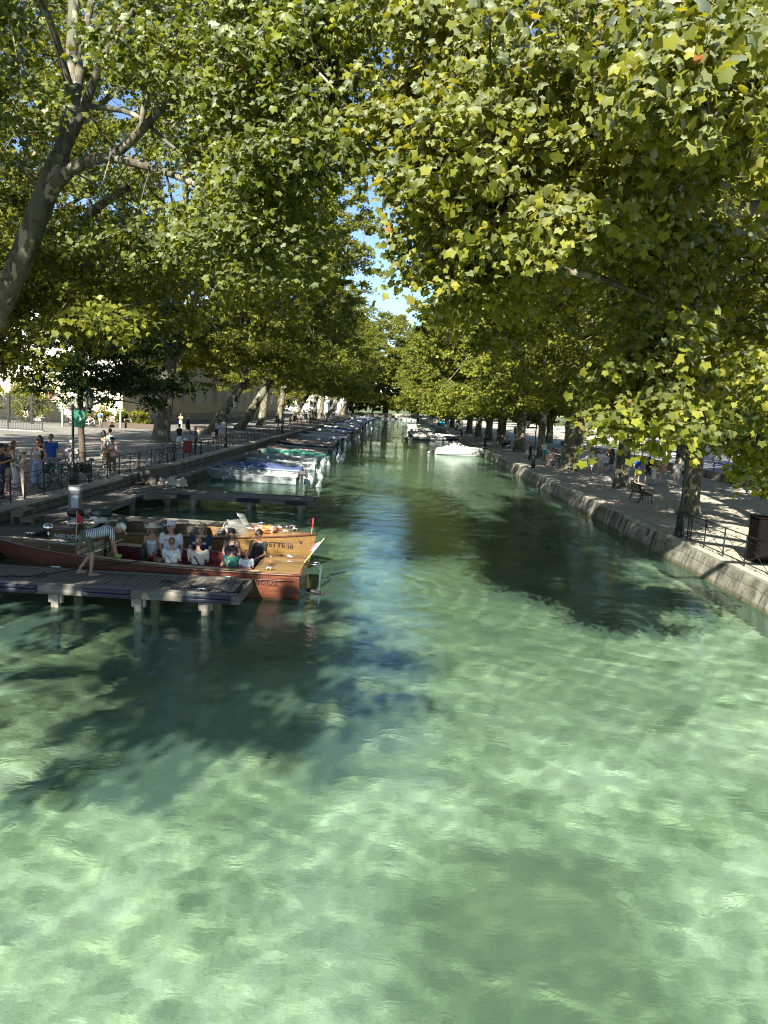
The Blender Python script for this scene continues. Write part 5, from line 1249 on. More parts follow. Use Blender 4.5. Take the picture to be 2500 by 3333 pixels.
t = thing('barrier', 'long grey concrete kerb wall with a green fence on it beyond the road', 'barrier', (28, 87, ZR)); b = MB(); b.span((0, 0, 0), (45, .3, .75)); b.build('wall', mat('grey_concrete', (.38, .38, .37), .9, bump=.2), t)
b = MB()
for k in range(90): b.box((.25+.5*k, .15, 1.3), (.02, .02, 1.1))
b.bar((0, .15, 1.85), (45, .15, 1.85), .05); b.bar((0, .15, 1.3), (45, .15, 1.3), .03); b.build('fence_panel', M_IRON, t)
t = thing('kiosk', 'white kiosk panel at the left end of the fence beyond the road', 'kiosk', (36.2, 88.5, ZR)); b = MB(); b.box((.6, .8, 1.5), (1.4, 1.4, 2.5)); b.build('wall', M_GELW, t, bevel=.03); b = MB(); b.box((.6, .8, 2.8), (1.7, 1.7, .1)); b.build('roof', M_GELW, t); b = MB(); b.box((.6, .09, 2.0), (1.1, .02, .5)); b.build('shutter', mat('pale_shutter', (.5, .56, .6), .5), t)
t = thing('market_awning', 'orange-red pitched awning on dark posts beside the white kiosk', 'awning', (41.2, 90, ZR)); M_AWN = mat('orange_canvas', (.62, .12, .035), .8, var=.1)
b = MB(); P = [(-2.6, -2, 2.35), (2.6, -2, 2.35), (2.6, 2, 2.35), (-2.6, 2, 2.35), (-1.0, 0, 3.35), (1.0, 0, 3.35)]; P2 = [(x, y, z-.22) for x, y, z in P[:4]]
b.add(P+P2, [(0, 1, 5, 4), (1, 2, 5), (2, 3, 4, 5), (3, 0, 4), (0, 6, 7, 1), (1, 7, 8, 2), (2, 8, 9, 3), (3, 9, 6, 0)]); b.build('canopy', M_AWN, t)
for x in (-2.4, 2.4):
    for y in (-1.8, 1.8): b = MB(); b.box((x, y, 1.1), (.1, .1, 2.4)); b.build('post', M_IRON, t)
t = thing('road_sign_post', 'pair of thin dark posts standing on the road behind the low wall', 'post', (25.6, 52.5, ZR)); 
for y in (0, .35): b = MB(); b.lathe([(.06, 0), (.05, .1), (.04, 3.3), (.01, 3.35)], n=8, c=(0, y, 0)); b.build('post', M_IRON, t)
def car(label, x, y, rz, c):
    t = thing('parked_car', label, 'car', (x, y, ZR), rz, 'cars parked beyond the right-hand lawn'); m = mat('paint_'+label[:9], c, .3, var=.05, coat=.8)
    b = MB(); pr = [(-2.1, .3), (-2.15, .75), (-1.9, .9), (-1.3, .98), (-.7, 1.42), (.8, 1.45), (1.5, 1.0), (2.1, .9), (2.15, .4), (2.0, .25)]; n = len(pr)
    vs = [(x_, -.85*(1 if z < 1.1 else .8), z) for x_, z in pr]+[(x_, .85*(1 if z < 1.1 else .8), z) for x_, z in pr]
    b.add(vs, [tuple(range(n)), tuple(range(n, 2*n))[::-1]]+[(i, n+i, n+(i+1) % n, (i+1) % n) for i in range(n)]); b.build('body', m, t, bevel=.05, seg=2)
    b = MB(); b.box((.05, 0, 1.2), (1.7, 1.46, .3), taper=.85); b.build('window', M_TINT, t)
    for sx_ in (-1.35, 1.35):
        for sy in (-.8, .8): b = MB(); b.tube([(sx_, sy-.1, .32), (sx_, sy+.1, .32)], .32, 16); b.build('wheel', M_BLACK, t)
for i, (x, y, c, l) in enumerate([(58, 134, (.65, .65, .66), 'white parked car, leftmost beyond the bright lawn'), (64, 135, (.12, .2, .45), 'blue parked car beyond the bright lawn'), (70, 136, (.6, .6, .6), 'silver parked car next to the blue one beyond the lawn'), (52, 134, (.62, .62, .6), 'pale parked car half hidden behind the kiosk')]): car(l, x, y, rb.uniform(-.1, .1), c)
t = thing('building', 'pinkish distant building with a red roof glimpsed between the right-hand leaves', 'building', (86, 170, .7)); b = MB(); b.span((-14, 0, 0), (14, 12, 11)); b.build('wall', mat('pink_render', (.5, .36, .31), .9), t)
b = MB(); b.add([(-15, -1, 11), (15, -1, 11), (15, 13, 11), (-15, 13, 11), (-9, 6, 15), (9, 6, 15)], [(0, 1, 5, 4), (1, 2, 5), (2, 3, 4, 5), (3, 0, 4)]); b.build('roof', mat('red_tiles', (.28, .10, .06), .9), t)
for i in range(7):
    for j in range(3): b = MB(); b.box((-11+3.6*i, -.03, 2.5+3.2*j), (1.1, .1, 1.7)); b.build('window', M_TINT, t)
# blue bundle on the right quay
b = MB(); g = np.random.default_rng(3)
for i in range(9): b.ball((g.uniform(-.6, .6), g.uniform(-.4, .4), .25+g.uniform(0, .5)), .42, 8)
tag(b.build('tarpaulin', mat('turquoise_sheet', (.02, .42, .55), .7), loc=(11.2, 178, ZR)), 'bright turquoise sheet bundled on the far right quay', 'tarpaulin')
# ================================================================ left background
M_LIME = mat('white_render', (.74, .72, .67), .9, var=.05, scale=.6); M_CREAM = mat('cream_render', (.66, .58, .40), .9, var=.08, scale=.6)
M_ROOFT = mat('brown_roof_tiles', (.20, .13, .09), .9, var=.35, scale=9, bump=.6); M_SHUT = mat('pale_blue_shutter', (.55, .60, .66), .7, var=.06); M_STN = mat('plinth_stone', (.42, .38, .30), .9, var=.2, bump=.3)
M_ORGW = mat('orange_window_wood', (.50, .17, .06), .6)
t = thing('town_house', 'tall white and cream house behind the railings, sunlit front with orange framed windows', 'house', (-29.4, 84, ZL))
def wallbox(name, a, c, m): b = MB(); b.span(a, c); return b.build(name, m, t)
wallbox('front_wall', (-34, 0, 4.9), (0, .4, 13.6), M_LIME); wallbox('lower_wall', (-34, -.05, 0), (0, .4, 4.9), M_CREAM)
wallbox('side_wall', (-.4, .4, 0), (0, 112, 13.2), M_CREAM); wallbox('plinth', (-.0, .2, 0), (.1, 112, 1.1), M_STN)
wallbox('cornice', (-34.3, -.35, 13.6), (.45, .4, 14.0), M_LIME)
b = MB(); b.add([(-35, -1, 13.9), (1, -1, 13.9), (1, 113, 13.9), (-35, 113, 13.9), (-17, 12, 19), (-17, 100, 19)], [(0, 1, 4), (1, 2, 5, 4), (2, 3, 5), (3, 0, 4, 5)]); b.build('roof', M_ROOFT, t)
b = MB(); b.box((-25.6, -.1, 6.8), (.14, .14, 13)); b.build('downpipe', M_GALV, t)
def win(x, z, w=1.15, h=2.0, shut=True, front=True, y=0):
    b = MB()
    if front: b.box((x, -.02, z), (w, .1, h))
    else: b.box((.02, y, z), (.1, w, h))
    o = b.build('window', M_TINT, t)
    b = MB()
    if front:
        b.box((x, -.09, z), (.1, .05, h)); b.box((x, -.09, z+h*.2), (w, .05, .07)); 
        for s_ in (-1, 1): b.box((x+s_*w/2, -.09, z), (.09, .06, h+.1))
        b.box((x, -.09, z+h/2), (w+.1, .06, .09))
    else:
        b.box((.08, y, z), (.05, .08, h)); b.box((.08, y, z+h*.2), (.05, w, .07)); b.box((.08, y, z+h/2), (.06, w+.1, .09))
    b.build('frame', M_ORGW if front else M_LIME, o)
    b = MB(); b.box((x, -.1, z-h/2-.06) if front else (.08, y, z-h/2-.06), (w+.3, .25, .1) if front else (.25, w+.3, .1)); b.build('sill', M_LIME, o)
    if shut:
        for s_ in (-1, 1):
            b = MB(); 
            if front: b.box((x+s_*(w*.5+.36), -.08, z), (.62, .06, h+.05)); [b.box((x+s_*(w*.5+.36), -.12, z-h/2+.2+.2*k), (.5, .03, .05)) for k in range(int(h/.2)-1)]
            else: b.box((.07, y+s_*(w*.5+.36), z), (.06, .62, h+.05)); [b.box((.11, y+s_*(w*.5+.36), z-h/2+.2+.2*k), (.03, .5, .05)) for k in range(int(h/.2)-1)]
            b.build('shutter', M_SHUT, o)
for z in (5.9, 9.6, 12.3):
    for x in (-31.5, -28.5, -23.0, -18.5, -14, -9.5, -4.5): 
        if z < 6 and x > -25: continue
        win(x, z, h=2.1 if z < 12 else 1.2)
for (x, z) in ((-21, 3.0), (-15, 3.0), (-8, 3.0)): win(x, z, .9, 1.1, False)
b = MB(); b.box((-29.6, -.06, 2.4), (.9, .08, 1.3)); b.build('cellar_window', M_TINT, t); b = MB(); b.box((-31.2, -.06, 2.8), (.5, .08, .7)); b.build('cellar_window', M_TINT, t)
for k in range(16):
    for z in (3.6, 8.6): win(0, z, 1.2, 2.0, True, False, 4+6.6*k)
b = MB(); b.tube([(-2.6, -.04, 2.2)]+[(-1.4-1.2*math.cos(a), -.06, 2.2+1.2*math.sin(a)) for a in [PI*k/12 for k in range(13)]]+[(-.2, -.04, .2)], .09, 8); b.build('arch_moulding', M_SHUT, t)
t = thing('building', 'far white building with a dark arched gateway past the left railings', 'building', (-20.5, 262, ZL)); b = MB(); b.span((-26, 0, 0), (4, 14, 10.5)); b.build('wall', M_LIME, t)
b = MB(); b.add([(-27, -1, 10.5), (5, -1, 10.5), (5, 15, 10.5), (-27, 15, 10.5), (-20, 7, 14), (-2, 7, 14)], [(0, 1, 5, 4), (1, 2, 5), (2, 3, 4, 5), (3, 0, 4)]); b.build('roof', M_ROOFT, t)
b = MB(); vs = [(1.6*math.cos(a), -.05, 3.2+1.6*math.sin(a)) for a in [PI*k/10 for k in range(11)]]+[(-1.6, -.05, 0), (1.6, -.05, 0)]; b.add(vs, [tuple(range(len(vs)))]); b.build('gateway', M_TINT, t)
for k in range(6):
    for z in (3, 7): 
        if k == 5 and z == 3: continue
        b = MB(); b.box((-24+4.2*k, -.04, z), (1.2, .1, 1.8)); b.build('window', M_TINT, t)
# tall railings with piers
t = thing('tall_fence', 'tall black bar fence with two square piers in front of the white house', 'fence', (-58, 77, ZL))
b = MB()
for k in range(190): b.box((.15*k, 0, 1.35), (.022, .022, 2.6))
for z in (.25, 1.9, 2.45): b.bar((0, 0, z), (28.5, 0, z), .04)
b.build('bars', M_IRONB, t)
for x in (19.7, 22.0, 7, 13): b = MB(); b.box((x, -.1, 1.4), (.24, .24, 2.85)); b.box((x, -.1, 2.86), (.3, .3, .08)); b.build('pier', M_IRONB, t)
t = thing('low_fence', 'waist-high black bar fence standing in front of the tall fence at the left', 'fence', (-29.2, 64.3, ZL), R(184)); b = MB()
for k in range(150): b.box((.13*k, 0, .62), (.02, .02, 1.0))
for z in (.14, 1.14): b.bar((0, 0, z), (19.6, 0, z), .045)
b.build('bars', M_IRONB, t)
for k in range(8): b = MB(); b.box((2.8*k, 0, .6), (.06, .06, 1.2)); b.build('post', M_IRONB, t)
b = MB(); b.span((-.1, -.15, 0), (20, .15, .07)); b.build('kerb', M_STN, t)
def shrub(name, label, cat, x, y, z, rx, ry, rz, n, per, size, seed, lm=None, stem=True):
    g = np.random.default_rng(seed); cl = blob((x, y, z+rz), (rx, ry, rz), n, g, .1); B = np.array((x, y, z)); t = thing(name, label, cat, (x, y, z))
    tub = []
    for i in range(14): a = g.uniform(0, 6.28); e = np.array([math.cos(a)*rx*.7, math.sin(a)*ry*.7, rz*1.5]); tub.append(([np.array([math.cos(a)*.1, math.sin(a)*.1, -.1]), e*.5+g.normal(size=3)*.05, e], [.03, .02, .008]))
    link('stem', wood_mesh('stem', tub), MBARK_D, t); link('leaves', leaves_mesh('leaves', cl-B, per, size, 'lo', g, (.35, .35, .35)), lm or ML, t); return t
shrub('bamboo', 'tall sunlit bamboo clump behind the bar fence at the left edge', 'bamboo', -37.8, 80.5, ZL, 2.6, 1.2, 2.7, 110, 90, .16, 41)
shrub('bamboo', 'second bamboo clump beside the first, cut by the left edge of the frame', 'bamboo', -42.5, 80.5, ZL, 2.2, 1.2, 2.9, 80, 90, .16, 42)
for i, (x, rx, lb) in enumerate([(-32.6, 1.2, 'green garden shrub between the two fence piers'), (-30.6, 1.4, 'leafy garden shrub right of the fence pier'), (-28.4, 1.2, 'low garden shrub behind the cycle shelter'), (-26.6, .9, 'small garden shrub behind the parked cycles')]): shrub('shrub', lb, 'shrub', x, 81, ZL+.35, rx, .8, .85, 34, 90, .14, 50+i)
t = thing('planter_wall', 'low brown retaining wall of the garden bed by the cycle shelter', 'wall', (-33, 78.6, ZL)); b = MB(); b.span((0, 0, 0), (9.2, .25, .55)); b.build('wall', mat('brown_wall', (.09, .07, .05), .9, bump=.3), t); b = MB(); b.span((0, .25, 0), (9.2, 4, .42)); b.build('soil', mat('soil', (.07, .05, .03), .95, bump=.5), t)
# cycle shelter
t = thing('cycle_shelter', 'curved glass cycle shelter with green hoops over the parked cycles', 'shelter', (-32.0, 75.5, ZL)); M_SHG = mat('shelter_green', (.08, .20, .17), .4)
b = MB(); arc = lambda a, y: (.05+2.9*(1-math.cos(a)), y, 1.75+1.55*math.sin(a))
for y in (-1.0, -.2, .6, 1.4, 2.2): b.tube([arc(PI/2*1.12*k/12, y) for k in range(13)], .035, 6)
b.bar(arc(0, -1.0), arc(0, 2.2), .05); b.bar(arc(PI/2, -1.0), arc(PI/2, 2.2), .05); b.build('hoops', M_SHG, t)
q = NB('shelter_glass'); q.color(q.ramp(q.noise(q.coord(), 2.5, 4), [(.35, (.35, .38, .36)), (.7, (.62, .64, .6))])); q.b.inputs['Alpha'].default_value = .55; q.b.inputs['Roughness'].default_value = .15
b = MB(); b.strip([arc(PI/2*1.12*k/12, -1.0) for k in range(13)], [arc(PI/2*1.12*k/12, 2.2) for k in range(13)]); b.build('glass', q.m, t)
for x, y in ((.1, -1.0), (.1, 2.2), (4.6, 2.2)): b = MB(); b.box((x, y, .9), (.17, .12, 1.8), taper=1.2); b.box((x, y, 1.78), (.7, .16, .12)); b.build('column', mat('pale_green_metal', (.16, .22, .19), .5), t)
# bicycles
def make_bike(label, frame, basket=False, bags=False, fat=1.0, group='bicycles on the left bank'):
    t = thing('bicycle', label, 'bicycle', (0, 0, 0), 0, group)      # stands along x
    for x in (-.52, .52):
        b = MB(); ring = [(x+.335*math.cos(a), 0, .34+.335*math.sin(a)) for a in [2*PI*k/24 for k in range(24)]]; b.tube(ring, .02*fat, 6, closed=True); w = b.build('wheel', M_BLACK, t)
        b = MB()
        for k in range(10): a = 2*PI*k/10; b.tube([(x, 0, .34), (x+.32*math.cos(a), 0, .34+.32*math.sin(a))], .003, 3)
        b.tube([(x, -.04, .34), (x, .04, .34)], .022, 8); b.build('spokes', M_GALV, w)
    b = MB(); BB = (-.08, 0, .29); ST = (-.2, 0, .72); HT = (.36, 0, .78); HB = (.40, 0, .62)
    for p, q_ in ((BB, ST), (ST, HT), (BB, HB), (HT, HB), (ST, (-.52, 0, .34)), (BB, (-.52, 0, .34)), (HB, (.52, 0, .34))): b.tube([p, q_], .02, 8)
    b.build('frame', frame, t)
    b = MB(); b.tube([ST, (-.23, 0, .88)], .014, 6); b.ball((-.24, 0, .92), .13, 8, 0, (1.1, .6, .3)); b.build('saddle', M_BLACK, t)
    b = MB(); b.tube([HT, (.34, 0, .98)], .014, 6); b.tube([(.26, -.28, .99), (.36, -.12, 1.0), (.36, .12, 1.0), (.26, .28, .99)], .014, 6); b.build('handlebar', M_BLACK, t)
    b = MB(); b.tube([(-.08, -.06, .29), (-.08, .06, .29)], .09, 12); b.tube([(-.08, .08, .29), (.04, .1, .18)], .01, 5); b.tube([(-.08, -.08, .29), (-.2, -.1, .4)], .01, 5); b.build('crank', M_GALV, t)
    if basket:
        b = MB(); b.lathe([(.13, .98), (.18, 1.22)], c=(.55, 0, 0), n=10); b.build('basket', M_DKW, t)
    if bags:
        for s_ in (-1, 1): b = MB(); b.box((-.55, s_*.13, .56), (.34, .13, .34)); b.build('pannier', M_BLACK, t, bevel=.03)
    b = MB(); b.box((-.52, 0, .72), (.4, .12, .02)); b.tube([(-.45, 0, .7), (-.52, 0, .4)], .008, 5); b.build('rack', M_BLACK, t)
    return t
M_FT = mat('teal_frame', (.04, .30, .24), .35, coat=.5); M_FB = mat('black_frame', (.015, .015, .018), .4); M_FW = mat('white_frame', (.6, .6, .6), .35); M_FR = mat('dull_red_frame', (.3, .08, .06), .4)
k1 = make_bike('teal bicycle held by the helmeted cyclist at the railing', M_FT); k1.location = (-12.55, 28.6, ZL); k1.rotation_euler = (R(3), 0, R(70))
k2 = make_bike('white bicycle with a tall front basket leaning behind the railing', M_FW, True, True); k2.location = (-12.2, 31.6, ZL); k2.rotation_euler = (R(5), 0, R(63))
k3 = make_bike('black bicycle right of the lamp post, behind the white one', M_FB, False, True); k3.location = (-12.9, 30.3, ZL); k3.rotation_euler = (R(-6), 0, R(30))
k4 = make_bike('black bicycle propped on the railing near the big sunlit trunk', M_FB); k4.location = (-12.45, 42.2, ZL); k4.rotation_euler = (R(7), 0, R(68))
dup(k4, -12.5, 44.3, ZL, R(95), 'dark bicycle propped beside the one by the big sunlit trunk')
for i, (u, v, src, lb) in enumerate([(240, 1388, k2, 'leftmost parked bicycle under the glass shelter'), (292, 1392, k2, 'parked bicycle with bright wheels right of the young tree'), (312, 1388, k4, 'dark parked bicycle left of the man with the blue rucksack'), (352, 1389, k4, 'parked bicycle right of the man with the blue rucksack'), (382, 1388, k4, 'parked bicycle second to the right of the blue rucksack'), (412, 1391, k2, 'rightmost parked bicycle by the shelter')]):
    p = gp(u, v, ZL); dup(src, p.x, p.y, ZL, R([10, -15, 20, 8, -10, 5][i]), lb, 1.15, 'bicycles parked by the shelter')
for i in range(4): dup(k4, 19.0+.7*i, 70+.8*i, ZR, R(20+5*i), '%s bicycle from the left in the shade behind the strolling group' % ['first', 'second', 'third', 'fourth'][i], 1.0, 'bicycles parked on the right bank')
# pushchair, red case
t = thing('pushchair', 'black pushchair in front of the big sunlit trunk', 'pushchair', (*gp(612, 1412, ZL)[:2], ZL), .4)
b = MB(); b.box((0, 0, .55), (.42, .6, .12), rot=Matrix.Rotation(.3, 3, 'X')); b.box((0, .3, .8), (.42, .1, .5), rot=Matrix.Rotation(-.3, 3, 'X')); b.build('seat', M_BLACK, t, bevel=.03)
b = MB(); b.tube([(0, .32*math.cos(a)+.1, 1.0+.3*math.sin(a)) for a in [PI*k/8 for k in range(5)]], .2, 8); b.build('hood', M_BLACK, t)
b = MB()
for s_ in (-.22, .22): b.tube([(s_, -.4, .15), (s_, .2, .6), (s_, .5, 1.05)], .014, 6); b.tube([(s_, .4, .15), (s_, 0, .5)], .014, 6)
b.tube([(-.22, .5, 1.05), (.22, .5, 1.05)], .016, 6); b.build('frame', M_GALV, t)
for x in (-.24, .24):
    for y in (-.4, .4): b = MB(); b.tube([(x-.02, y, .13), (x+.02, y, .13)], .13, 12); b.build('wheel', M_BLACK, t)
t = thing('suitcase', 'dark red upright case behind the railing beside the man in navy', 'case', (-13.0, 49.2, ZL)); b = MB(); b.box((0, 0, .45), (.5, .35, .75)); b.build('body', mat('case_red', (.30, .015, .02), .6), t, bevel=.05, seg=2); b = MB(); b.tube([(-.12, 0, .8), (-.12, 0, .98), (.12, 0, .98), (.12, 0, .8)], .012, 6); b.build('handle', M_BLACK, t)
# white floodlight post far left
t = thing('traffic_post', 'thin grey post with a small lamp head between the leaning trunks', 'post', (-21, 118, ZL)); b = MB(); b.lathe([(.06, 0), (.04, 4.5)], n=8); b.build('post', M_GALV, t); b = MB(); b.box((.2, 0, 4.5), (.5, .3, .2)); b.build('lamp_head', M_GALV, t)
# young dark tree by the lamp post
g = np.random.default_rng(77); base = (-16.1, 40.0, ZL)
limbs = [[(base[0], base[1], .8, .2), (-16.1, 40, 1.5, .165), (-16.2, 40, 4, .15), (-16.2, 40, 7, .12), (-16.0, 40, 10, .07), (-16, 40, 12.5, .03)],
         [(-16.2, 40, 3.6, .07), (-14.5, 39.4, 4.2, .05), (-12.8, 39, 4.1, .025)], [(-16.2, 40, 4.4, .06), (-18, 39.6, 5.0, .045), (-20, 39.3, 5.0, .02)], [(-16.2, 40, 5.8, .06), (-14, 40, 7.2, .04), (-12.6, 40, 7.6, .02)], [(-16.2, 40, 6.6, .06), (-18.5, 40.5, 8, .04), (-20.5, 41, 8.3, .02)]]
cl = np.vstack([blob((-16.0, 40, 9.0), (5.4, 4.0, 4.4), 210, g, .25), blob((-14.8, 39.6, 5.2), (5.0, 3, 1.2), 70, g, .1), img_clumps([(380, 1180), (540, 1200), (520, 1330), (430, 1360), (390, 1300)], 10, 38, 41, g)])
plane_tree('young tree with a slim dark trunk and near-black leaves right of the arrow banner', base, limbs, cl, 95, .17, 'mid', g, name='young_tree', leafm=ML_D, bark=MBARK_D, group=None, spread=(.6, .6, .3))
# ================================================================ people
SKIN = {k: mat('skin_'+k, c, .55, var=.06, scale=12) for k, c in {'fair': (.48, .28, .20), 'tan': (.36, .20, .13), 'olive': (.29, .16, .10)}.items()}
M_EYE = mat('eye_dark', (.03, .02, .018), .3); M_LIP = mat('lip', (.36, .12, .10), .5)
def remesh(mb, vox, smooth=2):
    me = mb.mesh('tmp'); o = bpy.data.objects.new('tmp', me); col.objects.link(o)
    m = o.modifiers.new('r', 'REMESH'); m.mode = 'VOXEL'; m.voxel_size = vox; m.use_smooth_shade = True
    s = o.modifiers.new('s', 'SMOOTH'); s.factor = .6; s.iterations = smooth
    dg = bpy.context.evaluated_depsgraph_get(); out = bpy.data.meshes.new_from_object(o.evaluated_get(dg)); bpy.data.objects.remove(o); bpy.data.meshes.remove(me)
    return out
def cap(b, a, c, ra, rc, n=10, k=0.0):
    a, c = Vector(a), Vector(c); m = a.lerp(c, .4)
    b.tube([a, m, c], [ra, (ra*.6+rc*.4)*(1+k), rc], n, smooth=True); b.ball(a, ra, 7); b.ball(c, rc, 7)
def torso(b, P, half, depth, n=14):
    b.tube(P, half, n, flat=depth)
SH = 0
def person(label, loc, rz, h=1.72, skin='fair', pose='stand', top=None, topm=None, sleeve='short', bottom='trousers', botm=None, hair='short', hairm=None, hat=None, hatm=None, shoes=M_BLACK, arms=None, lean=0.0, turn=0.0, wide=1.0, female=False, vox=.02, glasses=False, strap=None, stride=.0, group=None, backpack=None, crop=False, hold=None, low=0.0):
    """faces +y at rz = 0; z = 0 is the sole (or the seat minus 0.45 h/1.72 when sitting)"""
    t = thing('person', label, 'person', loc, rz, group); s = h/1.72; V3 = lambda x, y, z: Vector((x, y, z))*s
    w = wide*(.93 if female else 1)
    sit = pose == 'sit'; hipz = .90 if not sit else .54
    pel = Vector((0, 0, hipz)); up = Vector((0, math.sin(lean), math.cos(lean)))
    if pose == 'bend': up = Vector((0, math.sin(1.33), math.cos(1.33)))
    sd = Vector((1, 0, 0)); fw = sd.cross(up)*-1; fw = Vector((0, math.cos(math.asin(up.y)), -up.y)) if pose == 'bend' else Vector((0, up.z, -up.y))
    T = lambda a, b_, c: (pel + sd*a + fw*b_ + up*c)
    neck = T(0, -.01, .56); hd = T(0, .02, .72) if pose != 'bend' else T(0, .03, .70)
    shl, shr = T(-.185*w, -.01, .50), T(.185*w, -.01, .50)
    hl, hr = pel+Vector((-.095, 0, -.03)), pel+Vector((.095, 0, -.03))
    if sit:
        kl, kr = hl+Vector((-.05, .43, .0)), hr+Vector((.05, .43, .0)); al, ar = Vector((-.13, .42, .09)), Vector((.13, .46, .09))
    elif pose == 'bend':
        kl, kr = Vector((-.12, .12, .48)), Vector((.14, .10, .48)); al, ar = Vector((-.14, -.16, .08)), Vector((.17, .06, .08)); 
        pel_off = 0
    else:
        kl, kr = Vector((-.10, stride*.55+.02, .49)), Vector((.10, -stride*.35+.03, .49)); al, ar = Vector((-.11, stride, .08)), Vector((.11, -stride, .08+abs(stride)*.12))
    A = {'down': ((-.06, .0, -.28), (-.03, .06, -.53)), 'lap': ((-.03, .08, -.26), (.07, .30, -.34)), 'phone': ((-.03, .06, -.27), (.10, .26, -.17)), 'hip': ((-.16, -.05, -.24), (-.06, .06, -.42)), 'face': ((.0, .14, -.24), (.12, .17, -.0)), 'back': ((-.05, -.10, -.27), (.10, -.18, -.42)), 'fwd': ((-.04, .14, -.22), (-.02, .38, -.18)), 'reach': ((-.0, .06, -.30), (.05, .12, -.56)), 'hug': ((-.06, .14, -.2), (.15, .34, -.12))}
    arms = arms or ('down', 'down'); J = {}
    for nm, sh, sg, key in (('l', shl, -1, arms[0]), ('r', shr, 1, arms[1])):
        (ex, ey, ez), (wx, wy, wz) = A[key]
        if pose == 'bend': el = sh+Vector((-sg*-.03, ey, -.28)); wr = sh+Vector((0, wy, -.52))
        else: el = sh+Vector((-sg*ex*-1 if 0 else sg*-ex, 0, 0))+fw*ey+up*ez; wr = sh+Vector((sg*-wx, 0, 0))+fw*wy+up*wz
        J[nm] = (sh, el, wr)
    S = lambda p: p*s
    b = MB()
    cw = .15*w if not female else .135*w
    P = [T(0, 0, -.10), T(0, 0, 0), T(0, .0, .16), T(0, .01, .32), T(0, 0, .44), T(0, -.01, .52), T(0, -.01, .56)]
    half = [.12*w, .165*w, (.135 if not female else .118)*w, (.16 if not female else .14)*w, (.175 if not female else .15)*w, .12*w, .06]
    torso(b, [S(p) for p in P], [x*s for x in half], .64)
    if female: 
        for sg in (-.065, .065): b.ball(S(T(sg, .075, .36)), .062*s, 8)
    cap(b, S(T(0, -.01, .52)), S(hd-up*.06), .052*s, .05*s)
    for (sh, el, wr) in J.values():
        cap(b, S(sh), S(el), (.052 if not female else .043)*w*s, (.038 if not female else .033)*s, k=.06); cap(b, S(el), S(wr), .037*s if not female else .032*s, .024*s, k=.08)
        d = (wr-el).normalized(); cap(b, S(wr), S(wr+d*.07), .028*s, .03*s)
    for hp, kn, an in ((hl, kl, al), (hr, kr, ar)):
        cap(b, S(hp), S(kn), .085*w*s, .052*s, k=.03); cap(b, S(kn), S(an), .052*s, .034*s, k=.16)
        b.box(S(an+Vector((0, .06, -.045))), (.08*s, .23*s, .065*s)); 
    # head
    q = Matrix.Rotation(turn, 3, 'Z'); hf = q @ fw if pose != 'bend' else up*.5+Vector((0, 0, -.85)); hf = hf.normalized(); hu = up if pose != 'bend' else fw*-1+up*.35; 
    if pose == 'bend': hu = (up-hf*up.dot(hf)).normalized()
    hs = hf.cross(hu).normalized(); HM = Matrix((hs, hf, hu)).transposed()
    b.ball(S(hd+hu*.02), .1*s, 12, 0, (.78, .98, 1.12), HM); b.ball(S(hd+hf*.03-hu*.055), .066*s, 8, 0, (.85, 1, .9), HM)
    b.ball(S(hd+hf*.105-hu*.005), .017*s, 6, 0, (.8, 1, 1.5), HM)
    for sg in (-1, 1): b.ball(S(hd+hs*sg*.08+hu*.0), .024*s, 6, 0, (.4, .8, 1.2), HM)
    me = remesh(b, vox, 2)
    # hands and features joined to the body mesh
    b = MB(); b.v = [tuple(v.co) for v in me.vertices]; b.f = [list(p.vertices) for p in me.polygons]; b.mi = [0]*len(b.f); b.sm = [True]*len(b.f); bpy.data.meshes.remove(me)
    for sg, (sh, el, wr) in ((-1, J['l']), (1, J['r'])):
        d = (wr-el).normalized(); side = d.cross(fw if abs(d.dot(fw)) < .9 else up).normalized(); nrm = side.cross(d)
        for k, (o_, L_) in enumerate(((-.024, .062), (-.008, .074), (.008, .07), (.024, .056))):
            p0 = wr+d*.075+side*o_; p1 = p0+d*L_*.5+nrm*.006; p2 = p0+d*L_*.85+nrm*.028
            b.tube([S(p0), S(p1), S(p2)], [.0085*s, .008*s, .006*s], 5)
        p0 = wr+d*.03+side*.026*sg; b.tube([S(p0), S(p0+side*.022*sg+d*.03), S(p0+side*.028*sg+d*.058+nrm*.008)], [.0105*s, .009*s, .007*s], 5)
    for sg in (-1, 1): b.ball(S(hd+hs*sg*.033+hf*.086+hu*.02), .011*s, 6, 1, (1.2, .6, .7), HM)
    b.ball(S(hd+hf*.092-hu*.052), .016*s, 6, 2, (1.4, .5, .45), HM)
    o = b.build('body', [SKIN[skin], M_EYE, M_LIP], t)
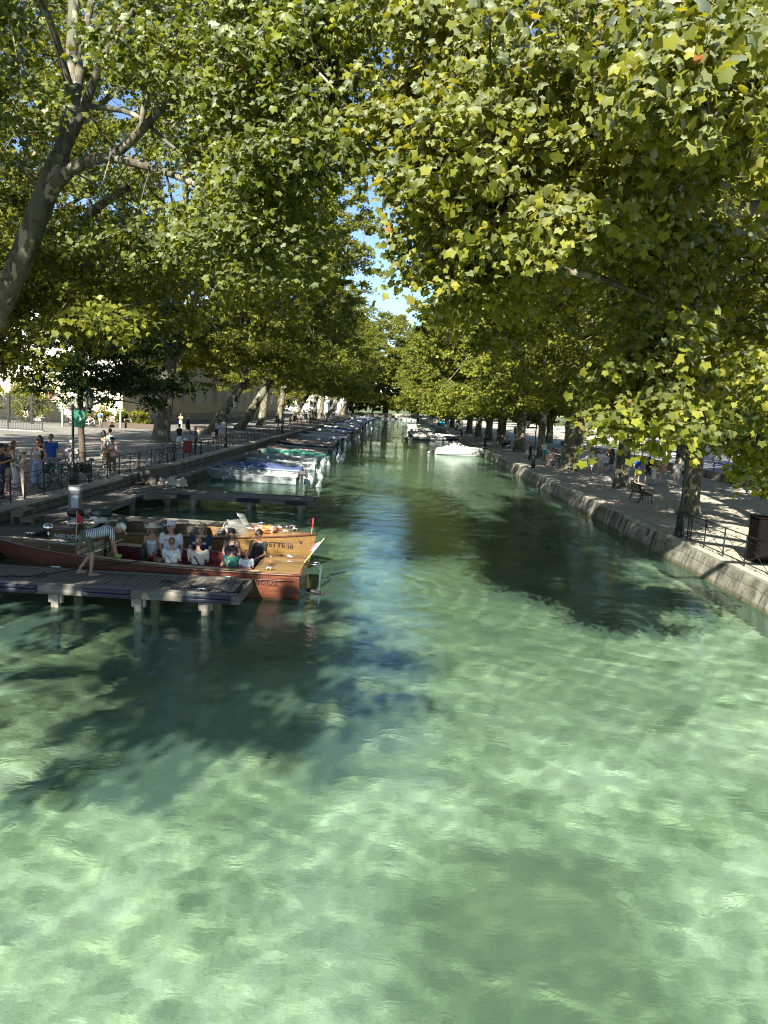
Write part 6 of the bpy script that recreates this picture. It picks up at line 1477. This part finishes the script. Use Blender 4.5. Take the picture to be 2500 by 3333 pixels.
    # clothing
    if topm is not None and top != 'none':
        b = MB(); e = .016; lo_ = .0 if not crop else .26
        PP = [T(0, 0, -.04 if not crop else .26), T(0, 0, .16 if not crop else .28), T(0, .01, .32), T(0, 0, .42)]; hh = [.172*w+e, half[2]+e+.012, half[3]+e, half[4]+e]
        if crop: hh = [half[3]+e]*2+hh[2:]
        if top in ('tank', 'strapless'):
            PP = PP[:3]+([T(0, 0, .40)] if top == 'tank' else [T(0, .01, .36)]); hh = hh[:3]+[half[3]+e-.02*(top == 'tank')]
            torso(b, [S(p) for p in PP], [x*s for x in hh], .68)
            if top == 'tank':
                for sg in (-.085, .085):
                    b.tube([S(T(sg, .10, .38)), S(T(sg, .06, .49)), S(T(sg, -.02, .545)), S(T(sg, -.09, .47)), S(T(sg, -.095, .38))], .02*s, 6)
        else:
            torso(b, [S(p) for p in PP+[T(0, -.01, .505), T(0, -.01, .545)]], [x*s for x in hh+[.135*w, .072]], .68)
            for (sh, el, wr) in J.values():
                f = .62 if sleeve == 'short' else 1.0
                cap(b, S(sh), S(sh.lerp(el, f)), .064*w*s, .056*s if sleeve == 'short' else .046*s)
                if sleeve == 'long': cap(b, S(el), S(el.lerp(wr, .93)), .046*s, .036*s)
        if female:
            for sg in (-.065, .065): b.ball(S(T(sg, .075, .36)), (.074)*s, 8)
        link('shirt', remesh(b, vox, 2), topm, t)
    if botm is not None:
        b = MB(); torso(b, [S(T(0, 0, -.14)), S(T(0, 0, -.04)), S(T(0, 0, .10))], [.13*w*s, .18*w*s, .152*w*s], .7)
        if bottom in ('skirt', 'longskirt', 'dress'):
            zl = {'skirt': .50, 'longskirt': .16, 'dress': .46}[bottom]
            if sit: b.tube([S(T(0, .0, -.05)), S((kl+kr)/2)], [.17*s, .17*s], 12, flat=.5)
            else: b.tube([S(pel+Vector((0, 0, .02))), S(Vector((0, .01, (hipz+zl)/2))), S(Vector((0, .0, zl)))], [.17*w*s, .20*w*s, .23*w*s], 18, flat=.8)
        else:
            f = {'trousers': 1.0, 'shorts': .72, 'hot': .3, 'wide': 1.0}[bottom]
            for hp, kn, an in ((hl, kl, al), (hr, kr, ar)):
                cap(b, S(hp), S(hp.lerp(kn, min(1, f))), .098*w*s, (.076 if bottom != 'wide' else .095)*s)
                if f >= 1: cap(b, S(kn), S(kn.lerp(an, .93)), (.068 if bottom != 'wide' else .1)*s, (.05 if bottom != 'wide' else .12)*s)
        link({'skirt': 'skirt', 'longskirt': 'skirt', 'dress': 'skirt', 'shorts': 'shorts', 'hot': 'shorts'}.get(bottom, 'trousers'), remesh(b, vox, 2), botm, t)
    if shoes is not None and not sit:
        for an in (al, ar):
            b = MB(); b.ball(S(an+Vector((0, .06, -.045))), .13*s, 8, 0, (.42, 1.05, .3)); b.build('shoe', shoes, t)
    # hair
    if hair and hairm is not None:
        b = MB(); b.ball(S(hd+hu*.04-hf*.018), .108*s, 12, 0, (.84, .96, 1.02), HM)
        if hair == 'long': 
            for k in (-.05, 0, .05): b.tube([S(hd+hs*k-hf*.05+hu*.02), S(hd+hs*k*1.3-hf*.085-hu*.12), S(hd+hs*k*1.3-hf*.08-hu*.30)], [.06*s, .055*s, .025*s], 8)
            for k in (-.085, .085): b.tube([S(hd+hs*k+hu*.02), S(hd+hs*k*1.05-hu*.10), S(hd+hs*k-hu*.2)], [.03*s, .028*s, .015*s], 8)
        if hair == 'bun': b.ball(S(hd-hf*.10+hu*.06), .052*s, 8)
        if hair == 'tail': b.tube([S(hd-hf*.10+hu*.04), S(hd-hf*.15-hu*.05), S(hd-hf*.13-hu*.17)], [.035*s, .03*s, .012*s], 8)
        if hair == 'bob': b.ball(S(hd-hf*.03-hu*.035), .105*s, 10, 0, (.95, .85, .9), HM)
        m2 = remesh(b, min(vox, .014), 1)
        # keep the face clear
        bm = bmesh.new(); bm.from_mesh(m2); dele = [v for v in bm.verts if (v.co/s-hd).dot(hf) > .052 and (v.co/s-hd).dot(hu) < .075 and abs((v.co/s-hd).dot(hs)) < .072]; bmesh.ops.delete(bm, geom=dele, context='VERTS'); bm.to_mesh(m2); bm.free()
        link('hair', m2, hairm, t)
    if hat:
        b = MB(); c = S(hd+hu*.085)
        if hat == 'cap': b.lathe([(.103*s, -.035*s), (.104*s, .0), (.09*s, .04*s), (.05*s, .065*s), (.004, .072*s)], c=c, n=14, mat=HM); b.box(S(hd+hu*.055+hf*.14), (.13*s, .11*s, .012*s), rot=HM)
        elif hat == 'bucket': b.lathe([(.17*s, -.055*s), (.105*s, .0), (.098*s, .05*s), (.08*s, .065*s), (.004, .068*s)], c=c, n=16, mat=HM)
        elif hat == 'sun': b.lathe([(.20*s, -.035*s), (.20*s, -.028*s), (.105*s, .0), (.098*s, .07*s), (.08*s, .085*s), (.004, .088*s)], c=c, n=18, mat=HM)
        elif hat == 'helmet': b.ball(c+HM@Vector((0, -.01*s, -.02*s)), .122*s, 12, 0, (.9, 1.12, .8), HM)
        b.build('hat' if hat != 'helmet' else 'helmet', hatm, t)
    if glasses:
        b = MB()
        for sg in (-1, 1): b.ball(S(hd+hs*sg*.034+hf*.095+hu*.02), .024*s, 8, 0, (1.15, .35, .8), HM)
        b.bar(S(hd+hs*-.08+hf*.085+hu*.02), S(hd+hs*.08+hf*.085+hu*.02), .008*s); b.build('sunglasses', M_BLACK, t)
    if strap is not None:
        b = MB(); pts = [S(T(-.12, .0, .53)), S(T(-.06, -.125, .38)), S(T(.08, -.125, .16)), S(T(.16, -.06, .02))]; b.tube(pts, .018*s, 5); pts = [S(T(-.12, .0, .53)), S(T(-.06, .125, .38)), S(T(.08, .125, .16)), S(T(.16, .04, .02))]; b.tube(pts, .018*s, 5); b.build('bag_strap', strap, t)
    if backpack is not None:
        b = MB(); b.ball(S(T(0, -.2, .30)), .2*s, 10, 0, (.8, .55, 1.15)); b.build('backpack', backpack, t)
    if hold == 'cloth':
        b = MB(); b.ball(S(J['r'][2]+Vector((0, .04, -.06))), .09*s, 8, 0, (1.5, .9, .4)); b.build('sponge_cloth', mat('lime_cloth', (.3, .42, .06), .9), t)
    if hold == 'bag':
        b = MB(); b.lathe([(.10*s, 0), (.17*s, .1*s), (.16*s, .42*s), (.09*s, .5*s)], c=S(J['r'][2]+Vector((.02, 0, -.55))), n=12, sy=.5); b.build('bag', mat('teal_tote', (.08, .22, .24), .8), t)
    if hold == 'phone':
        b = MB(); b.box(S((J['r'][2]+fw*.08+up*.05)), (.08*s, .015*s, .15*s)); b.build('phone', M_BLACK, t)
    return t
def cloth(n, c, **k): return mat(n, c, .85, var=k.get('var', .12), scale=k.get('scale', 9), bump=.25, bscale=22)
WHT = cloth('cotton_white', (.66, .67, .68)); CRM = cloth('cotton_cream', (.60, .56, .47)); NVY = cloth('cotton_navy', (.022, .03, .065)); BLK = cloth('cotton_black', (.018, .018, .02)); GRYS = cloth('grey_shorts', (.20, .22, .23)); KHA = cloth('olive_shorts', (.085, .09, .065)); BLU = cloth('royal_blue', (.015, .07, .34)); LBL = cloth('light_blue_cotton', (.36, .43, .62)); PNK = cloth('dusty_pink', (.50, .32, .29)); REDC = cloth('coral_red', (.62, .05, .06)); BEI = cloth('beige_cloth', (.40, .35, .27)); TRQ = cloth('turquoise_cloth', (.02, .42, .52)); MNT = cloth('mint_shirt', (.28, .42, .38)); DNM = cloth('dark_denim', (.045, .06, .10)); BRC = cloth('brown_trousers', (.15, .11, .085)); PCH = cloth('peach_top', (.55, .30, .18))
def patt(name, bg, fg, sc, kind='dots'):
    q = NB(name); v = q.coord()
    if kind == 'stripe':
        sx = q.n('SeparateXYZ'); q.l(v, sx.inputs[0]); f = q.math('FRACT', q.math('MULTIPLY', sx.outputs[sc[1]], sc[0])); q.color(q.ramp(f, [(0, bg), (.5, fg)], 'CONSTANT'))
    else:
        vo = q.n('TexVoronoi'); vo.inputs['Scale'].default_value = sc; q.l(v, vo.inputs['Vector']); q.color(q.ramp(vo.outputs['Distance'], [(0, fg), (.34, fg), (.40, bg)]))
    q.b.inputs['Roughness'].default_value = .85; return q.m
STRB = patt('sailor_stripes', (.62, .63, .64), (.08, .10, .16), (26, 1), 'stripe'); STRZ = patt('striped_top', (.08, .07, .08), (.55, .54, .52), (14, 2), 'stripe')
FLO = patt('floral_blouse', (.42, .33, .25), (.10, .07, .06), 26); LEO = patt('spotted_dress', (.42, .37, .30), (.05, .045, .04), 22); GRNP = patt('green_leaf_shirt', (.03, .17, .14), (.32, .42, .30), 11)
HBR = mat('hair_brown', (.055, .03, .016), .6, bump=.4, bscale=60); HDK = mat('hair_dark', (.014, .01, .009), .5, bump=.4, bscale=60); HLB = mat('hair_light', (.20, .12, .055), .6, bump=.4, bscale=60); HGR = mat('hair_grey', (.34, .33, .31), .7, bump=.4, bscale=60); HRD = mat('hair_auburn', (.15, .055, .022), .55, bump=.4, bscale=60)
STRAW = mat('straw_hat', (.58, .52, .38), .9, bump=.4, bscale=60); WCAP = mat('white_cap', (.55, .6, .68), .8); NCAP = mat('navy_cap', (.015, .02, .035), .8); HLM = mat('white_helmet', (.6, .6, .6), .35)
# ---------- in the mahogany launch (floor at z = .02)
def seat(label, u, y, side, zs=.42, **kw):
    x = (u-1287)/2500*y; h = kw.get('h', 1.72); z0 = zs+.03-.45*h/1.72-.0
    return person(label, (x, y, z0), PI+kw.pop('dr', 0) if side == 'far' else kw.pop('dr', 0), pose='sit', group='passengers of the mahogany launch', vox=.016, **kw)
yf, yn = 19.45, 18.02
p1 = seat('seated woman in a straw sun hat, strapless white top and red shorts', 515, yf, 'far', female=True, skin='tan', top='strapless', topm=WHT, bottom='hot', botm=REDC, hair='short', hairm=HBR, hat='sun', hatm=STRAW, glasses=True, arms=('lap', 'lap'), dr=.15, h=1.66)
p2 = seat('seated man in a white cap and printed white polo looking to the left', 577, yf, 'far', skin='fair', topm=WHT, bottom='shorts', botm=NVY, hair='short', hairm=HGR, hat='cap', hatm=WCAP, glasses=True, arms=('down', 'lap'), h=1.84, wide=1.12, turn=-.7)
p3 = seat('bald seated man in a navy printed T-shirt and glasses', 676, yf, 'far', skin='fair', topm=NVY, bottom='trousers', botm=DNM, hair=None, glasses=True, arms=('lap', 'lap'), h=1.82, wide=1.15)
p4 = seat('seated woman in a navy cap and dark blue vest', 778, yf-.05, 'far', female=True, skin='tan', top='tank', topm=NVY, bottom='shorts', botm=DNM, hair='bob', hairm=HBR, hat='cap', hatm=NCAP, arms=('down', 'lap'), h=1.66, turn=.75)
p5 = seat('seated dark-haired man in a black T-shirt with his hand to his mouth', 868, yf-.1, 'far', skin='olive', topm=BLK, bottom='trousers', botm=BLK, hair='short', hairm=HDK, glasses=True, arms=('lap', 'face'), h=1.72, dr=-.35, turn=-.3)
p6 = seat('boy in a white shirt with a crossbody strap, back turned, nearest the driver', 579, yn, 'near', skin='fair', topm=WHT, bottom='shorts', botm=GRYS, hair='short', hairm=HLB, strap=BEI, arms=('lap', 'lap'), h=1.56)
p7 = seat('seated woman seen from behind in a cream top with a black strap, brown bun', 668, yn, 'near', female=True, skin='fair', topm=CRM, bottom='trousers', botm=DNM, hair='bun', hairm=HBR, strap=BLK, arms=('lap', 'lap'), h=1.6, wide=1.25)
p8 = seat('boy seen from behind in a green shirt with pale leaf prints', 780, yn, 'near', skin='tan', topm=GRNP, bottom='shorts', botm=GRYS, hair='short', hairm=HBR, arms=('lap', 'lap'), h=1.36, wide=1.1)
p9 = seat('little girl seen from behind in a white top with a ponytail', 829, yn, 'near', female=True, skin='fair', topm=WHT, bottom='shorts', botm=GRYS, hair='tail', hairm=HLB, arms=('lap', 'lap'), h=1.2, wide=1.15)
txt('LES VOILES', .055, mat('print_grey', (.10, .10, .14), .7), p2, (0, .157, 1.02), (R(90), 0, R(180)), ext=.0015, bold=.001)
txt('ZEELAND', .085, mat('print_white', (.65, .65, .66), .7), p3, (.0, .168, .98), (R(90), 0, R(180)), ext=.0015, bold=.002)
# ---------- the man bending over the boat
person('barefoot man in a striped sailor shirt and olive shorts bending over the boat', (-6.72, 16.98, ZD+.03), R(-62), h=1.74, skin='tan', pose='bend', topm=STRB, bottom='shorts', botm=KHA, hair='short', hairm=HGR, hat='cap', hatm=HLM, shoes=None, arms=('reach', 'reach'), hold='cloth', vox=.016)
# ---------- left quay
def at(label, u, v, z, rz, **kw):
    p = gp(u, v, z); return person(label, (p.x, p.y, z), rz, **kw)
GP = 'people strolling on the left promenade'
def L_(label, u, v, rz, **kw): kw.setdefault('group', GP); return at(label, u, v, ZL, rz, **kw)
L_('man in a navy polo and dark cap looking down at the left edge', 4, 1622, R(-80), h=1.78, skin='tan', topm=NVY, botm=NVY, hat='cap', hatm=NCAP, hair='short', hairm=HDK, arms=('phone', 'phone'), wide=1.05)
L_('dark-haired woman half hidden behind the man in the navy polo', 24, 1606, R(-100), h=1.66, female=True, skin='tan', top='tank', topm=BLK, bottom='skirt', botm=FLO, hair='bob', hairm=HDK, arms=('phone', 'phone'))
L_('woman with long auburn hair, cream camisole and white skirt', 46, 1586, R(-75), h=1.68, female=True, top='tank', topm=CRM, bottom='longskirt', botm=WHT, hair='long', hairm=HRD, arms=('down', 'phone'), hold='bag', shoes=WHT)
L_('woman in a cream bucket hat and floral blouse at the railing gap', 78, 1622, R(115), h=1.62, female=True, topm=FLO, bottom='shorts', botm=FLO, hat='bucket', hatm=STRAW, hair='short', hairm=HBR, arms=('phone', 'phone'), wide=1.15, shoes=WHT)
L_('woman in a white crop top, sunglasses and wide pale blue trousers', 122, 1577, R(195), h=1.70, female=True, skin='fair', top='tank', crop=True, topm=WHT, bottom='wide', botm=LBL, hair='bun', hairm=HDK, glasses=True, arms=('hip', 'down'), stride=-.12)
L_('woman with long black hair, sunglasses and black vest behind the crop top', 131, 1558, R(175), h=1.74, female=True, skin='tan', top='tank', topm=BLK, bottom='trousers', botm=BLK, hair='long', hairm=HDK, glasses=True)
L_('man in a bright blue T-shirt with a pocket and grey shorts', 167, 1560, R(170), h=1.82, skin='tan', topm=BLU, bottom='shorts', botm=GRYS, hair='short', hairm=HDK, glasses=True, wide=1.15, arms=('down', 'down'))
L_('cyclist in a white helmet and grey jersey standing with one hand on the hip', 236, 1582, R(190), h=1.76, skin='tan', topm=patt('jersey', (.45, .42, .44), (.10, .09, .11), 3.5), bottom='shorts', botm=BLK, hat='helmet', hatm=HLM, hair='short', hairm=HDK, glasses=True, arms=('fwd', 'hip'))
L_('woman in a spotted dress leaning against the man in mint', 337, 1512, R(-40), h=1.70, female=True, skin='tan', top='tank', topm=LEO, bottom='longskirt', botm=LEO, hair='long', hairm=HDK, arms=('phone', 'hug'))
L_('man in a mint shirt embracing the woman in the spotted dress', 358, 1512, R(30), h=1.80, skin='fair', topm=MNT, botm=BLK, hair='short', hairm=HDK, arms=('hug', 'phone'))
L_('woman in a navy floppy hat, pink top and dark trousers behind the railing', 365, 1546, R(185), h=1.64, female=True, skin='fair', topm=PNK, botm=BRC, hat='sun', hatm=NCAP, hair='bob', hairm=HDK, arms=('phone', 'phone'), shoes=WHT, strap=BLK)
L_('man with a blue rucksack looking at the parked bicycles', 327, 1392, R(5), h=1.72, skin='tan', topm=PCH, bottom='shorts', botm=BEI, hair='short', hairm=HGR, backpack=mat('blue_pack', (.03, .22, .5), .8), vox=.025)
L_('woman in a peach top by the pushchair', 588, 1398, R(200), h=1.68, female=True, topm=PCH, botm=WHT, hair='bun', hairm=HBR, arms=('fwd', 'fwd'), vox=.025)
L_('woman in a long pink dress by the pushchair', 613, 1404, R(160), h=1.66, female=True, topm=PNK, bottom='longskirt', botm=PNK, hair='bun', hairm=HGR, vox=.025)
L_('person in black with a white apron behind the railing', 583, 1462, R(60), h=1.70, skin='tan', topm=BLK, bottom='skirt', botm=WHT, hair='short', hairm=HDK, arms=('phone', 'phone'), vox=.022)
L_('man in navy leaning back against the railing by the red case', 636, 1476, R(100), h=1.74, skin='tan', topm=DNM, botm=DNM, hair='short', hairm=HGR, arms=('down', 'phone'), vox=.022)
L_('child in white squatting-height behind the railing left of the man in navy', 604, 1474, R(170), h=1.15, skin='fair', topm=WHT, bottom='shorts', botm=NVY, hair='short', hairm=HDK, vox=.022)
L_('small child in beige walking past the red case', 645, 1440, R(190), h=1.2, skin='fair', topm=BEI, bottom='shorts', botm=BEI, hair='short', hairm=HLB, vox=.025)
L_('woman in a pink blouse by the second lamp post', 705, 1428, R(150), h=1.66, female=True, topm=PNK, botm=BLK, hair='bob', hairm=HDK, arms=('phone', 'phone'), vox=.025)
L_('man in a light blue shirt with a strap by the second lamp post', 717, 1442, R(200), h=1.72, topm=LBL, bottom='shorts', botm=BEI, hair='short', hairm=HDK, strap=BEI, arms=('fwd', 'phone'), vox=.025)
L_('man in a white shirt just behind the one in light blue', 726, 1424, R(180), h=1.72, topm=WHT, botm=BEI, hair='short', hairm=HBR, vox=.028)
L_('child in white near the feet of the man in light blue', 694, 1440, R(180), h=1.0, topm=WHT, bottom='shorts', botm=DNM, hair='short', hairm=HBR, vox=.025)
L_('walker in dark clothes between the leaning trunks, nearer the tree', 799, 1366, R(0), h=1.72, topm=BLK, bottom='shorts', botm=BLK, hair='short', hairm=HDK, vox=.035, stride=.2)
w0 = L_('walker in a black shirt in the sunlit gap between two trunks', 813, 1365, R(0), h=1.76, topm=BLK, bottom='shorts', botm=DNM, hair='short', hairm=HDK, vox=.035, stride=-.2)
w1 = L_('man in a white T-shirt far along the left railing', 1029, 1367, R(180), h=1.74, topm=WHT, botm=DNM, hair='short', hairm=HDK, vox=.035)
w2 = L_('woman in pink far along the left railing', 1019, 1368, R(170), h=1.66, female=True, topm=PNK, botm=BRC, hair='bob', hairm=HBR, vox=.035)
srcs = [w0, w1, w2]
for i, (u, v) in enumerate([(905, 1398), (920, 1390), (944, 1384), (958, 1382), (968, 1380), (979, 1378), (996, 1375), (1008, 1372), (1052, 1362), (1060, 1361), (1080, 1356), (1046, 1364), (990, 1377), (1095, 1354)]):
    p = gp(u, v, ZL); dup(srcs[i % 3], p.x, p.y, ZL, rb.uniform(0, 6), '%s of the tiny distant figures along the left railing, counted from the left' % (['first', 'second', 'third', 'fourth', 'fifth', 'sixth', 'eighth', 'ninth', 'eleventh', 'twelfth', 'thirteenth', 'tenth', 'seventh', 'fourteenth'][i]), rb.uniform(.93, 1.03), 'distant people on the left promenade')
# ---------- right bank
GQ = 'people on the right bank'
def R_(label, u, v, rz, **kw): kw.setdefault('group', GQ); kw.setdefault('vox', .022); return at(label, u, v, ZR, rz, **kw)
R_('blonde woman in a pink top and white skirt at the quay edge', 1715, 1499, R(100), h=1.64, female=True, topm=PNK, bottom='skirt', botm=WHT, hair='bob', hairm=HLB, arms=('phone', 'phone'), shoes=CRM)
R_('man in a white T-shirt and turquoise shorts stooping by the dark bin', 1771, 1500, R(10), h=1.74, skin='fair', topm=WHT, bottom='shorts', botm=TRQ, hair='short', hairm=HGR, lean=.55, arms=('fwd', 'fwd'))
p = gp(1812, 1512, ZR); person('seated woman in beige with a red bag and dark hair on the bench', (12.75, 59.8, ZR), R(80), h=1.66, female=True, skin='tan', pose='sit', topm=BEI, bottom='shorts', botm=LBL, hair='bob', hairm=HDK, arms=('lap', 'lap'), group=GQ, vox=.022)
person('second person on the bench, mostly behind the woman in beige', (12.75, 60.7, ZR), R(100), h=1.7, skin='tan', pose='sit', topm=PNK, bottom='shorts', botm=BRC, hair='short', hairm=HDK, arms=('lap', 'lap'), group=GQ, vox=.022)
person('man in pale blue on the farther bench', (12.9, 85.9, ZR), R(85), h=1.72, pose='sit', topm=LBL, bottom='trousers', botm=BLK, hair='short', hairm=HDK, arms=('lap', 'lap'), group=GQ, vox=.03)
R_('woman in a striped top and brown trousers walking away', 1877, 1540, R(5), h=1.66, female=True, topm=STRZ, botm=BRC, hair='bob', hairm=HBR, shoes=WHT, stride=.08, wide=1.1)
R_('dark-haired woman in a white knee-length dress walking away', 1919, 1541, R(0), h=1.66, female=True, topm=WHT, bottom='dress', botm=WHT, hair='bun', hairm=HDK, strap=BRC)
R_('grey-haired man in a white polo and beige shorts, hands behind his back', 1951, 1546, R(-5), h=1.76, topm=WHT, bottom='shorts', botm=BEI, hair='short', hairm=HGR, arms=('back', 'back'), stride=.1, wide=1.1, shoes=WHT)
R_('child in a turquoise cap, white top and teal shorts', 1971, 1538, R(0), h=1.38, topm=WHT, bottom='shorts', botm=cloth('teal_shorts', (.03, .28, .27)), hat='cap', hatm=TRQ, hair='short', hairm=HBR)
R_('woman in a dark patterned dress with long black hair', 1988, 1532, R(-10), h=1.64, female=True, topm=patt('dark_pattern', (.05, .05, .06), (.3, .3, .3), 14), bottom='skirt', botm=DNM, hair='long', hairm=HDK)
R_('person in a peach top behind the woman with long black hair', 1981, 1516, R(0), h=1.76, female=True, topm=PCH, botm=NVY, hair='bun', hairm=HLB)
for i, (u, v, lb, kw) in enumerate([(2071, 1572, 'leftmost of the walkers whose heads the hanging leaves hide', dict(topm=BLU, bottom='shorts', botm=BLK, hair='short', hairm=HDK)), (2106, 1577, 'striding walker in dark shorts under the hanging leaves', dict(topm=BLK, bottom='shorts', botm=DNM, hair='short', hairm=HBR, stride=.2)),
        (2125, 1580, 'child in a white skirt under the hanging leaves', dict(h=1.35, female=True, topm=WHT, bottom='skirt', botm=WHT, hair='tail', hairm=HLB)), (2152, 1578, 'walker in beige shorts under the hanging leaves', dict(topm=PNK, bottom='shorts', botm=BEI, hair='short', hairm=HBR, stride=-.12)), (2198, 1587, 'rightmost walker in pale clothes, beside the lamp post', dict(topm=WHT, bottom='shorts', botm=CRM, hair='short', hairm=HGR, stride=.1, shoes=WHT))]):
    R_(lb, u, v, R(-10), **kw)
R_('distant person in black between two trunks of the right bank', 1675, 1420, R(0), h=1.74, topm=BLK, botm=BLK, hair='short', hairm=HDK, vox=.03)
